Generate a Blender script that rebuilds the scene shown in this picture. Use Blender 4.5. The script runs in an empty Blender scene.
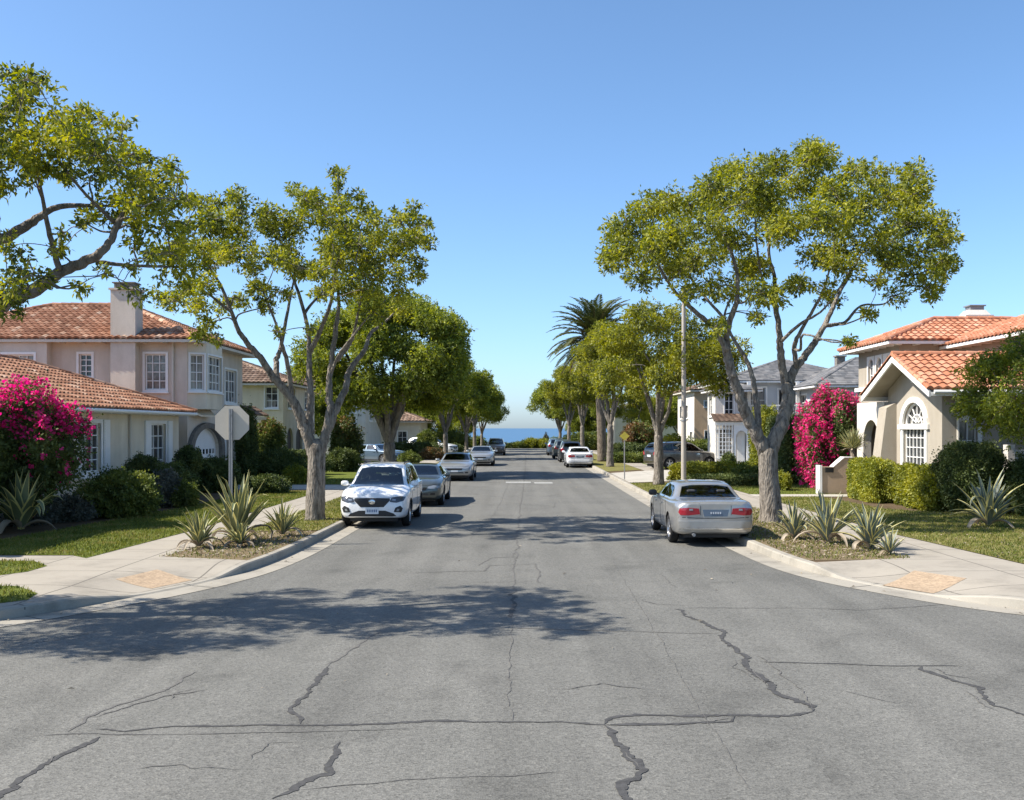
import bpy, bmesh, math, random
import numpy as np
from mathutils import Vector, Matrix
from mathutils.bvhtree import BVHTree

R = math.radians
SC = bpy.context.scene
COL = SC.collection
EYE = 2.6            # camera height above the road
F = 1000.0           # focal length in pixels of a 1024 wide picture
VX, VY = 519.0, 428.0


def W(px, py, Y):
    """world point at distance Y"""
    return np.array([(px - VX) * Y / F, Y, EYE - (py - VY) * Y / F])


def G(px, py, z=0.15):
    Y = (EYE - z) * F / (py - VY)
    return np.array([(px - VX) * Y / F, Y, z])


# ---------------------------------------------------------------- tagging
def tag(o, label, cat, group=None):
    o['label'] = label
    o['category'] = cat
    if group:
        o['group'] = group
    return o


def empty(name, loc=(0, 0, 0), rz=0.0):
    o = bpy.data.objects.new(name, None)
    o.empty_display_size = 0.3
    COL.objects.link(o)
    o.location = loc
    o.rotation_euler = (0, 0, rz)
    return o


def copy_tree(o, parent=None):
    c = o.copy()
    COL.objects.link(c)
    c.parent = parent
    for ch in list(o.children):
        copy_tree(ch, c)
    return c


# ---------------------------------------------------------------- materials
def new_mat(name):
    m = bpy.data.materials.new(name)
    m.use_nodes = True
    nt = m.node_tree
    nt.nodes.clear()
    out = nt.nodes.new('ShaderNodeOutputMaterial')
    return m, nt, out


def N(nt, t, **kw):
    n = nt.nodes.new(t)
    for k, v in kw.items():
        if k.startswith('i_'):
            n.inputs[k[2:].replace('_', ' ')].default_value = v
        else:
            setattr(n, k, v)
    return n


def ramp(nt, stops, interp='LINEAR'):
    r = nt.nodes.new('ShaderNodeValToRGB')
    r.color_ramp.interpolation = interp
    els = r.color_ramp.elements
    while len(els) > 1:
        els.remove(els[-1])
    els[0].position = stops[0][0]
    els[0].color = (*stops[0][1], 1)
    for p, c in stops[1:]:
        e = els.new(p)
        e.color = (*c, 1)
    return r


def c3(c, k):
    return tuple(max(0.0, min(1.0, x * k)) for x in c)


def noise_mat(name, col, rough=0.8, scale=3.0, var=0.12, scale2=60.0, var2=0.08, bump=0.2, bscale=80.0, bdist=0.01,
              spec=0.3, metallic=0.0, coat=0.0):
    """surface with two sizes of colour variation and a fine bump"""
    m, nt, out = new_mat(name)
    L = nt.links.new
    co = N(nt, 'ShaderNodeNewGeometry')
    n1 = N(nt, 'ShaderNodeTexNoise', i_Scale=scale, i_Detail=6.0, i_Roughness=0.65)
    n2 = N(nt, 'ShaderNodeTexNoise', i_Scale=scale2, i_Detail=3.0, i_Roughness=0.6)
    L(co.outputs['Position'], n1.inputs['Vector'])
    L(co.outputs['Position'], n2.inputs['Vector'])
    r1 = ramp(nt, [(0.25, c3(col, 1 - var)), (0.75, c3(col, 1 + var))])
    r2 = ramp(nt, [(0.3, (1 - var2,) * 3), (0.7, (1 + var2 if var2 < 0 else 1.0,) * 3)])
    L(n1.outputs['Fac'], r1.inputs['Fac'])
    L(n2.outputs['Fac'], r2.inputs['Fac'])
    mx = N(nt, 'ShaderNodeMix', data_type='RGBA', blend_type='MULTIPLY')
    mx.inputs[0].default_value = 1.0
    L(r1.outputs['Color'], mx.inputs[6])
    L(r2.outputs['Color'], mx.inputs[7])
    p = N(nt, 'ShaderNodeBsdfPrincipled')
    p.inputs['Roughness'].default_value = rough
    p.inputs['Specular IOR Level'].default_value = spec
    p.inputs['Metallic'].default_value = metallic
    p.inputs['Coat Weight'].default_value = coat
    L(mx.outputs[2], p.inputs['Base Color'])
    if bump > 0:
        nb = N(nt, 'ShaderNodeTexNoise', i_Scale=bscale, i_Detail=4.0)
        L(co.outputs['Position'], nb.inputs['Vector'])
        b = N(nt, 'ShaderNodeBump', i_Strength=bump, i_Distance=bdist)
        L(nb.outputs['Fac'], b.inputs['Height'])
        L(b.outputs['Normal'], p.inputs['Normal'])
    L(p.outputs[0], out.inputs[0])
    return m


def plain(name, col, rough=0.5, metallic=0.0, spec=0.5, coat=0.0, coat_rough=0.03):
    m, nt, out = new_mat(name)
    p = N(nt, 'ShaderNodeBsdfPrincipled')
    g = N(nt, 'ShaderNodeNewGeometry')
    n1 = N(nt, 'ShaderNodeTexNoise', i_Scale=9.0, i_Detail=5.0)
    nt.links.new(g.outputs['Position'], n1.inputs['Vector'])
    r1 = ramp(nt, [(0.3, c3(col, 0.94)), (0.7, c3(col, 1.05))])
    nt.links.new(n1.outputs['Fac'], r1.inputs['Fac'])
    nt.links.new(r1.outputs['Color'], p.inputs['Base Color'])
    p.inputs['Roughness'].default_value = rough
    p.inputs['Metallic'].default_value = metallic
    p.inputs['Specular IOR Level'].default_value = spec
    p.inputs['Coat Weight'].default_value = coat
    p.inputs['Coat Roughness'].default_value = coat_rough
    nt.links.new(p.outputs[0], out.inputs[0])
    return m


def leaf_mat(name, cols, trans=0.4, gloss=0.05, patch=None):
    """leaf surface: every leaf (mesh island) its own tone, some light passing through"""
    m, nt, out = new_mat(name)
    L = nt.links.new
    g = N(nt, 'ShaderNodeNewGeometry')
    k = len(cols)
    r = ramp(nt, [(i / max(1, k - 1), c) for i, c in enumerate(cols)])
    nz = N(nt, 'ShaderNodeTexNoise', i_Scale=1.5, i_Detail=3.0)
    L(g.outputs['Position'], nz.inputs['Vector'])
    ad = N(nt, 'ShaderNodeMath', operation='MULTIPLY_ADD')
    ad.inputs[1].default_value = 0.62
    L(g.outputs['Random Per Island'], ad.inputs[0])
    s = N(nt, 'ShaderNodeMath', operation='MULTIPLY_ADD')
    s.inputs[1].default_value = 1.9
    s.inputs[2].default_value = -0.74
    L(nz.outputs['Fac'], s.inputs[0])
    L(s.outputs[0], ad.inputs[2])
    L(ad.outputs[0], r.inputs['Fac'])
    d = N(nt, 'ShaderNodeBsdfDiffuse')
    t = N(nt, 'ShaderNodeBsdfTranslucent')
    gl = N(nt, 'ShaderNodeBsdfGlossy', i_Roughness=0.6)
    L(r.outputs['Color'], d.inputs['Color'])
    hs = N(nt, 'ShaderNodeHueSaturation')
    hs.inputs['Saturation'].default_value = 1.1
    hs.inputs['Value'].default_value = 1.25
    hs.inputs['Hue'].default_value = 0.49
    L(r.outputs['Color'], hs.inputs['Color'])
    L(hs.outputs['Color'], t.inputs['Color'])
    m1 = N(nt, 'ShaderNodeMixShader')
    m1.inputs[0].default_value = trans
    L(d.outputs[0], m1.inputs[1])
    L(t.outputs[0], m1.inputs[2])
    m2 = N(nt, 'ShaderNodeMixShader')
    m2.inputs[0].default_value = gloss
    L(m1.outputs[0], m2.inputs[1])
    L(gl.outputs[0], m2.inputs[2])
    L(m2.outputs[0], out.inputs[0])
    return m


def bark_mat(name, c1, c2, scale=7.0):
    m, nt, out = new_mat(name)
    L = nt.links.new
    g = N(nt, 'ShaderNodeNewGeometry')
    mp = N(nt, 'ShaderNodeMapping')
    mp.inputs['Scale'].default_value = (1.6, 1.6, 0.45)
    L(g.outputs['Position'], mp.inputs['Vector'])
    n = N(nt, 'ShaderNodeTexNoise', i_Scale=scale, i_Detail=8.0, i_Roughness=0.7)
    v = N(nt, 'ShaderNodeTexVoronoi', i_Scale=scale * 2.5)
    L(mp.outputs[0], n.inputs['Vector'])
    L(mp.outputs[0], v.inputs['Vector'])
    r = ramp(nt, [(0.34, c1), (0.52, c2), (0.66, c3(c2, 1.35)), (0.8, c3(c2, 0.8))])
    L(n.outputs['Fac'], r.inputs['Fac'])
    p = N(nt, 'ShaderNodeBsdfPrincipled', i_Roughness=0.9)
    p.inputs['Specular IOR Level'].default_value = 0.15
    L(r.outputs['Color'], p.inputs['Base Color'])
    ad = N(nt, 'ShaderNodeMath', operation='ADD')
    L(n.outputs['Fac'], ad.inputs[0])
    L(v.outputs['Distance'], ad.inputs[1])
    b = N(nt, 'ShaderNodeBump', i_Strength=0.9, i_Distance=0.03)
    L(ad.outputs[0], b.inputs['Height'])
    L(b.outputs['Normal'], p.inputs['Normal'])
    L(p.outputs[0], out.inputs[0])
    return m


def tile_mat(name, stops):
    m, nt, out = new_mat(name)
    L = nt.links.new
    a = N(nt, 'ShaderNodeAttribute', attribute_name='tilerand')
    r = ramp(nt, stops)
    L(a.outputs['Fac'], r.inputs['Fac'])
    g = N(nt, 'ShaderNodeNewGeometry')
    n = N(nt, 'ShaderNodeTexNoise', i_Scale=2.5, i_Detail=6.0)
    L(g.outputs['Position'], n.inputs['Vector'])
    r2 = ramp(nt, [(0.3, (0.72, 0.70, 0.68)), (0.65, (1, 1, 1))])
    L(n.outputs['Fac'], r2.inputs['Fac'])
    mx = N(nt, 'ShaderNodeMix', data_type='RGBA', blend_type='MULTIPLY')
    mx.inputs[0].default_value = 1.0
    L(r.outputs['Color'], mx.inputs[6])
    L(r2.outputs['Color'], mx.inputs[7])
    p = N(nt, 'ShaderNodeBsdfPrincipled', i_Roughness=0.8)
    p.inputs['Specular IOR Level'].default_value = 0.25
    L(mx.outputs[2], p.inputs['Base Color'])
    L(p.outputs[0], out.inputs[0])
    return m


def asphalt_mat():
    m, nt, out = new_mat('asphalt')
    L = nt.links.new
    g = N(nt, 'ShaderNodeNewGeometry')
    big = N(nt, 'ShaderNodeTexNoise', i_Scale=0.35, i_Detail=7.0, i_Roughness=0.62)
    mid = N(nt, 'ShaderNodeTexNoise', i_Scale=14.0, i_Detail=5.0, i_Roughness=0.7)
    mp = N(nt, 'ShaderNodeMapping')
    mp.inputs['Scale'].default_value = (1.6, 0.06, 1)      # worn wheel tracks run along the street
    trk = N(nt, 'ShaderNodeTexNoise', i_Scale=1.0, i_Detail=3.0)
    fine = N(nt, 'ShaderNodeTexVoronoi', i_Scale=58.0)
    for n in (big, mid, fine):
        L(g.outputs['Position'], n.inputs['Vector'])
    L(g.outputs['Position'], mp.inputs['Vector'])
    L(mp.outputs[0], trk.inputs['Vector'])
    r1 = ramp(nt, [(0.25, (0.146, 0.144, 0.131)), (0.5, (0.178, 0.175, 0.159)), (0.8, (0.210, 0.205, 0.186))])
    L(big.outputs['Fac'], r1.inputs['Fac'])
    r2 = ramp(nt, [(0.3, (0.80, 0.80, 0.80)), (0.7, (1, 1, 1))])
    L(mid.outputs['Fac'], r2.inputs['Fac'])
    r3 = ramp(nt, [(0.32, (0.80, 0.80, 0.80)), (0.62, (1, 1, 1))])
    L(trk.outputs['Fac'], r3.inputs['Fac'])
    r4 = ramp(nt, [(0.0, (0.62, 0.62, 0.62)), (0.4, (0.9, 0.9, 0.9)), (0.8, (1.0, 1.0, 1.0)), (1.0, (1.2, 1.19, 1.17))])
    sep = N(nt, 'ShaderNodeSeparateColor')
    L(fine.outputs['Color'], sep.inputs[0])
    L(sep.outputs[0], r4.inputs['Fac'])
    cur = r1.outputs['Color']
    # oil drips and old damp stains: soft dark blots of their own shape
    blot = N(nt, 'ShaderNodeTexNoise', i_Scale=0.8, i_Detail=5.0, i_Roughness=0.55, i_Distortion=0.6)
    L(g.outputs['Position'], blot.inputs['Vector'])
    r5 = ramp(nt, [(0.24, (0.66, 0.66, 0.66)), (0.36, (0.90, 0.90, 0.90)), (0.46, (1, 1, 1))])
    L(blot.outputs['Fac'], r5.inputs['Fac'])
    for r in (r2, r3, r4, r5):
        mx = N(nt, 'ShaderNodeMix', data_type='RGBA', blend_type='MULTIPLY')
        mx.inputs[0].default_value = 1.0
        L(cur, mx.inputs[6])
        L(r.outputs['Color'], mx.inputs[7])
        cur = mx.outputs[2]
    p = N(nt, 'ShaderNodeBsdfPrincipled', i_Roughness=0.85)
    p.inputs['Specular IOR Level'].default_value = 0.25
    L(cur, p.inputs['Base Color'])
    b = N(nt, 'ShaderNodeBump', i_Strength=0.5, i_Distance=0.006)
    L(fine.outputs['Distance'], b.inputs['Height'])
    L(b.outputs['Normal'], p.inputs['Normal'])
    L(p.outputs[0], out.inputs[0])
    return m


def concrete_mat(name, col, joint=1.5, jcol=0.42, stain=0.26):
    """slab concrete with scored joints in both directions"""
    m, nt, out = new_mat(name)
    L = nt.links.new
    g = N(nt, 'ShaderNodeNewGeometry')
    n1 = N(nt, 'ShaderNodeTexNoise', i_Scale=1.1, i_Detail=10.0, i_Roughness=0.72)
    n2 = N(nt, 'ShaderNodeTexNoise', i_Scale=90.0, i_Detail=2.0)
    L(g.outputs['Position'], n1.inputs['Vector'])
    L(g.outputs['Position'], n2.inputs['Vector'])
    r1 = ramp(nt, [(0.3, c3(col, 1 - stain)), (0.5, col), (0.75, c3(col, 1.08))])
    L(n1.outputs['Fac'], r1.inputs['Fac'])
    r2 = ramp(nt, [(0.3, (0.88, 0.88, 0.87)), (0.7, (1, 1, 1))])
    L(n2.outputs['Fac'], r2.inputs['Fac'])
    mx = N(nt, 'ShaderNodeMix', data_type='RGBA', blend_type='MULTIPLY')
    mx.inputs[0].default_value = 1.0
    L(r1.outputs['Color'], mx.inputs[6])
    L(r2.outputs['Color'], mx.inputs[7])
    cur = mx.outputs[2]
    if joint:
        sp = N(nt, 'ShaderNodeSeparateXYZ')
        L(g.outputs['Position'], sp.inputs[0])
        masks = []
        for ax, off in ((0, 0.35), (1, 0.6)):
            a = N(nt, 'ShaderNodeMath', operation='ADD')
            a.inputs[1].default_value = 300.0 + off
            L(sp.outputs[ax], a.inputs[0])
            md = N(nt, 'ShaderNodeMath', operation='MODULO')
            md.inputs[1].default_value = joint
            L(a.outputs[0], md.inputs[0])
            lt = N(nt, 'ShaderNodeMath', operation='LESS_THAN')
            lt.inputs[1].default_value = 0.03
            L(md.outputs[0], lt.inputs[0])
            masks.append(lt)
        mm = N(nt, 'ShaderNodeMath', operation='MAXIMUM')
        L(masks[0].outputs[0], mm.inputs[0])
        L(masks[1].outputs[0], mm.inputs[1])
        m2 = N(nt, 'ShaderNodeMix', data_type='RGBA')
        L(mm.outputs[0], m2.inputs[0])
        L(cur, m2.inputs[6])
        m2.inputs[7].default_value = (*c3(col, jcol), 1)
        cur = m2.outputs[2]
    p = N(nt, 'ShaderNodeBsdfPrincipled', i_Roughness=0.88)
    p.inputs['Specular IOR Level'].default_value = 0.2
    L(cur, p.inputs['Base Color'])
    b = N(nt, 'ShaderNodeBump', i_Strength=0.25, i_Distance=0.004)
    L(n2.outputs['Fac'], b.inputs['Height'])
    L(b.outputs['Normal'], p.inputs['Normal'])
    L(p.outputs[0], out.inputs[0])
    return m


def ground_mat(name, stops, scale=2.0, fine=45.0, bump=0.6):
    m, nt, out = new_mat(name)
    L = nt.links.new
    g = N(nt, 'ShaderNodeNewGeometry')
    n1 = N(nt, 'ShaderNodeTexNoise', i_Scale=scale, i_Detail=9.0, i_Roughness=0.72)
    n2 = N(nt, 'ShaderNodeTexNoise', i_Scale=fine, i_Detail=4.0, i_Roughness=0.7)
    L(g.outputs['Position'], n1.inputs['Vector'])
    L(g.outputs['Position'], n2.inputs['Vector'])
    mixf = N(nt, 'ShaderNodeMix', data_type='FLOAT')
    mixf.inputs[0].default_value = 0.45
    L(n1.outputs['Fac'], mixf.inputs[2])
    L(n2.outputs['Fac'], mixf.inputs[3])
    r = ramp(nt, stops)
    L(mixf.outputs[0], r.inputs['Fac'])
    p = N(nt, 'ShaderNodeBsdfPrincipled', i_Roughness=0.95)
    p.inputs['Specular IOR Level'].default_value = 0.1
    L(r.outputs['Color'], p.inputs['Base Color'])
    b = N(nt, 'ShaderNodeBump', i_Strength=bump, i_Distance=0.03)
    L(n2.outputs['Fac'], b.inputs['Height'])
    L(b.outputs['Normal'], p.inputs['Normal'])
    L(p.outputs[0], out.inputs[0])
    return m


def sea_mat():
    m, nt, out = new_mat('sea_water')
    L = nt.links.new
    g = N(nt, 'ShaderNodeNewGeometry')
    mp = N(nt, 'ShaderNodeMapping')
    mp.inputs['Scale'].default_value = (0.02, 0.1, 1)
    n = N(nt, 'ShaderNodeTexNoise', i_Scale=1.0, i_Detail=6.0)
    L(g.outputs['Position'], mp.inputs['Vector'])
    L(mp.outputs[0], n.inputs['Vector'])
    r = ramp(nt, [(0.3, (0.062, 0.135, 0.235)), (0.7, (0.075, 0.155, 0.26))])
    L(n.outputs['Fac'], r.inputs['Fac'])
    p = N(nt, 'ShaderNodeBsdfPrincipled', i_Roughness=0.55)
    p.inputs['Specular IOR Level'].default_value = 0.12
    L(r.outputs['Color'], p.inputs['Base Color'])
    L(p.outputs[0], out.inputs[0])
    return m


M = {}
M['asphalt'] = asphalt_mat()
M['tar'] = noise_mat('crack_sealer', (0.060, 0.059, 0.058), rough=0.85, scale=14, var=0.45, scale2=60, bump=0.2)
M['hair'] = noise_mat('hairline_crack', (0.115, 0.111, 0.104), rough=0.9, scale=6, var=0.3)
M['roadpaint'] = noise_mat('worn_road_paint', (0.36, 0.36, 0.34), rough=0.8, scale=8, var=0.25, scale2=50, var2=0.4)
M['concrete'] = concrete_mat('sidewalk_concrete', (0.33, 0.298, 0.25), 1.52)
M['kerbcon'] = concrete_mat('kerb_concrete', (0.33, 0.305, 0.26), 0, stain=0.35)
M['guttercon'] = concrete_mat('gutter_concrete', (0.325, 0.30, 0.255), 0, stain=0.35)
M['drive'] = concrete_mat('driveway_concrete', (0.43, 0.40, 0.345), 2.4)
M['pad'] = noise_mat('orange_tactile_pad', (0.43, 0.32, 0.215), rough=0.9, scale=7, var=0.22, scale2=22, var2=0.4, bump=0.5, bscale=40)
M['soil'] = ground_mat('soil', [(0.3, (0.06, 0.042, 0.026)), (0.6, (0.135, 0.098, 0.06)), (0.8, (0.2, 0.15, 0.09))])
M['mulch'] = ground_mat('dry_mulch_bed', [(0.28, (0.060, 0.045, 0.028)), (0.45, (0.16, 0.12, 0.072)), (0.6, (0.21, 0.17, 0.10)), (0.75, (0.13, 0.14, 0.05))], 3.0, 60)
M['lawn'] = ground_mat('lawn_turf', [(0.3, (0.055, 0.075, 0.015)), (0.5, (0.105, 0.13, 0.024)), (0.72, (0.18, 0.185, 0.045))], 1.2, 60)
M['drylawn'] = ground_mat('dry_lawn_turf', [(0.3, (0.085, 0.085, 0.022)), (0.5, (0.165, 0.155, 0.05)), (0.72, (0.27, 0.215, 0.11))], 1.2, 60)
M['blade'] = leaf_mat('grass_blades', [(0.065, 0.09, 0.015), (0.115, 0.145, 0.024), (0.18, 0.19, 0.035), (0.28, 0.235, 0.09)], 0.35, 0.02)
M['sea'] = sea_mat()
M['hill'] = ground_mat('scrub_slope', [(0.3, (0.04, 0.05, 0.02)), (0.6, (0.08, 0.085, 0.035))], 0.3, 4)

M['leaf_jac'] = leaf_mat('feathery_leaves', [(0.030, 0.046, 0.009), (0.09, 0.118, 0.015), (0.20, 0.225, 0.021), (0.32, 0.33, 0.028), (0.43, 0.42, 0.05)], 0.46, .03)
M['leaf_dense'] = leaf_mat('dense_tree_leaves', [(0.040, 0.064, 0.012), (0.12, 0.158, 0.02), (0.225, 0.265, 0.028), (0.34, 0.36, 0.04)], 0.43, .03)
M['leaf_street'] = leaf_mat('street_tree_leaves', [(0.040, 0.06, 0.010), (0.135, 0.155, 0.016), (0.26, 0.27, 0.021), (0.38, 0.37, 0.034)], 0.44, .03)
M['leaf_dark'] = leaf_mat('dark_shrub_leaves', [(0.028, 0.046, 0.013), (0.058, 0.086, 0.022), (0.10, 0.132, 0.032), (0.155, 0.18, 0.046)], 0.25, 0.03)
M['leaf_mid'] = leaf_mat('shrub_leaves', [(0.042, 0.066, 0.016), (0.085, 0.12, 0.024), (0.14, 0.175, 0.032), (0.22, 0.24, 0.05)], 0.34, .03)
M['leaf_lime'] = leaf_mat('lime_hedge_leaves', [(0.08, 0.11, 0.015), (0.16, 0.185, 0.02), (0.27, 0.28, 0.026), (0.38, 0.365, 0.04)], 0.35, .03)
M['leaf_grey'] = leaf_mat('grey_shrub_leaves', [(0.05, 0.058, 0.045), (0.09, 0.1, 0.075), (0.15, 0.16, 0.12)], 0.25)
M['leaf_rust'] = leaf_mat('rusty_shrub_leaves', [(0.035, 0.05, 0.014), (0.09, 0.085, 0.02), (0.2, 0.1, 0.03), (0.28, 0.13, 0.05)], 0.3)
M['bloom'] = leaf_mat('bougainvillea_bracts', [(0.42, 0.012, 0.10), (0.66, 0.022, 0.16), (0.80, 0.05, 0.24), (0.86, 0.12, 0.34)], 0.45, 0.02)
M['bloom_pale'] = leaf_mat('fading_bracts', [(0.52, 0.02, 0.14), (0.6, 0.12, 0.2), (0.62, 0.3, 0.26)], 0.35, 0.02)
M['palmleaf'] = leaf_mat('palm_frond_leaves', [(0.03, 0.045, 0.012), (0.065, 0.085, 0.02), (0.11, 0.13, 0.032)], 0.25, 0.06)
M['palmdry'] = leaf_mat('old_palm_fronds', [(0.12, 0.07, 0.03), (0.2, 0.11, 0.05)], 0.2)
M['agave'] = leaf_mat('agave_leaf', [(0.075, 0.10, 0.045), (0.115, 0.14, 0.065), (0.155, 0.175, 0.085)], 0.12, 0.06)
M['agave_blue'] = leaf_mat('blue_agave_leaf', [(0.075, 0.105, 0.09), (0.11, 0.145, 0.12), (0.16, 0.19, 0.16)], 0.12, 0.06)
M['agave_edge'] = leaf_mat('agave_yellow_margin', [(0.42, 0.38, 0.12), (0.54, 0.48, 0.17), (0.6, 0.54, 0.24)], 0.2, 0.05)
M['agave_dry'] = leaf_mat('dried_agave_leaf', [(0.24, 0.19, 0.13), (0.36, 0.31, 0.24)], 0.1, 0.02)
M['bark'] = bark_mat('grey_bark', (0.060, 0.050, 0.041), (0.215, 0.19, 0.16))
M['bark_dark'] = bark_mat('brown_bark', (0.10, 0.085, 0.068), (0.20, 0.175, 0.145))
M['bark_palm'] = bark_mat('palm_bark', (0.07, 0.055, 0.042), (0.17, 0.14, 0.11), 9)

def streak(m, lo=.86):
    """rain streaks and grime running down a wall"""
    nt = m.node_tree
    L = nt.links.new
    p = [n for n in nt.nodes if n.type == 'BSDF_PRINCIPLED'][0]
    src = p.inputs['Base Color'].links[0].from_socket
    g = N(nt, 'ShaderNodeNewGeometry')
    mp = N(nt, 'ShaderNodeMapping')
    mp.inputs['Scale'].default_value = (1.3, 1.3, .26)
    n = N(nt, 'ShaderNodeTexNoise', i_Scale=1.6, i_Detail=7.0, i_Roughness=0.62)
    L(g.outputs['Position'], mp.inputs['Vector'])
    L(mp.outputs[0], n.inputs['Vector'])
    r = ramp(nt, [(0.30, (lo, lo * .985, lo * .96)), (0.60, (1, 1, 1))])
    L(n.outputs['Fac'], r.inputs['Fac'])
    mx = N(nt, 'ShaderNodeMix', data_type='RGBA', blend_type='MULTIPLY')
    mx.inputs[0].default_value = 1.0
    L(src, mx.inputs[6])
    L(r.outputs['Color'], mx.inputs[7])
    L(mx.outputs[2], p.inputs['Base Color'])
    return m


def pane_glass():
    """dark glass; in some windows pale curtains hang behind it"""
    m, nt, out = new_mat('window_glass')
    L = nt.links.new
    oi = N(nt, 'ShaderNodeObjectInfo')
    g = N(nt, 'ShaderNodeNewGeometry')
    mp = N(nt, 'ShaderNodeMapping')
    mp.inputs['Scale'].default_value = (9, 9, .5)
    n = N(nt, 'ShaderNodeTexNoise', i_Scale=1.0, i_Detail=3.0)
    L(g.outputs['Position'], mp.inputs['Vector'])
    L(mp.outputs[0], n.inputs['Vector'])
    cur = ramp(nt, [(0.3, (0.16, 0.15, 0.13)), (0.7, (0.34, 0.32, 0.29))])
    L(n.outputs['Fac'], cur.inputs['Fac'])
    big = N(nt, 'ShaderNodeTexNoise', i_Scale=1.3, i_Detail=2.0)
    L(g.outputs['Position'], big.inputs['Vector'])
    ad = N(nt, 'ShaderNodeMath', operation='MULTIPLY_ADD')
    ad.inputs[1].default_value = .55
    L(oi.outputs['Random'], ad.inputs[0])
    L(big.outputs['Fac'], ad.inputs[2])
    k = ramp(nt, [(0.78, (0, 0, 0)), (0.84, (1, 1, 1))])
    L(ad.outputs[0], k.inputs['Fac'])
    mx = N(nt, 'ShaderNodeMix', data_type='RGBA')
    L(k.outputs['Color'], mx.inputs[0])
    mx.inputs[6].default_value = (.022, .025, .028, 1)
    L(cur.outputs['Color'], mx.inputs[7])
    p = N(nt, 'ShaderNodeBsdfPrincipled', i_Roughness=0.05)
    p.inputs['Specular IOR Level'].default_value = 0.6
    L(mx.outputs[2], p.inputs['Base Color'])
    b = N(nt, 'ShaderNodeBump', i_Strength=0.12, i_Distance=0.02)
    L(big.outputs['Fac'], b.inputs['Height'])
    L(b.outputs['Normal'], p.inputs['Normal'])
    L(p.outputs[0], out.inputs[0])
    return m


M['stucco_cream'] = noise_mat('cream_stucco', (0.72, 0.63, 0.49), 0.9, 0.9, 0.10, 45, 0.12, 0.6, 70, 0.02, 0.15)
M['stucco_beige'] = noise_mat('beige_stucco', (0.64, 0.565, 0.475), 0.9, 0.9, 0.10, 45, 0.12, 0.6, 70, 0.02, 0.15)
M['stucco_grey'] = noise_mat('grey_cream_stucco', (0.74, 0.66, 0.52), 0.9, 0.8, 0.10, 45, 0.12, 0.6, 70, 0.02, 0.15)
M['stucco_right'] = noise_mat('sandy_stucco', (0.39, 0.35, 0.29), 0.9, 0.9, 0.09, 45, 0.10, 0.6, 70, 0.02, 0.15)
M['stucco_white'] = noise_mat('white_stucco', (0.62, 0.59, 0.54), 0.88, 0.9, 0.06, 45, 0.08, 0.4, 70, 0.02, 0.15)
M['stucco_tan'] = noise_mat('tan_stucco', (0.58, 0.40, 0.25), 0.9, 0.9, 0.08, 45, 0.10, 0.4, 70, 0.02, 0.15)
M['siding_grey'] = noise_mat('blue_grey_siding', (0.46, 0.48, 0.50), 0.8, 0.9, 0.07, 30, 0.08, 0.2, 40)
M['stone'] = noise_mat('grey_arch_stone', (0.20, 0.18, 0.155), 0.9, 9, 0.35, 40, 0.2, 0.9, 30, 0.03)
M['white'] = noise_mat('white_trim_paint', (0.78, 0.77, 0.74), 0.55, 2, 0.04, 30, 0.04, 0.05, 30)
M['fascia'] = noise_mat('pale_fascia_paint', (0.60, 0.55, 0.47), 0.7, 2, 0.08, 30, 0.08, 0.05, 30)
M['soffit'] = noise_mat('wood_soffit', (0.30, 0.20, 0.11), 0.8, 5, 0.15, 40, 0.1, 0.2)
M['glass'] = pane_glass()
for k_ in [k for k in M if k.startswith('stucco')]:
    streak(M[k_])
M['glass_curtain'] = noise_mat('curtained_window_glass', (0.22, 0.21, 0.19), 0.12, 5, 0.5, 9, 0.4, 0, spec=0.6)
M['door_dark'] = noise_mat('dark_wood_door', (0.06, 0.045, 0.035), 0.6, 4, 0.2)
M['tile_l'] = tile_mat('weathered_clay_tiles', [(0, (0.22, 0.10, 0.055)), (0.4, (0.33, 0.155, 0.088)), (0.8, (0.41, 0.215, 0.13)), (0.95, (0.47, 0.29, 0.19)), (1, (0.52, 0.38, 0.28))])
M['tile_r'] = tile_mat('red_clay_tiles', [(0, (0.38, 0.15, 0.08)), (0.5, (0.47, 0.205, 0.12)), (0.9, (0.53, 0.26, 0.165)), (1, (0.57, 0.33, 0.23))])
M['tile_brown'] = tile_mat('brown_clay_tiles', [(0, (0.13, 0.08, 0.055)), (0.5, (0.20, 0.135, 0.095)), (1, (0.28, 0.20, 0.15))])
M['shingle'] = tile_mat('grey_shingles', [(0, (0.10, 0.105, 0.11)), (0.5, (0.16, 0.16, 0.165)), (1, (0.23, 0.225, 0.22))])
M['metal'] = plain('galvanised_steel', (0.30, 0.30, 0.30), 0.55, 0.6)
M['signback'] = noise_mat('bare_sign_back', (0.50, 0.455, 0.385), 0.6, 3, 0.06, 30, 0.05, 0.0)
M['signyellow'] = plain('yellow_sign_face', (0.55, 0.46, 0.07), 0.5)
M['polewood'] = noise_mat('grey_pole', (0.40, 0.36, 0.31), 0.85, 2, 0.12, 40, 0.15, 0.3, 50)
M['black'] = plain('black_plastic', (0.018, 0.018, 0.019), 0.55)
M['postbox'] = noise_mat('brown_stucco_pillar', (0.38, 0.285, 0.20), 0.9, 4, 0.08, 40, 0.12, 0.4)

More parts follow.
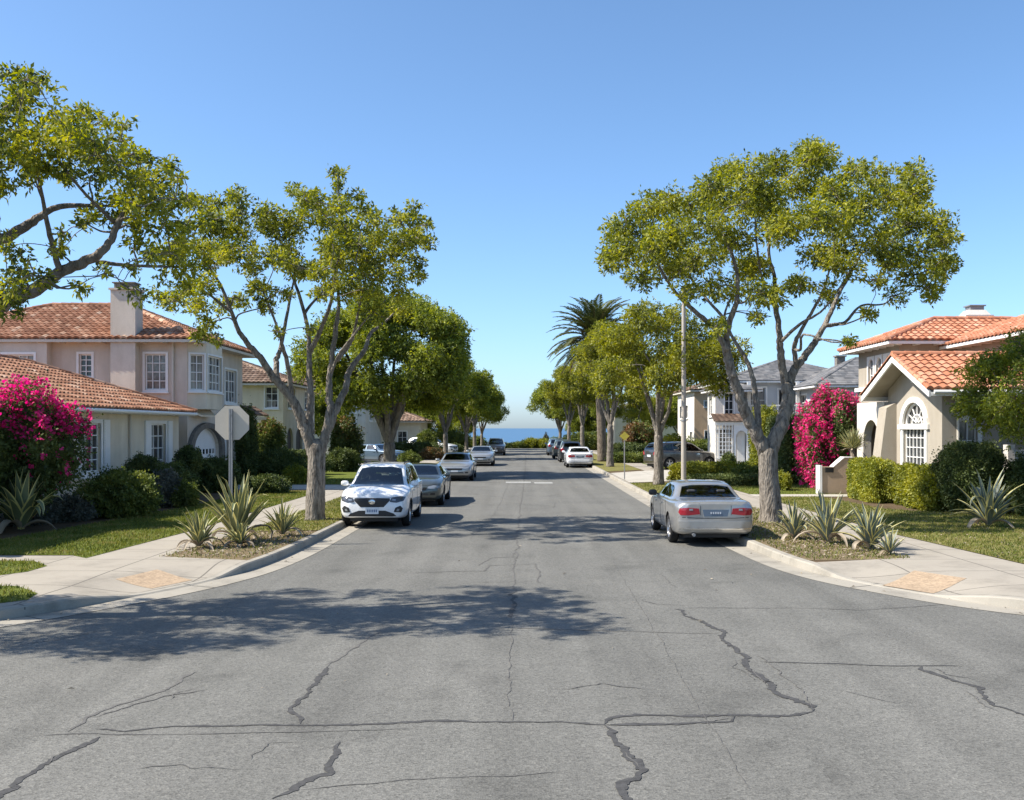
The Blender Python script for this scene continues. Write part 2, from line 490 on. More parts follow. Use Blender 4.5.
# car materials
M['paint_white'] = plain('white_car_paint', (0.78, 0.79, 0.80), 0.3, 0.0, 0.5, 1.0)
M['paint_silver'] = plain('silver_car_paint', (0.37, 0.365, 0.35), 0.33, 0.6, 0.5, 1.0)
M['paint_grey'] = plain('grey_green_car_paint', (0.085, 0.10, 0.095), 0.3, 0.5, 0.5, 1.0)
M['paint_pale'] = plain('pale_silver_car_paint', (0.34, 0.355, 0.36), 0.3, 0.5, 0.5, 1.0)
M['paint_dark'] = plain('charcoal_car_paint', (0.025, 0.028, 0.033), 0.3, 0.4, 0.5, 1.0)
M['paint_blue'] = plain('dusky_blue_car_paint', (0.10, 0.15, 0.21), 0.3, 0.4, 0.5, 1.0)
M['paint_bronze'] = plain('dark_bronze_car_paint', (0.065, 0.062, 0.058), 0.33, 0.5, 0.5, 1.0)


def car_glass():
    """tinted glass one can see the seats through, mirroring sky and trees at a slant"""
    m, nt, out = new_mat('tinted_car_glass')
    L = nt.links.new
    t = N(nt, 'ShaderNodeBsdfTransparent')
    t.inputs[0].default_value = (.50, .58, .58, 1)
    gl = N(nt, 'ShaderNodeBsdfGlossy', i_Roughness=0.02)
    fr = N(nt, 'ShaderNodeFresnel', i_IOR=1.62)
    k = N(nt, 'ShaderNodeMath', operation='MULTIPLY_ADD')
    k.inputs[1].default_value = 1.25
    k.inputs[2].default_value = .03
    L(fr.outputs[0], k.inputs[0])
    mx = N(nt, 'ShaderNodeMixShader')
    L(k.outputs[0], mx.inputs[0])
    L(t.outputs[0], mx.inputs[1])
    L(gl.outputs[0], mx.inputs[2])
    L(mx.outputs[0], out.inputs[0])
    return m


M['carglass'] = car_glass()
M['seat'] = noise_mat('dark_seat_cloth', (0.05, 0.05, 0.052), 0.9, 8, 0.15)
M['rubber'] = noise_mat('tyre_rubber', (0.018, 0.018, 0.018), 0.85, 8, 0.2)
M['rim'] = plain('alloy_rim', (0.50, 0.50, 0.51), 0.3, 0.9)
M['chrome'] = plain('chrome_trim', (0.65, 0.66, 0.67), 0.15, 1.0)
M['lamp_clear'] = plain('clear_lamp_lens', (0.30, 0.33, 0.36), 0.08, 0.3, 0.9)
M['lamp_dark'] = plain('smoked_lamp_lens', (0.07, 0.075, 0.085), 0.08, 0.2, 0.9)
M['lamp_red'] = plain('red_lamp_lens', (0.30, 0.010, 0.022), 0.10, 0.0, 0.8)
M['plate_white'] = plain('white_plate', (0.62, 0.66, 0.70), 0.4)
M['plate_blue'] = plain('dark_blue_plate', (0.10, 0.14, 0.19), 0.4)
M['plate_ink'] = plain('plate_characters', (0.10, 0.16, 0.28), 0.5)
M['plate_ink_pale'] = plain('pale_plate_characters', (0.5, 0.52, 0.55), 0.5)


# ---------------------------------------------------------------- mesh accumulation
class Acc:
    def __init__(s):
        s.v = []; s.f = []; s.m = []; s.a = []

    def add(s, vs, fs, mi=0, at=0.5):
        b = len(s.v)
        s.v.extend([tuple(map(float, p)) for p in vs])
        for f in fs:
            s.f.append(tuple(b + i for i in f))
            s.m.append(mi)
            s.a.append(at)
        return b

    def quad(s, a, b, c, d, mi=0, at=0.5):
        s.add([a, b, c, d], [(0, 1, 2, 3)], mi, at)

    def poly(s, pts, mi=0):
        s.add(pts, [tuple(range(len(pts)))], mi)

    def box(s, x0, x1, y0, y1, z0, z1, mi=0):
        s.hexa([(x0, y0, z0), (x1, y0, z0), (x1, y1, z0), (x0, y1, z0), (x0, y0, z1), (x1, y0, z1), (x1, y1, z1), (x0, y1, z1)], mi)

    def hexa(s, p, mi=0):
        s.add(p, [(0, 3, 2, 1), (4, 5, 6, 7), (0, 1, 5, 4), (1, 2, 6, 5), (2, 3, 7, 6), (3, 0, 4, 7)], mi)

    def fbox(s, fr, u0, u1, n0, n1, z0, z1, mi=0):
        P = fr.p
        s.hexa([P(u0, n1, z0), P(u1, n1, z0), P(u1, n0, z0), P(u0, n0, z0), P(u0, n1, z1), P(u1, n1, z1), P(u1, n0, z1), P(u0, n0, z1)], mi)

    def prism(s, pts, d, mi=0):
        """closed prism: polygon pts (3D) pushed by d"""
        n = len(pts)
        a = [np.array(p, float) for p in pts]
        d = np.array(d, float)
        s.add([*a, *[p + d for p in a]], [tuple(range(n)), tuple(range(2 * n - 1, n - 1, -1))] + [(i, i + n, (i + 1) % n + n, (i + 1) % n) for i in range(n)], mi)

    def tube(s, pts, rad, sides=8, mi=0, cap=True):
        pts = np.array(pts, float)
        n = len(pts)
        rad = np.broadcast_to(np.array(rad, float), (n,))
        t = np.gradient(pts, axis=0)
        t /= np.linalg.norm(t, axis=1)[:, None] + 1e-9
        ref = np.array([1.0, 0.0, 0.0]) if abs(t[0][0]) < 0.9 else np.array([0.0, 1.0, 0.0])
        nn = np.cross(t[0], ref); nn /= np.linalg.norm(nn)
        ang = np.arange(sides) * 2 * math.pi / sides
        vs = []
        for i in range(n):
            nn = nn - t[i] * nn.dot(t[i]); nn /= np.linalg.norm(nn) + 1e-9
            bb = np.cross(t[i], nn)
            vs.extend(pts[i] + rad[i] * (math.cos(a) * nn + math.sin(a) * bb) for a in ang)
        fs = []
        for i in range(n - 1):
            for j in range(sides):
                k = (j + 1) % sides
                fs.append((i * sides + j, i * sides + k, (i + 1) * sides + k, (i + 1) * sides + j))
        if cap:
            fs.append(tuple(range(sides - 1, -1, -1)))
            fs.append(tuple((n - 1) * sides + j for j in range(sides)))
        s.add(vs, fs, mi)

    def lathe(s, prof, c=(0, 0, 0), sides=20, axis='z', mi=0):
        c = np.array(c, float)
        vs = []
        for r, h in prof:
            for j in range(sides):
                a = 2 * math.pi * j / sides
                p = (r * math.cos(a), r * math.sin(a), h)
                if axis == 'y':
                    p = (p[0], p[2], p[1])
                vs.append(c + p)
        fs = []
        for i in range(len(prof) - 1):
            for j in range(sides):
                k = (j + 1) % sides
                q = (i * sides + j, i * sides + k, (i + 1) * sides + k, (i + 1) * sides + j)
                fs.append(q if axis == 'z' else q[::-1])
        s.add(vs, fs, mi)

    def build(s, name, mats, parent=None, smooth=False, off=None, sharp=None):
        me = bpy.data.meshes.new(name)
        if off is None:
            off = root_loc(parent)
        vs = [(p[0] - off[0], p[1] - off[1], p[2] - off[2]) for p in s.v]
        me.from_pydata(vs, [], s.f)
        if not isinstance(mats, (list, tuple)):
            mats = [mats]
        for m in mats:
            me.materials.append(m)
        me.polygons.foreach_set('material_index', s.m)
        if any(x != 0.5 for x in s.a):
            at = me.attributes.new('tilerand', 'FLOAT', 'FACE')
            at.data.foreach_set('value', s.a)
        if smooth:
            me.polygons.foreach_set('use_smooth', [True] * len(me.polygons))
            if sharp:
                me.set_sharp_from_angle(angle=R(sharp))
        me.update()
        o = bpy.data.objects.new(name, me)
        COL.objects.link(o)
        o.parent = parent
        return o


def root_loc(o):
    if o is None:
        return (0, 0, 0)
    while o.parent is not None:
        o = o.parent
    return tuple(o.location)


class Frame:
    """wall frame: walk from p0 to p1, outside is on the right hand"""
    def __init__(s, p0, p1):
        s.o = np.array([p0[0], p0[1], 0.0])
        d = np.array([p1[0] - p0[0], p1[1] - p0[1], 0.0])
        s.len = np.linalg.norm(d)
        s.u = d / s.len
        s.n = np.array([s.u[1], -s.u[0], 0.0])

    def p(s, u, n, z):
        q = s.o + s.u * u + s.n * n
        return (q[0], q[1], z)


def wall(acc, fr, z0, z1, holes=(), u0=0.0, u1=None, depth=0.16, mi=0, n=0.0):
    u1 = fr.len if u1 is None else u1
    us = sorted({u0, u1, *[h[0] for h in holes], *[h[1] for h in holes]})
    zs = sorted({z0, z1, *[h[2] for h in holes], *[h[3] for h in holes]})
    for i in range(len(us) - 1):
        for j in range(len(zs) - 1):
            cu, cz = (us[i] + us[i + 1]) / 2, (zs[j] + zs[j + 1]) / 2
            if any(h[0] < cu < h[1] and h[2] < cz < h[3] for h in holes):
                continue
            acc.quad(fr.p(us[i], n, zs[j]), fr.p(us[i + 1], n, zs[j]), fr.p(us[i + 1], n, zs[j + 1]), fr.p(us[i], n, zs[j + 1]), mi)
    for a, b, c, d in [h[:4] for h in holes]:
        P = fr.p
        acc.quad(P(a, n, c), P(b, n, c), P(b, n - depth, c), P(a, n - depth, c), mi)
        acc.quad(P(a, n, d), P(a, n - depth, d), P(b, n - depth, d), P(b, n, d), mi)
        acc.quad(P(a, n, c), P(a, n - depth, c), P(a, n - depth, d), P(a, n, d), mi)
        acc.quad(P(b, n, c), P(b, n, d), P(b, n - depth, d), P(b, n - depth, c), mi)


def window(parent, fr, h, cols=2, rows=3, frame=None, glass=None, casing=0.09, sill=True, n=0.0, bar=0.032, name='window', mid=0.0, depth=0.16):
    """frame + glazing bars set in the opening h=(u0,u1,z0,z1); pane as sub-part"""
    frame = frame or M['white']; glass = glass or M['glass']
    a, b, c, d = h[:4]
    A = Acc()
    k = casing
    if k > 0:
        A.fbox(fr, a - k, a, n - 0.01, n + 0.035, c - k, d + k)
        A.fbox(fr, b, b + k, n - 0.01, n + 0.035, c - k, d + k)
        A.fbox(fr, a, b, n - 0.01, n + 0.035, d, d + k)
        A.fbox(fr, a, b, n - 0.01, n + 0.035, c - k, c)
    if sill:
        A.fbox(fr, a - k - 0.04, b + k + 0.04, n - 0.01, n + 0.09, c - k - 0.05, c - k - 0.001)
    e = 0.05
    i0, i1 = n - 0.115, n - 0.07
    A.fbox(fr, a + 0.001, a + e, i0, i1, c + 0.001, d - 0.001)
    A.fbox(fr, b - e, b - 0.001, i0, i1, c + 0.001, d - 0.001)
    A.fbox(fr, a + e, b - e, i0, i1, d - e, d - 0.001)
    A.fbox(fr, a + e, b - e, i0, i1, c + 0.001, c + e)
    for q in range(1, cols):
        u = a + (b - a) * q / cols
        w = bar if not (mid and q * 2 == cols) else mid
        A.fbox(fr, u - w / 2, u + w / 2, i0, i1, c + e, d - e)
    for q in range(1, rows):
        z = c + (d - c) * q / rows
        A.fbox(fr, a + e, b - e, i0 + 0.006, i1 - 0.006, z - bar / 2, z + bar / 2)
    f = A.build(name, frame, parent)
    B = Acc()
    g = n - 0.125
    B.fbox(fr, a + 0.002, b - 0.002, g - 0.012, g, c + 0.002, d - 0.002)
    B.build('pane', glass, f)
    return f


def arch_pts(fr, uc, r, zc, n, k=14, rz=None):
    rz = rz or r
    return [fr.p(uc + r * math.cos(math.pi * i / k), n, zc + rz * math.sin(math.pi * i / k)) for i in range(k + 1)]


def arch_fill(acc, fr, u0, u1, z0, z1, n0, n1, mi=0, k=12, rz=None):
    """fills the upper corners of a square opening so that its head is round: arch springs at z0, crown touches z1"""
    uc, r = (u0 + u1) / 2, (u1 - u0) / 2
    rz = rz or (z1 - z0)
    for i in range(k):
        a0, a1 = math.pi * i / k, math.pi * (i + 1) / k
        p = [(uc + r * math.cos(a0), z0 + rz * math.sin(a0)), (uc + r * math.cos(a1), z0 + rz * math.sin(a1))]
        q = [(p[0][0], z1), (p[1][0], z1)]
        pts = [fr.p(p[0][0], n1, p[0][1]), fr.p(q[0][0], n1, q[0][1]), fr.p(q[1][0], n1, q[1][1]), fr.p(p[1][0], n1, p[1][1])]
        pts2 = [fr.p(p[0][0], n0, p[0][1]), fr.p(q[0][0], n0, q[0][1]), fr.p(q[1][0], n0, q[1][1]), fr.p(p[1][0], n0, p[1][1])]
        acc.add(pts + pts2, [(0, 1, 2, 3), (7, 6, 5, 4), (0, 3, 7, 4)], mi)


def arch_band(acc, fr, uc, r0, r1, zc, n0, n1, mi=0, k=14, e0=1.0):
    for i in range(k):
        a0, a1 = math.pi * i / k, math.pi * (i + 1) / k
        P = lambda r, a, n: fr.p(uc + r * math.cos(a), n, zc + r * e0 * math.sin(a))
        acc.hexa([P(r0, a0, n0), P(r1, a0, n0), P(r1, a0, n1), P(r0, a0, n1), P(r0, a1, n0), P(r1, a1, n0), P(r1, a1, n1), P(r0, a1, n1)], mi)


# ---------------------------------------------------------------- tiled roofs
RNG = np.random.RandomState(7)


def tile_slope(acc, A, B, C, D, tw=0.27, th=0.37, amp=0.055, per=6, mi=0, flat=False):
    A, B, C, D = (np.array(p, float) for p in (A, B, C, D))
    u = B - A; Lu = np.linalg.norm(u); u /= Lu
    w = (D - A) - u * np.dot(D - A, u)
    H = np.linalg.norm(w); v = w / H
    n = np.cross(u, v)
    dl = np.dot(D - A, u) / H
    dr = np.dot(C - B, u) / H
    ul = lambda t: dl * t
    ur = lambda t: Lu + dr * t
    lo, hi = min(0, dl * H), max(Lu, Lu + dr * H)
    rows = max(1, int(math.ceil(H / th)))
    us = np.arange(math.floor(lo / tw) * tw, hi + tw, tw / per)
    lip = 0.012 if flat else 0.035
    prof = np.zeros_like(us) if flat else amp * (0.5 + 0.5 * np.cos(2 * math.pi * us / tw)) ** 0.8
    tid = np.floor(us / tw + 0.5).astype(int)
    for r in range(rows):
        v0, v1 = r * th, min((r + 1) * th, H)
        sh = (r % 2) * 0.5 * tw if flat else 0.0
        uu = us + sh
        a0 = np.clip(uu, ul(v0), ur(v0)); a1 = np.clip(uu, ul(v1), ur(v1))
        base = [A + u * x + v * (v0 - 0.02) + n * (h + lip) for x, h in zip(a0, prof)]
        top = [A + u * x + v * v1 + n * h * 0.9 for x, h in zip(a1, prof)]
        low = [A + u * x + v * (v0 - 0.02) + n * (h * 0.9 - (0.04 if r == 0 else 0.002)) for x, h in zip(a0, prof)]
        k = len(us)
        b = len(acc.v)
        acc.v.extend(tuple(p) for p in base + top + low)
        rnd = {}
        for i in range(k - 1):
            if a0[i + 1] - a0[i] < 1e-4 and a1[i + 1] - a1[i] < 1e-4:
                continue
            t = tid[i] if not flat else int(math.floor(us[i] / tw))
            if t not in rnd:
                rnd[t] = float(RNG.rand())
            acc.f.append((b + i, b + i + 1, b + k + i + 1, b + k + i)); acc.m.append(mi); acc.a.append(rnd[t] * 0.999)
            acc.f.append((b + 2 * k + i, b + 2 * k + i + 1, b + i + 1, b + i)); acc.m.append(mi); acc.a.append(rnd[t] * 0.999)


def cap_line(acc, P, Q, r=0.12, mi=0, seg=0.4, lift=0.05):
    P, Q = np.array(P, float), np.array(Q, float)
    d = Q - P; L = np.linalg.norm(d); d /= L
    s = np.cross(d, (0, 0, 1)); s /= np.linalg.norm(s)
    up = np.cross(s, d)
    k = max(1, int(L / seg))
    for i in range(k):
        p0, p1 = P + d * L * i / k, P + d * (L * (i + 1) / k + 0.03)
        vs = []
        for p, rr in ((p0, r), (p1, r * 0.86)):
            for j in range(7):
                a = math.pi * j / 6
                vs.append(p + s * rr * math.cos(a) + up * (rr * math.sin(a) * 0.9 + lift - 0.04))
        fs = [(j, j + 1, j + 8, j + 7) for j in range(6)] + [tuple(range(6, -1, -1))]
        acc.add(vs, fs, mi, float(RNG.rand()) * 0.999)


def hip_roof(parent, x0, x1, y0, y1, ze, pitch, over=0.5, mat=None, tw=0.27, th=0.37, per=6, flat=False, gable=(), name='roof', fascia=None, fth=0.11, caps=True, soffit=None):
    """hipped roof over a rectangle; gable may hold 'x0','x1','y0','y1' ends that are upright"""
    mat = mat or M['tile_l']; fascia = fascia or M['fascia']; soffit = soffit or fascia
    X0, X1, Y0, Y1 = x0 - over, x1 + over, y0 - over, y1 + over
    A = Acc()
    if (X1 - X0) >= (Y1 - Y0):
        h = (Y1 - Y0) / 2; yc = (Y0 + Y1) / 2; zr = ze + h * pitch
        ra = (X0 + (0 if 'x0' in gable else h), yc, zr); rb = (X1 - (0 if 'x1' in gable else h), yc, zr)
        sl = [((X0, Y0, ze), (X1, Y0, ze), rb, ra), ((X1, Y1, ze), (X0, Y1, ze), ra, rb)]
        if 'x0' not in gable: sl.append(((X0, Y1, ze), (X0, Y0, ze), ra, ra))
        if 'x1' not in gable: sl.append(((X1, Y0, ze), (X1, Y1, ze), rb, rb))
        hips = []
        for c in ((X0, Y0, ze), (X0, Y1, ze)): hips.append((c, ra))
        for c in ((X1, Y0, ze), (X1, Y1, ze)): hips.append((c, rb))
    else:
        h = (X1 - X0) / 2; xc = (X0 + X1) / 2; zr = ze + h * pitch
        ra = (xc, Y0 + (0 if 'y0' in gable else h), zr); rb = (xc, Y1 - (0 if 'y1' in gable else h), zr)
        sl = [((X1, Y0, ze), (X1, Y1, ze), rb, ra), ((X0, Y1, ze), (X0, Y0, ze), ra, rb)]
        if 'y0' not in gable: sl.append(((X0, Y0, ze), (X1, Y0, ze), ra, ra))
        if 'y1' not in gable: sl.append(((X1, Y1, ze), (X0, Y1, ze), rb, rb))
        hips = []
        for c in ((X0, Y0, ze), (X1, Y0, ze)): hips.append((c, ra))
        for c in ((X0, Y1, ze), (X1, Y1, ze)): hips.append((c, rb))
    for s in sl:
        tile_slope(A, *s, tw=tw, th=th, per=per, flat=flat)
    if caps:
        for p, q in hips + [(ra, rb)]:
            if np.linalg.norm(np.array(p) - np.array(q)) > 0.3:
                cap_line(A, p, q, 0.10 if flat else 0.13, lift=0.0 if flat else 0.05)
    ro = A.build(name, mat, parent)
    B = Acc()
    t = 0.03
    zt = ze - 0.045
    B.box(X0 + t, X1 - t, Y0 + t, Y0 + t + 0.05, zt - fth, zt)
    B.box(X0 + t, X1 - t, Y1 - t - 0.05, Y1 - t, zt - fth, zt)
    B.box(X0 + t, X0 + t + 0.05, Y0 + t + 0.05, Y1 - t - 0.05, zt - fth, zt)
    B.box(X1 - t - 0.05, X1 - t, Y0 + t + 0.05, Y1 - t - 0.05, zt - fth, zt)
    B.quad((X0 + .1, Y0 + .1, zt - 0.03), (X0 + .1, Y1 - .1, zt - 0.03), (X1 - .1, Y1 - .1, zt - 0.03), (X1 - .1, Y0 + .1, zt - 0.03), 1)
    # rafter tails under the eave
    for x in np.arange(X0 + 0.4, X1 - 0.2, 0.8):
        B.box(x - 0.04, x + 0.04, Y0 + 0.085, Y0 + over, zt - 0.13, zt - 0.033, 0)
    for y in np.arange(Y0 + 0.4, Y1 - 0.2, 0.8):
        B.box(X1 - over, X1 - 0.085, y - 0.04, y + 0.04, zt - 0.13, zt - 0.033, 0)
        B.box(X0 + 0.085, X0 + over, y - 0.04, y + 0.04, zt - 0.13, zt - 0.033, 0)
    B.build('eave_fascia', [fascia, soffit], ro)
    return ro


# ---------------------------------------------------------------- leaves, bushes, trees
def quads_object(name, V, mats, parent, mi=None, off=(0, 0, 0)):
    """V: (n,4,3) leaf quads"""
    n = len(V)
    me = bpy.data.meshes.new(name)
    me.vertices.add(n * 4)
    me.vertices.foreach_set('co', (V.reshape(-1, 3) - np.array(off)).astype(np.float32).ravel())
    me.loops.add(n * 4)
    me.loops.foreach_set('vertex_index', np.arange(n * 4, dtype=np.int32))
    me.polygons.add(n)
    me.polygons.foreach_set('loop_start', np.arange(0, n * 4, 4, dtype=np.int32))
    for m in (mats if isinstance(mats, (list, tuple)) else [mats]):
        me.materials.append(m)
    if mi is not None:
        me.polygons.foreach_set('material_index', np.asarray(mi, dtype=np.int32))
    me.update(calc_edges=True)
    me.validate()
    o = bpy.data.objects.new(name, me)
    COL.objects.link(o)
    o.parent = parent
    return o


def unit(a):
    return a / (np.linalg.norm(a, axis=-1, keepdims=True) + 1e-9)


def leaf_quads(rng, P, axis, L, wr=0.42, spread=0.9, droop=0.15):
    """kite shaped leaves at points P, pointing roughly along axis"""
    n = len(P)
    d = unit(axis + spread * unit(rng.normal(size=(n, 3))) - np.array([0, 0, droop]))
    s = unit(np.cross(d, rng.normal(size=(n, 3))))
    l = (L * rng.uniform(0.45, 1.55, n))[:, None]
    nn = np.cross(d, s)
    w = l * wr * 0.5
    V = np.empty((n, 4, 3))
    V[:, 0] = P
    V[:, 1] = P + d * l * 0.45 + s * w + nn * l * 0.06
    V[:, 2] = P + d * l - np.array([0, 0, 1]) * l * 0.08
    V[:, 3] = P + d * l * 0.45 - s * w + nn * l * 0.06
    return V


def catmull(P, k=6):
    P = np.array(P, float)
    n = len(P)
    if n < 3:
        t = np.linspace(0, 1, k + 1)[:, None]
        return P[0] * (1 - t) + P[-1] * t
    out = []
    for i in range(n - 1):
        p0 = P[max(i - 1, 0)]; p1 = P[i]; p2 = P[i + 1]; p3 = P[min(i + 2, n - 1)]
        for j in range(k):
            t = j / k
            out.append(0.5 * ((2 * p1) + (-p0 + p2) * t + (2 * p0 - 5 * p1 + 4 * p2 - p3) * t * t + (-p0 + 3 * p1 - 3 * p2 + p3) * t ** 3))
    out.append(P[-1])
    return np.array(out)


def build_tree(name, base, limbs, clumps, seed, leaf_len, dens, leaf, bark, label, cat='tree', group=None, twigs=9, spray=6, wiggle=0.03, sides=9, flat=0.75, minr=0.012):
    """limbs: polylines of (x,y,z,r) local to base; clumps: (x,y,z,r) local. A branch is grown to every clump."""
    rng = np.random.RandomState(seed)
    root = empty(name, base)
    A = Acc()
    nodes = []
    for li, lb in enumerate(limbs):
        c = catmull(lb, 6)
        c[1:-1, :3] += rng.normal(size=(len(c) - 2, 3)) * wiggle * .6 * np.minimum(1, c[1:-1, 3:4] * 6) * np.clip((.26 - c[1:-1, 3:4]) * 12, .12, 1)
        ph = rng.uniform(0, 6)
        rr = c[:, 3] * (1 + (0.015 if c[0, 3] > .15 else .04) * np.sin(np.arange(len(c)) * .5 + ph) + 0.008 * rng.normal(size=len(c)))
        if li == 0:
            rr[0] *= 1.22; rr[1:3] *= 1.08
        pts_, rad_l = c[:, :3], rr
        if li == 0:
            dv_ = unit(c[-1, :3] - c[-4, :3])
            pts_ = np.vstack([pts_, pts_[-1] + dv_ * rr[-1] * .5, pts_[-1] + dv_ * rr[-1] * .85]); rad_l = np.r_[rr, rr[-1] * .8, rr[-1] * .35]
        A.tube(pts_, rad_l, sides if c[0, 3] > 0.06 else 6)
        for q in c:
            nodes.append(q)
    nodes = np.array(nodes)
    ends = [(*lb[-1][:3], .42) for lb in limbs[1:] if lb[-1][3] < .05]
    cl = np.array(list(clumps) + ends, float)
    d0 = np.array([np.min(np.linalg.norm(nodes[:, :3] - q[:3], axis=1)) for q in cl])
    LV = []
    for ci in np.argsort(d0):
        q = cl[ci]
        cen, r = q[:3], q[3]
        dv = cen - nodes[:, :3]
        dist = np.linalg.norm(dv, axis=1)
        cost = dist + np.maximum(0, -dv[:, 2]) * 1.0 + (nodes[:, 2] < 1.5) * 3.0 - np.minimum(nodes[:, 3], 0.08) * 2
        bi = int(np.argmin(cost))
        p0, r0 = nodes[bi, :3], nodes[bi, 3]
        dd = max(dist[bi], 0.05)
        rb = min(r0 * 0.7, 0.014 + 0.014 * dd)
        mid = (p0 + cen) / 2 + rng.normal(size=3) * 0.10 * dd + np.array([0, 0, 0.06 * dd])
        path = catmull([p0, p0 * 0.6 + mid * 0.4 + rng.normal(size=3) * 0.04 * dd, mid, cen * 0.6 + mid * 0.4 + rng.normal(size=3) * 0.05 * dd, cen], 3)
        rad = np.linspace(rb, max(minr, rb * 0.3), len(path))
        A.tube(path, rad, 5, cap=False)
        nodes = np.vstack([nodes, np.hstack([path[2:], rad[2:, None]])])
        m = max(3, int(twigs * (r / 0.6)))
        for _ in range(m):
            e = cen + unit(rng.normal(size=3)) * np.array([1, 1, flat]) * r * rng.uniform(0.6, 0.95)
            mm = (cen + e) / 2 + rng.normal(size=3) * r * 0.08
            A.tube([cen, mm, e], [max(minr, rb * 0.3) * 0.8, minr * 0.7, minr * 0.4], 4, cap=False)
        ns = int(dens * (r / 0.6) ** 2)
        dirs = unit(rng.normal(size=(ns, 3)))
        rad_ = rng.uniform(0, 1, ns) ** (1 / 2.4)
        lump = 1 + 0.25 * np.sin(dirs[:, 0] * 5 + ci) * np.cos(dirs[:, 1] * 4 + ci * 2)
        sp = cen + dirs * np.array([1, 1, flat]) * (r * rad_ * lump)[:, None]
        P = np.repeat(sp, spray, axis=0) + rng.normal(size=(ns * spray, 3)) * leaf_len * 0.35
        ax = np.repeat(unit(dirs + np.array([0, 0, 0.25]) + rng.normal(size=(ns, 3)) * 0.4), spray, axis=0)
        LV.append(leaf_quads(rng, P, ax * 0.7, leaf_len))
    A.build('trunk', bark, root, smooth=True, off=(0, 0, 0))
    quads_object('crown', np.concatenate(LV), leaf, root)
    tag(root, label, cat, group)
    return root


def bush(name, c, rad, label, leaf, cat='shrub', n=None, cover=2.6, L=0.07, seed=0, boxy=2.0, stem=None, group=None, fuzz=0.12, core=0.76, blooms=None, ground=True, rz=0.0, lump=0.20):
    """shrub: leaves on and just under a lumpy superellipsoid, over a twiggy dark core of the same leaves"""
    rng = np.random.RandomState(seed + 11)
    rad = np.array(rad, float)
    root = empty(name, (c[0], c[1], 0.15), rz)
    cz = c[2] - 0.15

    def surf(d):
        k = (np.sum(np.abs(d) ** boxy, axis=1)) ** (-1.0 / boxy)
        l = 1 + lump * (np.sin(d[:, 0] * 6.3 + seed) * np.cos(d[:, 1] * 5.1 + seed * 2) + 0.7 * np.sin(d[:, 2] * 8.7 + d[:, 0] * 9.0 + seed) * np.cos(d[:, 1] * 11 + seed))
        return d * (k * l)[:, None]
    a_, b_, c_ = rad ** 1.6
    area = 4 * math.pi * ((a_ * b_ + a_ * c_ + b_ * c_) / 3) ** (1 / 1.6) * (1.35 if boxy > 3 else 1.1)
    n = int(min(30000, max(700, cover * area / (L * L * .30))))
    d = unit(rng.normal(size=(n, 3)) * (rad / rad.max()) ** 0.4 if boxy > 3 else rng.normal(size=(n, 3)))
    depth = 1 - np.abs(rng.normal(size=n)) * fuzz + rng.uniform(-0.02, 0.05, n)
    if boxy < 3:
        depth = np.where(rng.rand(n) < .05, depth + rng.uniform(.04, .22, n), depth)     # stray shoots
    P = surf(d) * depth[:, None] * rad
    nrm = unit(d / rad)
    keep = P[:, 2] + cz > -0.02
    P, nrm = P[keep], nrm[keep]
    V = leaf_quads(rng, P + np.array([0, 0, cz]), nrm * 0.8, L, 0.55)
    # twiggy core of leaf sized facets, so that nothing shows through from one side to the other
    g = 22
    cells = []
    lin = np.linspace(-1, 1, g + 1)
    for ax in range(3):
        for sg in (-1, 1):
            U_, V_ = np.meshgrid(lin, lin, indexing='ij')
            q = np.empty((g + 1, g + 1, 3))
            q[..., ax] = sg; q[..., (ax + 1) % 3] = U_ * sg; q[..., (ax + 2) % 3] = V_
            cells.append(q)
    CV = []
    for q in cells:
        co = unit(q.reshape(-1, 3))
        cp = surf(co) * core * rad
        wob = np.sin(co[:, 0] * 31 + seed) * np.cos(co[:, 1] * 29) * np.sin(co[:, 2] * 33 + 1)
        cp *= (1 + .05 * wob)[:, None]
        cp[:, 2] = np.maximum(cp[:, 2] + cz, -.05)
        cp = cp.reshape(g + 1, g + 1, 3)
        CV.append(np.stack([cp[:-1, :-1], cp[1:, :-1], cp[1:, 1:], cp[:-1, 1:]], axis=2).reshape(-1, 4, 3))
    quads_object('foliage', np.concatenate([V] + CV), leaf, root)
    if stem:
        S = Acc()
        S.tube([(0, 0, -0.02), (0.02, 0.01, cz * 0.4), (0, 0, cz)], [stem * 1.2, stem, stem * 0.8], 7)
        S.build('stem', M['bark_dark'], root, smooth=True, off=(0, 0, 0))
    if blooms:
        mask, nb, bl, mats = blooms
        d = unit(rng.normal(size=(nb * 3, 3)))
        w = mask(d, rng)
        d = d[w][:nb]
        P = surf(d) * (1.0 + rng.uniform(-0.07, 0.10, len(d)))[:, None] * rad + np.array([0, 0, cz])
        P = P[P[:, 2] > 0.05] if True else P
        d = d[:len(P)]
        PP = np.repeat(P, 5, axis=0) + rng.normal(size=(len(P) * 5, 3)) * bl * 0.5
        V2 = leaf_quads(rng, PP, np.repeat(unit(P - np.array([0, 0, cz])), 5, axis=0) * 0.5, bl, 0.8)
        fade = np.repeat((P[:, 2] > cz + 0.62 * rad[2]) & (rng.rand(len(P)) < 0.35), 5).astype(int) if len(mats) > 1 else None
        quads_object('blossoms', V2, mats, root, fade)
    tag(root, label, cat, group)
    return root


